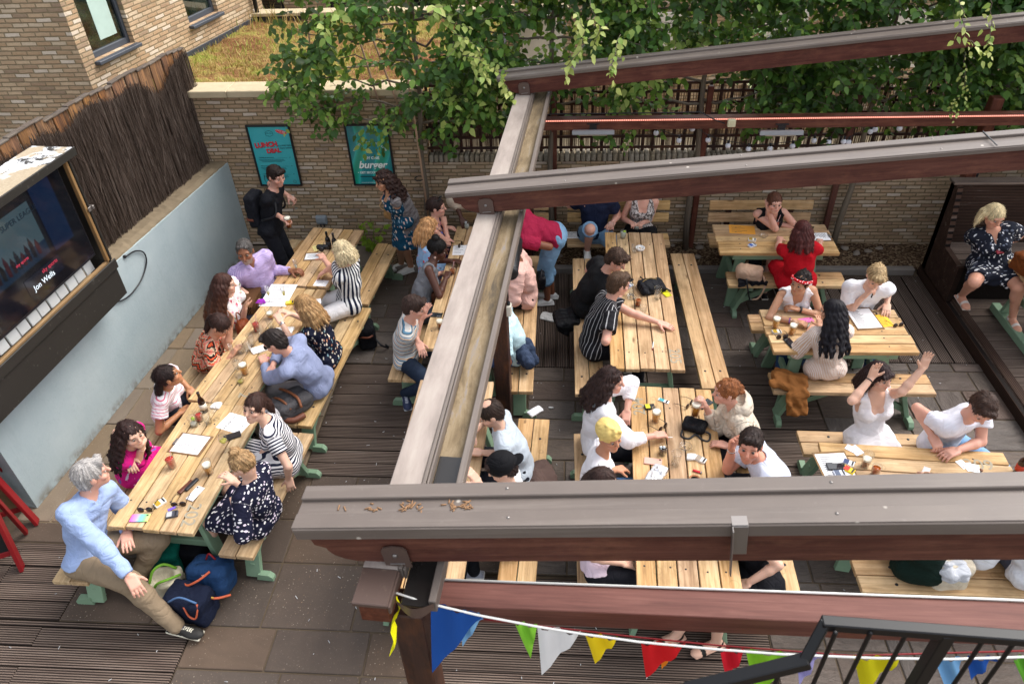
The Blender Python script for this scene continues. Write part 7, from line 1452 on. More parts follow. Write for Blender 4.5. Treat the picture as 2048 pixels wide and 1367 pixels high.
# ---- worn and held things
def cyl(m, a, b, r, n=10, **k): m.tube([a, b], r, n, **k)
def shades(X, z=.006, y=.1, label=None, mat='dark', up=0):
    o = MB()
    for sg in (1, -1):
        c = X['hp'](.033*sg, y-.005, z); Mz = np.array([X['hl'], X['hu'], X['hfw']]).T
        if up: Mz = np.array([X['hl'], unit(X['hu']*-.5+X['hfw']*-1), unit(X['hu']-X['hfw']*.5)]).T
        o.lathe([(1e-4, 0), (.022, 0), (.024, .003), (.022, .005), (1e-4, .005)] if mat != 'frame' else [(.020, 0), (.023, .0), (.023, .003), (.020, .003), (.020, 0)], 12, c, Mz)
        o.tube([X['hp'](.055*sg, y-.01, z), X['hp'](.078*sg, .0+(y-.1), z+.0)], .0022, 5)
    o.tube([X['hp'](-.012, y, z), X['hp'](.012, y, z)], .002, 5); return o.build('glasses' if mat == 'frame' else 'sunglasses', MAT['dark'], X['root'], X['org'])
shades(PP['blue10'], mat='frame'); shades(PP['shades13'], z=.115, y=.045, up=1)
def band(X, i, f, r, mat, name, w=.01):
    a, b = X['EL'][i], X['WR'][i]; p = a+(b-a)*f; d = unit(b-a); o = MB(); Mz = frame(d); M3 = np.array([Mz[:, 1], Mz[:, 2], Mz[:, 0]]).T; o.lathe([(r-.004, -w/2), (r, -w/2), (r, w/2), (r-.004, w/2), (r-.004, -w/2)], 14, p, M3)
    if name == 'watch': o.lathe([(1e-4, 0), (.014, 0), (.014, .006), (1e-4, .007)], 12, p+UPZ*(r-.003)); 
    return o.build(name, mat, X['root'], X['org'])
silver = flat('silver', 'c8c8c8', .25, .5, .8); rose = flat('rose_metal', 'd8b8a8', .3, .5, .6)
band(PP['pink'], 0, .93, .03, rose, 'watch'); band(PP['navy9'], 0, .92, .03, silver, 'watch'); band(PP['band34'], 0, .9, .03, MAT['dark'], 'watch', .02); band(PP['band34'], 1, .85, .032, flat('purple_band', '7a4aa0', .5), 'wristband'); band(PP['pale31'], 1, .9, .033, silver, 'watch'); band(PP['wave37'], 1, .9, .03, MAT['dark'], 'bracelet'); band(PP['booth40'], 1, .85, .036, MAT['white'], 'bracelet')
X = PP['grey15']; o = MB(); o.lathe([(r*.014, z*.014) for r, z in ball(1, 10, 6)], 10, X['hp'](-.08, -.0, -.055)); o.lathe([(r*.014, z*.014) for r, z in ball(1, 10, 6)], 10, X['hp'](.08, -.0, -.055)); o.build('earring', rose, X['root'], X['org'])
def belt(X, c='3a2018', up=.075, r=.128):
    tl = unit(X['nb']-X['PEL']); c0 = X['PEL']+tl*up*X['s']; lo, hi = c0-.2, c0+.2
    pts = [c0+(X['f']*math.cos(a)*.118+X['lt']*math.sin(a)*.14)*X['s']*1.02 for a in [i*math.pi/10 for i in range(20)]]; o = MB(); o.tube(pts, .013, 6, closed=True); o.build('belt', flat('leather_'+c, c, .4, .4), X['root'], X['org'])
belt(PP['blue10'], '4a2418', .05); belt(PP['magenta'], '17130f', .02); belt(PP['blue'], '1c1c26', .03)
# headwrap, bandana, cap
X = PP['wrap28']; hp, HM, hs = X['hp'], X['HM'], X['hs']; pr = [ell(hp(0, -.015, .055), HM, np.array((.09, .112, .095))*hs)+(.02,)]
for j in range(9): a = j*.8; pr.append(cap(hp(.028*math.cos(a), .075+.01*math.cos(a*2), .10+.028*math.sin(a)), hp(.03*math.cos(a+1.3), .078, .10+.03*math.sin(a+1.3)), .014*hs, .013*hs)+(.006,))
for j in range(5): z = .0+.03*j; pr.append(cap(hp(-.084+.012*j, .0, z+.02), hp(.0, .07, .07+.012*j), .012*hs, .014*hs)+(.01,)); pr.append(cap(hp(.084-.012*j, .0, z+.02), hp(.0, .07, .07+.012*j), .012*hs, .014*hs)+(.01,))
blob('headwrap', pr, PL('e6c97c'), X['root'], X['org'], .0065, .015, [ell(hp(0, .12, -.05), HM, np.array((.075, .075, .10))*hs)+(.01,), ell(hp(0, .03, -.125), HM, np.array((.14, .14, .11))*hs)+(.01,)], warp=(.002, .03, 3))
X = PP['band34']; hp, HM, hs = X['hp'], X['HM'], X['hs']; pr = [cap(hp(.088*math.sin(a), .102*math.cos(a)-.012, .07-.035*(1-math.cos(a))), hp(.088*math.sin(a+.35), .102*math.cos(a+.35)-.012, .07-.035*(1-math.cos(a+.35))), .015, .015)+(.008,) for a in [i*.349 for i in range(18)]]
blob('bandana', pr, C_('dots', 'b8141f', 'e8d8d8', 'e8d8d8', p=.02), X['root'], X['org'], .006, .01)
X = PP['cap22']; hp, HM, hs = X['hp'], X['HM'], X['hs']; HMb = HM
pr = [ell(hp(0, -.015, .045), HM, np.array((.092, .112, .098))*hs)+(.02,), ell(hp(0, -.125, .02), HM, np.array((.055, .06, .010))*hs)+(.01,)]
blob('cap', pr, PL('17171a'), X['root'], X['org'], .0065, .012, [ell(hp(0, .11, -.05), HM, np.array((.08, .09, .09))*hs)+(.01,), ell(hp(0, .03, -.12), HM, np.array((.14, .16, .115))*hs)+(.01,)])
X = PP['fleece30']; nb, tf, t_, sl_ = X['nb'], X['tf'], X['t'], X['sl']
pr = [ell(nb-tf*.085+t_*.02, np.array([sl_, tf, t_]).T, (.15, .075, .085))+(.03,)]+[cap(nb+sl_*.1*q-tf*.04+t_*.045, nb+sl_*.05*q+tf*.075-t_*.03, .042, .032)+(.03,) for q in (1, -1)]
blob('hood', pr, C_('fleece', 'ddd0be', 'c8b8a4', p=.01), X['root'], X['org'], .008, .03, [ell(nb-tf*.07+t_*.10, np.array([sl_, tf, t_]).T, (.10, .05, .07))+(.02,)], warp=(.004, .07, 5), tcf=X['tcf'])
X = PP['girl']; g = [cap(X['SHL'][i]-X['tf']*.01, X['EL'][i], .07, .062, cut=1.)+(.02,) for i in (0, 1)]+[cap(X['nb']-X['tf']*.06-X['t']*.12, X['PEL']-X['f']*.06, .12, .135, cut=1.)+(.04,), cap(X['PEL']-X['f']*.06, X['PEL']-X['f']*.05-UPZ*.28, .14, .15, cut=1.)+(.04,), cap(X['PEL']+X['lt']*.1, X['PEL']+X['lt']*.12-UPZ*.3, .06, .05)+(.04,)]
blob('cardigan', g, C_('fleece', '8a8484', '5c5858', p=.01), X['root'], X['org'], .009, .03, [cap(X['nb']+X['tf']*.1+X['t']*.05, X['PEL']+X['f']*.14-UPZ*.4, .105, .16)+(.02,), cap(X['nb']+X['t']*.06, X['nb']-X['t']*.03+X['tf']*.02, .12, .1)+(.02,)], warp=(.007, .06, 4), tcf=X['tcf'])
X = PP['cyan20']; c = P(1045, 705, .60); pr = [cap(c+V3(-.1, .1, .08), c+V3(.06, -.12, -.02), .09, .07)+(.03,), cap(c+V3(.05, .1, .05), c+V3(.13, -.02, -.1), .05, .035)+(.03,), cap(c+V3(.02, -.1, 0), c+V3(.1, -.05, -.12), .05, .03)+(.03,)]
blob('jacket', pr, C_('denim', '2a3448', '3b475e'), X['root'], X['org'], .008, .03, warp=(.009, .06, 6))
X = PP['thirty']; b0 = X['nb']-X['t']*.14-X['tf']*.118; Mp = np.array([-X['sl'], X['t'], -X['tf']]).T; pxb = P(1826, 1118, .80)
for s_, dz, sz in (('THIRTY', -.20, .055), ('EAST LONDON', -.235, .022)): text('lettering', s_, sz, flat('cream_print', 'd8d2b8', .8), Mp, X['PEL']+X['t']*(.32+dz+.06)-X['tf']*.138, X['root'], .004, org=X['org'])

# ================================================================= DRINKS AND SMALL THINGS
def place(kind, label, cat, px, py, z=.75, rz=0., group=None, world=None):
    p = P(px, py, z) if world is None else V3(*world); return thing(kind, label, cat, p, rz, group)
def pint(label, px, py, fill='beer', lv=.75, z=.75, world=None, group='pint glasses', h=.148, r0=.031, r1=.043, foam=True, name='pint_glass', M=None, straw=None):
    t = place(name, label, 'glass', px, py, z, 0, group, world)
    def R(zz): return r0+(r1-r0)*zz/h
    o = MB(); o.lathe([(r0-.004, 0), (r0, .002), (R(h*.8), h*.8), (R(h), h), (R(h)-.0015, h+.001), (R(h)-.003, h-.001), (R(.012)-.003, .012), (1e-4, .011)], 22); o.build('glass', MAT['glass'], t)
    if fill:
        zt = h*lv; o = MB(); o.lathe([(R(.013)-.004, .013), (R(zt)-.004, zt), (1e-4, zt+.0004)], 20); o.build('drink', MAT[fill], t)
        if foam: o = MB(); o.lathe([(R(zt)-.0038, zt+.0005), (R(zt+.018)-.0036, zt+.018), (R(zt+.018)-.012, zt+.021), (1e-4, zt+.021)], 20); o.build('foam', MAT['foam'], t)
    if straw: o = MB(); n = 14; a, b = V3(-.005, 0, .02), V3(.03, .012, h+.07); o.tube([a+(b-a)*i/n for i in range(n+1)], .0032, 6); o.build('straw', MAT['straw_s'], t)
    return t
def strawm():
    m = MT('striped_straw', .5, .3); v = m.tc(); X_, Y_, Z_ = m.sep(v)[:3]; m.set('Base Color', m.mix(m.math('LESS_THAN', m.math('FRACT', m.math('MULTIPLY', X_, 70)), .5), 'c8202c', 'f0ecec')); return m.m
MAT['straw_s'] = strawm()
def tumbler(label, px, py, fill=None, lv=.6, ice=False, lime=False, **k):
    t = pint(label, px, py, fill, lv, h=k.pop('h', .095), r0=k.pop('r0', .032), r1=k.pop('r1', .038), foam=False, group=k.pop('group', 'tumblers'), name='tumbler', **k)
    if ice:
        o = MB()
        for i in range(4): o.box((random.uniform(-.015, .015), random.uniform(-.015, .015), .045+.012*i), (.02, .02, .02), rotz(i)@rotx(i*.7), .003)
        o.build('ice', flat('ice', 'cfd6d8', .1, .6), t)
    if lime: o = MB(); o.lathe([(1e-4, 0), (.018, 0), (.018, .004), (1e-4, .004)], 12, (.012, .0, .085), rotx(1.1)); o.build('lime', flat('lime_slice', '9cb83c', .5), t)
    return t
def stem(label, px, py, fill='wine', flute=False, z=.75, world=None, M=None, group='stemmed glasses'):
    t = place('wine_glass' if not flute else 'champagne_flute', label, 'glass', px, py, z, 0, group, world); o = MB()
    if flute: pf = [(.03, 0), (.03, .002), (.004, .006), (.0035, .07), (.012, .085), (.024, .13), (.022, .2), (.021, .2), (.021, .13)]; zb, zt, rr = .09, .13, .016
    else: pf = [(.033, 0), (.033, .002), (.004, .006), (.0035, .075), (.02, .085), (.036, .115), (.034, .15), (.029, .18), (.028, .18)]; zb, zt, rr = .088, .122, .030
    o.lathe(pf, 20); o.build('glass', MAT['glass'], t)
    if fill: o = MB(); o.lathe([(.008, zb), (rr*.75, (zb+zt)/2), (rr, zt), (1e-4, zt)], 18); o.build('drink', MAT[fill], t)
    return t
def bottle(label, px, py, c='2a1408', z=.75, lab='d8d0c0', world=None, foil=None):
    t = place('bottle', label, 'bottle', px, py, z, 0, 'bottles', world); o = MB(); o.lathe([(.028, 0), (.031, .004), (.031, .12), (.026, .145), (.013, .17), (.0125, .215), (.014, .218), (.014, .228), (1e-4, .228)], 18); o.build('glass', flat('bottle_'+c, c, .08, .6), t)
    o = MB(); o.lathe([(.0318, .04), (.0318, .1)], 18); o.build('label', flat('label_'+lab, lab, .6), t)
    if foil: o = MB(); o.lathe([(.0135, .15), (.0142, .22), (.0142, .229)], 16); o.build('foil', flat('foil_'+foil, foil, .3), t)
    return t
def phone(label, px, py, rz, c='17171b', z=.752, case=None):
    t = place('phone', label, 'phone', px, py, z, rz, 'phones'); o = MB(); o.box((0, 0, .005), (.145, .072, .009), None, .003)
    if case == 'rainbow':
        m = MT('rainbow_case', .35, .4); v = m.obj(); m.set('Base Color', m.ramp(m.math('MULTIPLY_ADD', m.sep(v)[0], 6.9, .5), [(0., 'e85aa8'), (.3, 'c890d8'), (.55, '78c8c8'), (.8, '8ad890'), (1., 'd8e080')])); mm = m.m
    else: mm = flat('phone_'+c, c, .3, .5)
    o.build('body', mm, t); o = MB(); o.box((.055, .022, .0105), (.016, .012, .002), None, .001); o.build('camera', MAT['dark'], t)
    if c in ('17171b', '101014'): o = MB(); o.box((0, 0, .0102), (.134, .064, .0008), None, 0); o.build('screen', flat('phone_screen', '1c1f26', .05, .7), t)
    return t
def lines(o, w, h, n, c='3c3c44', x0=0, y0=0, mi=1, seed=0):
    rs = np.random.RandomState(seed+n)
    for i in range(n):
        y = h/2-(i+1)*h/(n+1); L = w*(.35+.45*rs.rand()); k = rs.randint(1, 3)
        o.box((x0-w/2+L/2+.02*w*k, y0+y, .0012), (L, h*.014+.0022, .0006), None, 0, mi=mi, col=lin(c)[:3])
def menu(label, px, py, rz, w=.21, h=.297, board=True, n=16, z=.751, title=None, c='f0eeee', clip=True):
    t = place('clipboard_menu' if board else 'paper', label, 'menu' if board else 'paper', px, py, z, rz, 'menus and papers')
    zz = 0
    if board: o = MB(); o.box((0, 0, .002), (w+.03, h+.05, .004), None, .001); o.build('board', MAT['raw'], t); zz = .0045
    o = MB(); o.box((0, 0, .0006), (w, h, .0009), None, 0, col=lin(c)[:3]); o.V = [v+np.array([0, 0, zz]) for v in o.V]; o.build('sheet', MAT['paper'], t)
    o = MB(); lines(o, w*.85, h*(.9 if not title else .4), n, seed=int(px), y0=0 if not title else -h*.18, mi=0)
    o.V = [v+np.array([0, 0, zz]) for v in o.V]; o.build('print', MAT['paper'], t)
    if title: text('lettering', title, w*.2, flat('black_ink', '202024', .7), np.eye(3), (0, h*.18, zz+.002), t, .0003)
    if board and clip: o = MB(); o.box((0, h/2+.008, zz+.006), (.07, .03, .01), None, .003); o.build('clip', MAT['galv'], t)
    return t
def specs(label, px, py, rz, z=.75):
    t = place('sunglasses', label, 'sunglasses', px, py, z, rz, 'sunglasses'); o = MB()
    for sg in (1, -1): o.lathe([(1e-4, 0), (.025, 0), (.027, .003), (.025, .005), (1e-4, .006)], 14, (.033*sg, 0, .022), rotx(R_(80)))
    o.build('lens', flat('smoked_lens', '2a1a14', .08, .6), t); o = MB(); o.tube([(-.012, 0, .03), (.012, 0, .03)], .0025, 6)
    for sg in (1, -1): o.tube([(.06*sg, .0, .03), (.062*sg, .07, .026), (.058*sg, .12, .006)], .0024, 6)
    o.build('frame', MAT['dark'], t)
def packet(label, px, py, rz, c='e6e2dc', c2='b09030', size=(.088, .055, .022), z=.75):
    t = place('packet', label, 'packet', px, py, z, rz, 'packets'); o = MB(); o.box((0, 0, size[2]/2), size, None, .002); o.build('box', flat('pack_'+c, c, .4), t); o = MB(); o.box((-.018, 0, size[2]+.0006), (size[0]*.45, size[1]*.96, .001), None, 0); o.build('print', flat('pack_'+c2, c2, .4), t); o = MB(); o.box((.03, 0, size[2]+.0006), (size[0]*.15, size[1]*.9, .001), None, 0); o.build('warning', flat('pack_print_dark', '202024', .4), t)
def lighter(label, px, py, rz, c, z=.75):
    t = place('lighter', label, 'lighter', px, py, z, rz, 'lighters'); o = MB(); o.box((0, 0, .008), (.06, .022, .013), None, .005); o.build('body', flat('lighter_'+c, c, .25, .5), t); o = MB(); o.box((.036, 0, .008), (.014, .02, .012), None, .002); o.build('head', MAT['galv'], t)
def ashtray(label, px, py, c=None):
    t = place('ashtray', label, 'ashtray', px, py, .75, 0, 'ashtrays'); o = MB(); o.lathe([(.045, 0), (.055, .03), (.047, .03), (.04, .008), (1e-4, .007)], 20); o.build('dish', MAT['glass'] if not c else flat('dish_'+c, c, .3), t); o = MB()
    for i in range(6): a = i*1.1; o.tube([(.02*math.cos(a), .02*math.sin(a), .012), (.02*math.cos(a)+.02*math.cos(a*3), .02*math.sin(a)+.02*math.sin(a*3), .018)], .0035, 6)
    o.build('butt', flat('cigarette_end', 'd8b890', .8), t)
def crumple(name, label, cat, px, py, sz, col, z=.75, h=.014, warp=.006, mat=None, rz=0, seed=1, group=None):
    c = P(px, py, z); t = thing(name, label, cat, c, 0, group); M = rotz(rz); o = blob('sheet' if name != 'crisp_packet' else 'foil', [boxs(c+UPZ*h*.6, M, (sz[0]/2, sz[1]/2, h*.5), .004)]+[cap(c+UPZ*h*.8+M@V3(math.cos(q*2.4)*sz[0]*.4, math.sin(q*2.4)*sz[1]*.4, 0), c+UPZ*h+M@V3(math.cos(q*2.4+2)*sz[0]*.35, math.sin(q*2.4+2)*sz[1]*.35, h*.4), .005, .004)+(.008,) for q in range(5)], mat or PL(col), t, c, .006, .005, warp=(warp, .09, seed)); return t
def bagblob(name, label, cat, prs, mat, org, parts=(), group=None, warp=(.006, .09, 2), subs=(), h=.008):
    t = thing(name, label, cat, org, 0, group); blob('body', prs, mat, t, org, h, .03, subs, warp=warp)
    for n_, pts, r, mt in parts: o = MB(); o.tube(smooth(pts), r, 6); o.build(n_, mt, t, org)
    return t
W3 = lambda px, py, z: P(px, py, z)
# nearest left table
pint('half full pint of lager beside the wrist of the woman with the top knot', 420, 946, lv=.62); pint('red iced drink with a striped straw beside the woman in pink', 346, 934, 'pink', .85, foam=False, h=.12, r0=.032, r1=.04, straw=True)
stem('glass of white wine beside the RESERVED sheet', 454, 900); tumbler('glass of red drink beside the brown bottle', 401, 840, 'pink', .7); tumbler('clear tumbler with lime next to the red drink', 389, 851, 'clear', .3, lime=True, h=.11)
tumbler('empty stemless glass right of the brown bottle', 417, 846, None, h=.12); stem('empty wine glass with a crumpled napkin beside it', 433, 838, None); bottle('small brown beer bottle at the junction of the two near tables', 410, 822, '241006')
crumple('napkin', 'crumpled white napkin behind the brown bottle', 'napkin', 432, 812, (.09, .08), 'e8e4e0', seed=3)
menu('menu on a wooden clipboard lying in front of the woman in pink', 381, 888, 1.42, .21, .26, n=14); menu('white RESERVED sheet under a dark phone', 470, 846, 1.25, .2, .26, False, 8, title='RESERVED')
phone('dark phone lying on the RESERVED sheet', 465, 872, .5, z=.756); phone('white phone at the edge of table 202 by the blossom dress', 391, 987, 1.25, 'd8d4d6'); phone('phone in a pastel rainbow case at the end of table 202', 280, 1036, .06, 'e0a0c0', case='rainbow')
specs('round brown sunglasses beside the rainbow phone', 292, 1022, 0.1); specs('dark sunglasses between the purple lighter and number 202', 359, 1011, .15)
packet('crumpled silver tobacco packet between two pairs of sunglasses', 321, 1007, .9); packet('dark cigarette packet under the purple lighter', 345, 1030, .3, '4a4a52', 'b0b0b0'); lighter('purple lighter resting on a packet', 344, 1018, .6, '7a5ac0', .773)
o = MB(); o.box((0, 0, .012), (.15, .04, .022), None, .009); t = place('glasses_case', 'brown leather glasses case in the middle of table 202', 'glasses case', 372, 975, .75, 1.15, 'glasses cases'); o.build('case', flat('brown_case', '5a3020', .4, .4), t)
o = MB(); o.box((0, 0, .012), (.14, .035, .022), None, .009); t = place('glasses_case', 'black glasses case beside the brown leather one', 'glasses case', 384, 970, .75, 1.2, 'glasses cases'); o.build('case', flat('black_case', '18181c', .4, .4), t)
# middle left table
pint('pint of lager in front of the man with glasses', 491, 748, lv=.72); tumbler('small tumbler with a last sip below the pint of the man with glasses', 482, 764, 'wine', .2, h=.1); pint('half finished lager near the hands of the blonde woman', 542, 636, lv=.45, h=.12)
pint('tall glass of pink drink with striped straw near the woman in orange', 515, 662, 'pink', .7, foam=False, straw=True, h=.14); stem('empty champagne flute leaning by the elbow of the woman in orange', 470, 720, None, True)
for i, (px, py, lb) in enumerate([(483, 706, 'empty glass bottle carafe in the cluster by the elbow in orange'), (497, 702, 'clear empty tumbler in the middle of the glass cluster'), (505, 690, 'rearmost empty glass of the cluster on the middle left table'), (476, 738, 'empty low tumbler left of the pint of lager'), (523, 668, 'small glass behind the pink drink with straw')]): tumbler(lb, px, py, None, h=.13 if i < 3 else .09)
stem('champagne flute standing on the big white drawing', 541, 603, 'wine', True); stem('second champagne flute at the right edge of the drawing', 572, 604, 'wine', True); tumbler('empty tumbler in front of the hands of the blonde woman', 543, 655, None, h=.1)
menu('large white sheet with red scribbles at the head of the middle table', 557, 590, -.02, .3, .42, False, 12); o = bpy.context.scene.objects[-1]
crumple('napkin', 'spread white napkin beside the shirt of the man with glasses', 'napkin', 518, 700, (.14, .1), 'ece8e4', seed=5, rz=.6); crumple('napkin', 'big crumpled white napkin in front of the blonde woman in navy', 'napkin', 566, 668, (.2, .16), 'efece8', seed=6, h=.03); crumple('napkin', 'pink napkin under the chin of the man with glasses', 'napkin', 530, 722, (.07, .1), 'd060a0', seed=7)
menu('small white note beside the trousers of the woman in white', 628, 604, .3, .15, .1, False, 3); packet('yellow packet beside the flute at the head of the table', 580, 607, .2, 'd8b820', 'e8d860')
c = P(522, 604, .765); t = thing('ribbon_rosette', 'purple ribbon rosette lying on the white drawing', 'rosette', c); o = MB()
for i in range(14): a = i*2.4; r = .012+.0025*i; o.lathe([(rr*.015, zz*.008) for rr, zz in ball(1, 8, 6)], 8, (r*math.cos(a), r*math.sin(a), .02-.001*i), rotz(a)@rotx(.5))
o.build('petal', flat('purple_ribbon', 'a030b8', .4), t)
# wicker basket
t = thing('wicker_basket', 'brown wicker hamper between the long haired woman and the man in lilac', 'basket', P(492, 612, .62), .05); wm = MT('wicker', .7, .3); v = wm.tc(); wv = wm.math('MULTIPLY', wm.math('SINE', wm.math('MULTIPLY', wm.sep(v)[0], 330)), wm.math('SINE', wm.math('MULTIPLY', wm.sep(v)[1], 330))); wm.set('Base Color', wm.ramp(wm.math('MULTIPLY_ADD', wv, .5, .5), [(.2, '2e1a0f'), (.55, '6a4226'), (.85, 'a8784a')])); wm.bump(wv, 1., .01)
o = MB(); o.box((0, 0, .0), (.28, .36, .2), None, .02); o.build('body', wm.m, t); o = MB(); o.box((0, 0, .115), (.3, .38, .03), None, .012); o.build('lid', wm.m, t); o = MB(); o.tube([(.15, -.06, .05), (.18, -.03, .0), (.18, .03, .0), (.15, .06, .05)], .008, 6); o.build('handle', flat('leather_strap', '6a3a20', .5), t)
c = P(486, 655, .62); bagblob('leather_bag', 'tan leather shoulder bag behind the elbow in orange', 'bag', [ell(c, np.eye(3), (.07, .11, .10))+(.02,)], PL('7a3c20', rough=.5), c, [('strap', [c+V3(0, -.08, .06), c+V3(-.02, 0, .2), c+V3(0, .08, .06)], .008, flat('tan_strap', '7a3c20', .5))])
# far left table
bottle('dark wine bottle with its neck highest at the end of the far table', 659, 497, '0f0d0e', lab='26262a', foil='101012'); bottle('dark bottle just right of the other dark bottle', 672, 500, '0f0d0e', lab='26262a', foil='2a2a2e')
menu('white menus stacked beside the hand of the blonde woman', 628, 513, .1, .2, .13, True, 4, clip=False); menu('yellow and white leaflet under the black hat at the far table', 637, 495, .5, .13, .13, False, 4, z=.76, c='e8d890'); menu('white sheet under the sleeve of the striped blouse', 642, 566, -.1, .15, .12, False, 3)
t = place('camera', 'black compact camera held by the blonde woman in stripes', 'camera', 645, 494, .86); o = MB(); o.box((0, 0, 0), (.14, .05, .06), None, .012); o.build('body', MAT['dark'], t); o = MB(); o.lathe([(.03, 0), (.03, .04), (.024, .045), (1e-4, .04)], 14, (0, -.02, 0), rotx(R_(90))); o.build('lens', MAT['dark'], t)
stem('small empty flute in the hand of the man in lilac', 596, 549, 'clear', True)
# table under the gutter
menu('white sheet with sunglasses on it left of the gutter beam', 920, 500, .05, .17, .22, False, 5); specs('black sunglasses lying on the white sheet by the gutter', 921, 492, 1.2, z=.753); tumbler('amber drink with a striped straw beside the fist of the woman in grey', 905, 548, 'ale', .6, straw=True); phone('black phone beside the glass left of the gutter beam', 871, 630, -.1, '101014'); pint('amber ale partly hidden by the gutter beam', 881, 655, 'ale', .6, h=.12)
lighter('green lighter between the hands of the balding man', 937, 889, 1.3, '138a4a'); tumbler('iced glass beside the red painted nails', 934, 457, 'clear', .5, ice=True)
c = P(862, 592, .62); bagblob('handbag', 'brown leather handbag with a buckle behind the woman in grey', 'bag', [boxs(c, rotz(.2), (.07, .12, .11), .04)+(.03,)], PL('5e3626', rough=.45), c, [('strap', [c+V3(0, -.1, .08), c+V3(.03, 0, .22), c+V3(0, .1, .08)], .007, flat('brown_strap', '5e3626', .5)), ('buckle', [c+V3(.075, -.02, 0), c+V3(.075, .02, 0), c+V3(.075, .02, -.04), c+V3(.075, -.02, -.04), c+V3(.075, -.02, 0)], .003, rose)])
# table 205
c = P(1303, 573, .79); bagblob('backpack', 'small black rucksack lying on table 205', 'bag', [boxs(c, rotz(.3), (.14, .10, .045), .035)+(.03,), ell(c+V3(-.02, .03, .02), np.eye(3), (.1, .08, .05))+(.03,)], PL('1a1a1f', rough=.6), c, [('strap', [c+V3(.1, -.02, .03), c+V3(.17, -.05, 0), c+V3(.2, -.03, -.03), c+V3(.13, .02, -.02)], .008, MAT['dark']), ('handle', [c+V3(-.08, .09, .03), c+V3(-.1, .2, -.01), c+V3(-.09, .24, -.03)], .007, MAT['dark']), ('zip', [c+V3(-.1, .0, .06), c+V3(-.05, .04, .07), c+V3(0, .05, .073), c+V3(.05, .04, .068)], .0025, flat('brass_zip', 'b09050', .4, .5, .6))], warp=(.008, .06, 9))
phone('yellow phone beside the black rucksack on table 205', 1331, 586, -1.1, 'd8d028'); pint('empty tall glass right of the black rucksack', 1314, 598, None, h=.15); tumbler('amber drink in a small glass on table 205', 1276, 611, 'ale', .7, h=.1); tumbler('empty glass near the amber drink on table 205', 1285, 630, None, h=.12); pint('empty tall glass left of the black rucksack', 1263, 590, None, h=.14); packet('blue and white packet behind the empty glasses on table 205', 1258, 573, .8, 'd8dce4', '3050a0'); ashtray('glass ashtray in front of the face of the man in pinstripes', 1262, 596)
ashtray('round white ashtray at the far end of table 205', 1280, 499, 'e0dedc'); tumbler('glass with lime at the far end of table 205', 1246, 476, 'clear', .8, lime=True, h=.1); tumbler('clear empty glass beside the white ashtray', 1269, 505, None)
t = place('marker_pen', 'thin white pen with a red tip near the end of table 205', 'pen', 1306, 690, .755, 1.4); o = MB(); o.tube([(-.06, 0, 0), (.05, 0, 0)], .005, 8); o.build('barrel', MAT['white'], t); o = MB(); o.tube([(-.075, 0, 0), (-.05, 0, 0)], .0055, 8); o.build('cap', MAT['red'], t)
phone('black phone peeking out behind the tall glass on table 205', 1255, 563, .9, '101014')
# table 204
pint('pint of lager on a dark packet in front of the woman in the white blouse', 1311, 842, lv=.68); t = pint('pint of lager gripped by the woman in the cream fleece', 0, 0, lv=.78, world=PP['fleece30']['WR'][PP['fleece30']['order'].index(0)]+V3(-.085, -.02, -.085))
packet('black and yellow packet behind the lager', 1299, 815, .15, '2a2a2c', 'c8c030'); packet('small white mint packet lying at an angle', 1327, 802, -.5, 'ececec', '4aa0a8', (.1, .035, .01)); specs('thin sunglasses beside the raised pint', 1378, 812, .9); phone('phone in an orange case under the raised pint', 1410, 808, .7, '101014'); specs('black folded sunglasses by the cigarette hand', 1325, 858, .8)
c = P(1389, 850, .785); bagblob('pouch', 'black shoulder pouch with its strap coiled on the table', 'bag', [boxs(c, rotz(-.35), (.1, .075, .035), .03)+(.02,)], PL('141418', rough=.6), c, [('strap', [c+V3(-.1, -.03, -.02), c+V3(-.12, -.1, -.03), c+V3(-.06, -.13, -.03), c+V3(0, -.09, -.02), c+V3(.05, -.14, -.03), c+V3(.1, -.15, -.03), c+V3(.12, -.08, -.02), c+V3(.05, -.06, .0)], .009, MAT['dark'])])
tumbler('dark cola with ice in a short glass', 1324, 908, 'stout', .75, ice=True, h=.09); ashtray('clear glass ashtray full of cigarette ends', 1370, 896); pint('empty plastic pint beside the ashtray', 1350, 930, None); phone('rose gold phone beside the crisp packet', 1306, 923, -.15, 'dca898'); packet('torn cigarette packet beside the red lighter', 1401, 920, -.6, 'e4e0dc', 'a09080'); crumple('foil_wrap', 'crumpled white foil from the cigarette packet', 'wrapper', 1383, 915, (.08, .06), 'e6e6e6', seed=11, h=.02); lighter('red lighter at the end of the packet', 1393, 943, -.4, 'c01820')
crumple('crisp_packet', 'opened silver crisp packet just above the nearest rafter', 'packet', 1312, 955, (.12, .2), 'd8d8d8', seed=12, h=.05, mat=flat('silver_foil', 'd4d4d6', .25, .5, .5), rz=-.5); t = place('bowl', 'small brown dip bowl just above the nearest rafter', 'bowl', 1389, 962); o = MB(); o.lathe([(.03, 0), (.045, .03), (.04, .03), (.028, .006), (1e-4, .006)], 18); o.build('dish', flat('brown_dish', 'b07850', .4), t); o = MB(); o.lathe([(1e-4, .02), (.037, .02)], 18); o.build('dip', MAT['foam'], t)
# table 207
menu('orange and pink magazine lying open on table 207', 1484, 459, -.12, .30, .2, False, 5, c='e8a040'); pint('red drink with a striped straw on table 207', 1550, 461, 'pink', .8, foam=False, straw=True, h=.13, r0=.028, r1=.036); ashtray('glass ashtray on table 207', 1526, 474); packet('white packet with a dark stripe on table 207', 1504, 481, -.2); packet('blue and white packet nearer the edge of table 207', 1504, 492, .5, 'dce0e8', '3a60b0'); menu('clipboard menu beside the number 207', 1635, 474, -1.5, .17, .26, n=12)
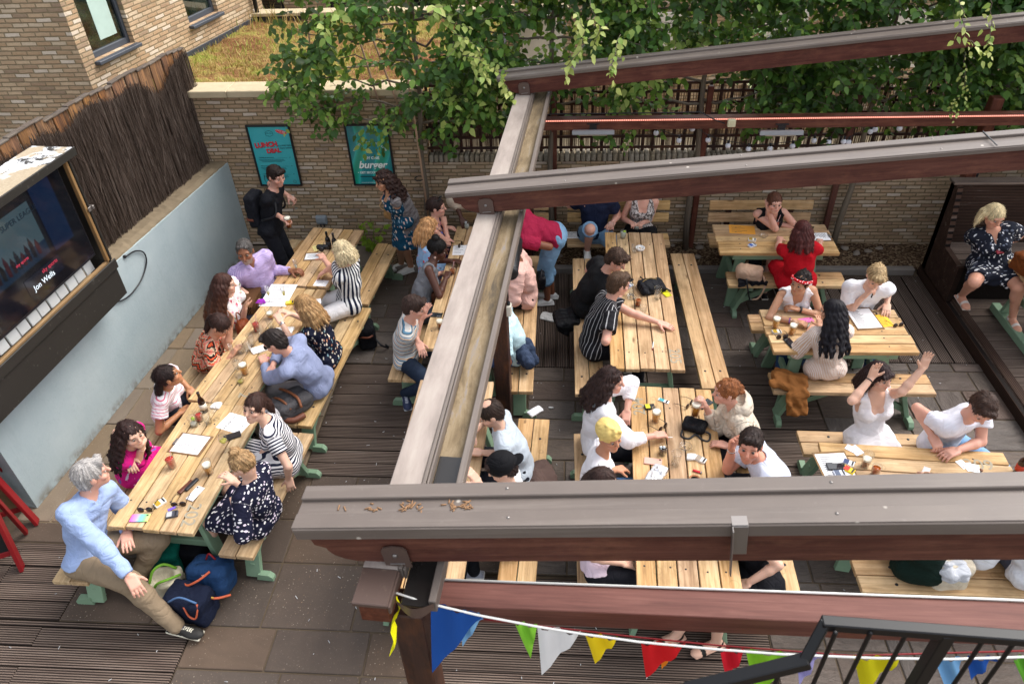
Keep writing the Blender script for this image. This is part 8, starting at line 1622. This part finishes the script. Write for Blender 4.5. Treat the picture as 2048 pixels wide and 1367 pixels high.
# table 208
pint('left one of the two lagers on table 208', 1550, 655, lv=.68); pint('right one of the two lagers on table 208', 1583, 668, lv=.66); packet('torn packet between the two lagers and sunglasses', 1553, 665, .1); specs('brown sunglasses beside the black phone on table 208', 1563, 677, .1); phone('black phone near the edge of table 208', 1580, 686, -1.25, '101014'); phone('pink phone under the hand of the woman in the tank top', 1612, 641, .2, 'd86aa8'); menu('clipboard menu in front of the person with the vape', 1727, 637, .1, .24, .32, n=16); menu('yellow leaflet beside the clipboard on table 208', 1768, 641, .15, .12, .2, False, 5, c='e8b838'); specs('folded tortoise sunglasses at the right of table 208', 1795, 653, .3)
tumbler('small glass under the hand of the woman in the tank top', 1615, 655, 'clear', .4, h=.08)
# table 209
menu('fan of face down playing cards beside the white dress', 1712, 900, .5, .08, .1, False, 3, c='e4e4f0'); menu('second face down playing card beside the first', 1703, 897, .9, .065, .09, False, 2, z=.753, c='e8e8f4'); pint('pint of amber ale on table 209', 1729, 932, 'ale', .5); tumbler('low glass of ale behind the pint on table 209', 1748, 950, 'ale', .75, h=.11); menu('clipboard with paper under a dark phone on table 209', 1672, 935, .1, .24, .3, n=12, clip=False); phone('dark phone lying on the clipboard on table 209', 1672, 933, .02, '101014', z=.762); packet('white and blue packet on the clipboard', 1696, 927, -.5, 'e4e4ea', '30406a'); packet('yellow tobacco pouch beside the white and blue packet', 1697, 941, -.7, 'e0c020', 'c03020'); packet('silver packet at the front edge of the clipboard', 1678, 948, .1, 'c8ccd8', '505a70')
for i, (px, py, a, lb) in enumerate([(1925, 928, .4, 'leftmost face up playing card near number 209'), (1938, 933, .1, 'middle face up playing card near number 209'), (1950, 936, -.3, 'rightmost face up playing card near number 209')]):
    t = place('playing_card', lb, 'playing card', px, py, .752+.001*i, a, 'playing cards'); o = MB(); o.box((0, 0, .0006), (.064, .089, .0008), None, 0, col=(.85, .85, .85)); o.build('card', MAT['paper'], t); o = MB()
    for k in range(6): o.box((-.015+.03*(k % 2), -.025+.025*(k//2), .0014), (.008, .009, .0005), rotz(.78), 0, col=(.6, .02, .03))
    o.build('pip', MAT['paper'], t)
bottle('brown beer bottle at the right edge of table 209', 2034, 945, '2a1206', lab='b8402a'); t = place('crown_cork', 'brown bottle cap beside the playing cards', 'crown cork', 1962, 940); o = MB(); o.lathe([(.015, 0), (.014, .006), (1e-4, .007)], 14); o.build('cap', flat('brown_cap', '6a4028', .4), t)
# drinks in hands
X = PP['black7']
def hand_pt(X, j, a=.075): i = X['order'].index(j); hd, n_, _ = X['HT'][i]; n_ = unit(n_-hd*(n_@hd)); return X['WR'][i]+hd*a+n_*.035
pint('pint of dark ale in the lower hand of the standing man in black', 0, 0, 'ale', .8, world=hand_pt(X, 0)+V3(.02, -.0, -.07)); stem('glass of rose wine in the raised hand of the standing man in black', 0, 0, 'ale', world=hand_pt(X, 1)+V3(.02, -.0, -.1))
tumbler('glass held on the knee of the man in the navy shirt', 0, 0, 'stout', .3, world=hand_pt(PP['navy23'], 0)+V3(0, -.02, -.04), h=.12); tumbler('glass cradled by the woman in the snake print top', 0, 0, 'clear', .5, world=(hand_pt(PP['snake24'], 0)+hand_pt(PP['snake24'], 1))/2+V3(0, -.02, -.03))
w_ = hand_pt(PP['booth40'], 0)*.5+hand_pt(PP['booth40'], 1)*.5; t = thing('phone', 'red phone case held by the blonde woman on the booth', 'phone', w_+V3(0, -.02, .03), .2, 'phones'); o = MB(); o.box((0, 0, 0), (.08, .01, .15), rotx(-.9), .003); o.build('body', flat('red_case', '8a1428', .4), t); o = MB(); o.box((0, .004, .004), (.07, .004, .14), rotx(-.9), .001); o.build('screen', MAT['dark'], t)
w_ = hand_pt(PP['blond35'], 0, .09); o = MB(); o.tube([w_+V3(-.01, -.03, -.05), w_+V3(.02, .02, .05)], .007, 8); props(o.build('vape_pen', MAT['dark']), 'black vape pen held to the lips of the blond person', 'vape'); 
w_ = hand_pt(PP['white27'], 0, .10); o = MB(); o.tube([w_, w_+V3(.07, -.01, .01)], .004, 8); props(o.build('cigarette', MAT['white']), 'lit cigarette in the outstretched hand of the woman in the white blouse', 'cigarette')
w_ = hand_pt(PP['thirty'], 0, .1); o = MB(); o.box(w_+V3(0, 0, .04), (.063, .002, .088), roty(.4)@rotx(-.5), 0, col=(.85, .85, .85)); props(o.build('playing_card', MAT['paper']), 'playing card held up just above the nearest rafter', 'playing card', 'playing cards')
# bags and clothes
X = PP['black7']; c = X['nb']-X['t']*.24-X['f']*.20; Mq = np.array([X['f'], X['lt'], UPZ]).T; bagblob('rucksack', 'black rucksack with a brown leather band on the back of the standing man', 'bag', [boxs(c, Mq, (.075, .14, .21), .05)+(.03,)], PL('1b1c22', rough=.6), c, [('strap', [X['SHL'][i]*.6+X['nb']*.4-X['tf']*.1-X['t']*.04, X['SHL'][i]*.6+X['nb']*.4+UPZ*.038, X['SHL'][i]*.6+X['nb']*.4+X['tf']*.078-X['t']*.07, X['SHL'][i]*.8+X['nb']*.2+X['tf']*.1-X['t']*.2, X['SHL'][i]*.9+X['nb']*.1-X['tf']*.05-X['t']*.3], .013, MAT['dark']) for i in (0, 1)]+[('leather_band', [c+V3(-.075, .1, -.08), c+V3(-.085, 0, -.08), c+V3(-.075, -.13, -.08), c+V3(0, -.147, -.08)], .016, flat('brown_leather', '6a3a28', .5))])
c = P(1499, 545, .55); bagblob('rucksack', 'beige leather rucksack with hanging straps on the bench end', 'bag', [boxs(c, rotz(-.25), (.15, .1, .08), .06)+(.03,), ell(c+V3(-.06, 0, .03), np.eye(3), (.08, .09, .08))+(.03,)], PL('bd9c84', rough=.6), c, [('strap', [c+V3(.14, -.06, 0), c+V3(.17, -.12, -.1), c+V3(.12, -.14, -.25), c+V3(.05, -.14, -.28)], .011, flat('beige_strap', 'b8967c', .5)), ('dark_strap', [c+V3(-.05, -.1, -.02), c+V3(-.02, -.15, -.15), c+V3(.02, -.15, -.28)], .009, MAT['dark'])])
c = P(1484, 566, .47); crumple('scarf', 'black cloth spilling from under the beige rucksack', 'scarf', 1503, 566, (.3, .12), '18181c', z=.45, h=.04, seed=14, warp=.02)
def drape(name, label, cat, c, mat, prs, seed=5, h=.008): t = thing(name, label, cat, c); blob('cloth', prs, mat, t, c, h, .03, warp=(.013, .09, seed)); return t
c = P(1583, 770, .47); drape('suede_jacket', 'brown suede jacket draped over the end of the bench', 'jacket', c, PL('8f5c30'), [boxs(c+V3(-.02, .03, .03), rotz(-.4), (.16, .13, .03), .02)+(.04,), boxs(c+V3(.03, -.17, -.08), rotz(.1)@rotx(1.2), (.1, .12, .025), .02)+(.04,), cap(c+V3(-.12, .1, .04), c+V3(.1, -.02, .05), .05, .045)+(.03,)], 8)
c = P(582, 806, .54); t = bagblob('rucksack', 'grey rucksack with tan leather straps on the middle left bench', 'bag', [boxs(c, rotz(.9), (.19, .13, .09), .06)+(.03,)], PL('4c4a4c'), c, [('strap', [c+V3(-.12, .1, .09), c+V3(-.05, .06, .11), c+V3(.02, .02, .11), c+V3(.1, -.04, .1), c+V3(.14, -.1, .04)], .014, flat('tan_leather', '7a4a30', .5)), ('strap', [c+V3(-.17, .0, .05), c+V3(-.1, -.04, .1), c+V3(-.02, -.09, .1), c+V3(.05, -.14, .05)], .012, flat('tan_leather_strap', '7a4a30', .5)), ('base', [c+V3(-.05, -.17, -.04), c+V3(.06, -.18, -.05), c+V3(.15, -.1, -.05)], .03, flat('tan_base', '6a4030', .5))])
c = P(1133, 640, .42); drape('black_jacket', 'black jacket hanging from the waist of the man in the plain black shirt', 'jacket', c, PL('131316', rough=.5), [boxs(c, rotz(.2), (.13, .15, .08), .05)+(.04,), cap(c+V3(.1, .1, .06), c+V3(.0, -.12, -.05), .07, .05)+(.04,)], 9)
c = P(1082, 560, .53); bagblob('handbag', 'small black handbag on the bench beside the pink shirt', 'bag', [boxs(c, rotz(.1), (.05, .09, .09), .03)+(.02,)], PL('16161a', rough=.45), c, [('strap', [c+V3(0, -.08, .08), c+V3(.01, 0, .14), c+V3(0, .08, .08)], .006, MAT['dark'])])
c = P(1082, 958, .50); drape('brown_jacket', 'crumpled brown jacket on the bench behind the black cap', 'jacket', c, PL('5c4a44'), [ell(c, np.eye(3), (.13, .2, .09))+(.04,)], 10)
c = P(733, 668, .16); bagblob('rucksack', 'black rucksack on the ground under the long left bench', 'bag', [boxs(c, rotz(.3), (.1, .12, .15), .05)+(.03,)], PL('17171b', rough=.6), c, [('strap', [c+V3(.1, -.05, .0), c+V3(.18, -.1, -.08), c+V3(.24, -.06, -.14), c+V3(.2, .0, -.15)], .011, MAT['dark']), ('leather_band', [c+V3(-.05, -.12, .05), c+V3(.06, -.13, .05), c+V3(.11, -.06, .05)], .012, flat('brown_leather_band', '6a3a28', .5))])
c = P(422, 1165, .17); rb = [flat('rainbow_strap_%d' % i, x, .6) for i, x in enumerate(('b8583a', 'c8a048', '4a6890'))]
t = bagblob('blue_rucksack', 'blue canvas rucksack with rainbow straps on the paving by the bench', 'bag', [boxs(c+V3(0, .04, .04), rotz(-.1)@rotx(-.3), (.17, .12, .14), .06)+(.03,)], PL('1f3a5e'), c, [('strap', [c+V3(-.15, -.08, .12), c+V3(-.1, -.12, .14), c+V3(0, -.1, .19), c+V3(.06, -.03, .2)], .01, rb[0]), ('strap', [c+V3(-.15, -.1, .06), c+V3(-.02, -.16, .1), c+V3(.1, -.16, .04), c+V3(.2, -.1, .0)], .01, rb[0]), ('strap', [c+V3(-.15, -.105, .072), c+V3(-.02, -.165, .112), c+V3(.1, -.165, .052)], .007, rb[1]), ('handle', [c+V3(-.03, .1, .17), c+V3(.0, .12, .22), c+V3(.05, .1, .17)], .008, MAT['red'])])
o = MB(); o.lathe([(1e-4, 0), (.026, 0), (.026, .004), (1e-4, .005)], 14, c+V3(.01, -.03, .175)-c*0, rotx(.5)); o.build('badge', MAT['white'], t, c); o = MB(); o.lathe([(.019, 0), (.021, 0), (.021, .006), (.019, .006), (.019, 0)], 14, c+V3(.01, -.03, .176), rotx(.5)); o.build('badge_ring', MAT['red'], t, c)
c = P(383, 1205, .16); bagblob('navy_tote', 'large navy tote bag with rainbow handles on the paving', 'bag', [boxs(c, rotz(-.2), (.17, .11, .15), .04)+(.03,)], PL('171d30'), c, [('handle', [c+V3(.02, -.11, .12), c+V3(.05, -.14, .05), c+V3(.1, -.15, .03), c+V3(.13, -.13, .1), c+V3(.13, -.1, .15)], .008, rb[0]), ('handle', [c+V3(-.1, -.09, .15), c+V3(0, -.08, .2), c+V3(.13, -.1, .16)], .008, rb[2])])
c = P(338, 1172, .16); bagblob('canvas_tote', 'cream and lime green shopping bag behind the leg of the man in beige trousers', 'bag', [boxs(c, rotz(.1), (.12, .10, .15), .04)+(.03,)], PL('c8bea4'), c, [('handle', [c+V3(-.08, -.08, .14), c+V3(-.04, -.02, .24), c+V3(.02, .04, .24), c+V3(.08, .07, .15)], .011, flat('lime_handle', '6ea030', .6)), ('handle', [c+V3(-.05, -.1, .1), c+V3(.0, -.09, .17), c+V3(.08, -.06, .19), c+V3(.13, .02, .14)], .011, flat('lime_edge', '6ea030', .6)), ('trim', [c+V3(-.11, -.06, -.1), c+V3(-.12, -.03, .05), c+V3(-.1, .02, .15)], .014, flat('lime_trim', '6ea030', .6))], subs=[ell(c+V3(0, 0, .17), np.eye(3), (.09, .07, .07))+(.01,)])
c = P(335, 1112, .15); bagblob('teal_bag', 'teal cloth bag under the table behind the shopping bag', 'bag', [boxs(c, rotz(.2), (.12, .12, .14), .05)+(.03,)], PL('0f6a5a'), c); c = P(385, 1105, .12); bagblob('black_bag', 'black bag under table 202 behind the blue rucksack', 'bag', [boxs(c, rotz(-.2), (.14, .1, .11), .05)+(.03,)], PL('15161b'), c, [('strap', [c+V3(-.1, 0, .1), c+V3(-.06, .05, .2), c+V3(.04, .05, .12)], .008, MAT['dark'])])
c = P(1898, 1140, .55); t = bagblob('tote_bag', 'cream tote bag with a rumpled pale grey shirt on the near bench', 'bag', [boxs(c, rotz(.1), (.13, .1, .14), .05)+(.03,)], PL('c9bda8'), c); blob('shirt', [ell(c+V3(-.02, -.05, .08), np.eye(3), (.12, .09, .08))+(.03,)], PL('c4c6cc'), t, c, .008, .03, warp=(.016, .06, 3))
c = P(782, 425, .95); t = bagblob('straw_bag', 'round straw bag with a hoop handle held by the young woman in teal', 'bag', [ell(c, rotz(.3), (.09, .06, .1))+(.02,)], C_('fleece', 'b08a5c', '8a6840', p=.01), c); o = MB(); o.tube([c+V3(-.06+.06*math.cos(a), -.02, .1+.06*math.sin(a)) for a in [i*.524 for i in range(12)]], .006, 6, closed=True); o.build('handle', flat('cane_handle', 'c8a070', .5), t, c)
c = P(2056, 528, .98); bagblob('brown_handbag', 'brown leather handbag on the table at the right edge', 'bag', [boxs(c, rotz(.3), (.1, .13, .1), .03)+(.02,)], PL('6a3818', rough=.45), c)
crumple('napkin', 'white napkin with a stub on the lengthwise decking', 'napkin', 1097, 634, (.2, .15), 'e4e2e0', z=.0, h=.012, seed=20, warp=.006, rz=-.3); crumple('paper_scrap', 'crumpled white paper on the bench behind the balding man', 'paper', 1070, 824, (.14, .08), 'dcdce0', z=.45, h=.02, seed=21, rz=.7); crumple('paper_scrap', 'small white paper strip on the slate between the benches', 'paper', 1102, 816, (.06, .012), 'e0e0e0', z=.0, h=.01, seed=22, warp=.002)
menu('paper menu lying on the wall bench beside the man in denim shorts', 1146, 470, 0., .2, .17, False, 6, z=.455)
# cigarette ends and leaf litter lying about
m = MB()
for k in range(420):
    x = rng.uniform(-4.5, 4.4); y = rng.uniform(1.5, 8.0); s = rng.uniform(.003, .008); a = rng.rand()*3.14; d = V3(math.cos(a), math.sin(a), 0)*s*rng.uniform(1, 2.4)
    zt = .0045; m.tube([V3(x, y, zt)-d, V3(x, y, zt)+d], .003, 4, col=(rng.uniform(.35, .75),)*3)
lit = m.build('litter', MAT['vcol']); lit['kind'] = 'stuff'; lit['label'] = 'scattered cigarette ends and crumbs on the decking and paving'
# ================================================================= WORLD, LIGHT, CAMERA
w = bpy.data.worlds.new('World'); sc.world = w; w.use_nodes = True; nt = w.node_tree; bg = nt.nodes['Background']
sky = nt.nodes.new('ShaderNodeTexSky'); sky.sky_type = 'NISHITA'; sky.sun_disc = False; SE, SA = R_(52), R_(-120); sky.sun_elevation = SE; sky.sun_rotation = R_(60); sky.dust_density = 3.; sky.air_density = 1.2
hs = nt.nodes.new('ShaderNodeHueSaturation'); hs.inputs['Saturation'].default_value = .32; nt.links.new(sky.outputs[0], hs.inputs['Color']); nt.links.new(hs.outputs[0], bg.inputs[0]); bg.inputs[1].default_value = .15
ld = bpy.data.lights.new('sun', 'SUN'); ld.energy = 1.1; ld.angle = R_(40); ld.color = (1, .96, .9); lo = bpy.data.objects.new('sun', ld); COL.objects.link(lo)
sdir = V3(math.sin(R_(60))*math.cos(SE), math.cos(R_(60))*math.cos(SE), math.sin(SE)); lo.rotation_euler = Vector(-sdir).to_track_quat('-Z', 'Y').to_euler(); lo.location = (3, 3, 12)
cd = bpy.data.cameras.new('camera'); co = bpy.data.objects.new('camera', cd); COL.objects.link(co); sc.camera = co
cd.sensor_width = 36; cd.lens = 36*FPX/2048; cd.clip_start = .05; cd.clip_end = 200
co.matrix_world = Matrix(np.block([[np.array([CR, CU, -_fw]).T, CAM[:, None]], [np.zeros((1, 3)), np.ones((1, 1))]]).tolist())
cd.dof.use_dof = True; cd.dof.focus_distance = 7.2; cd.dof.aperture_fstop = 4.0
sc.view_settings.view_transform = 'Standard'; sc.view_settings.look = 'None'; sc.view_settings.exposure = EXPO; sc.view_settings.gamma = 1
try: sc.cycles.use_denoising = True
except Exception: pass
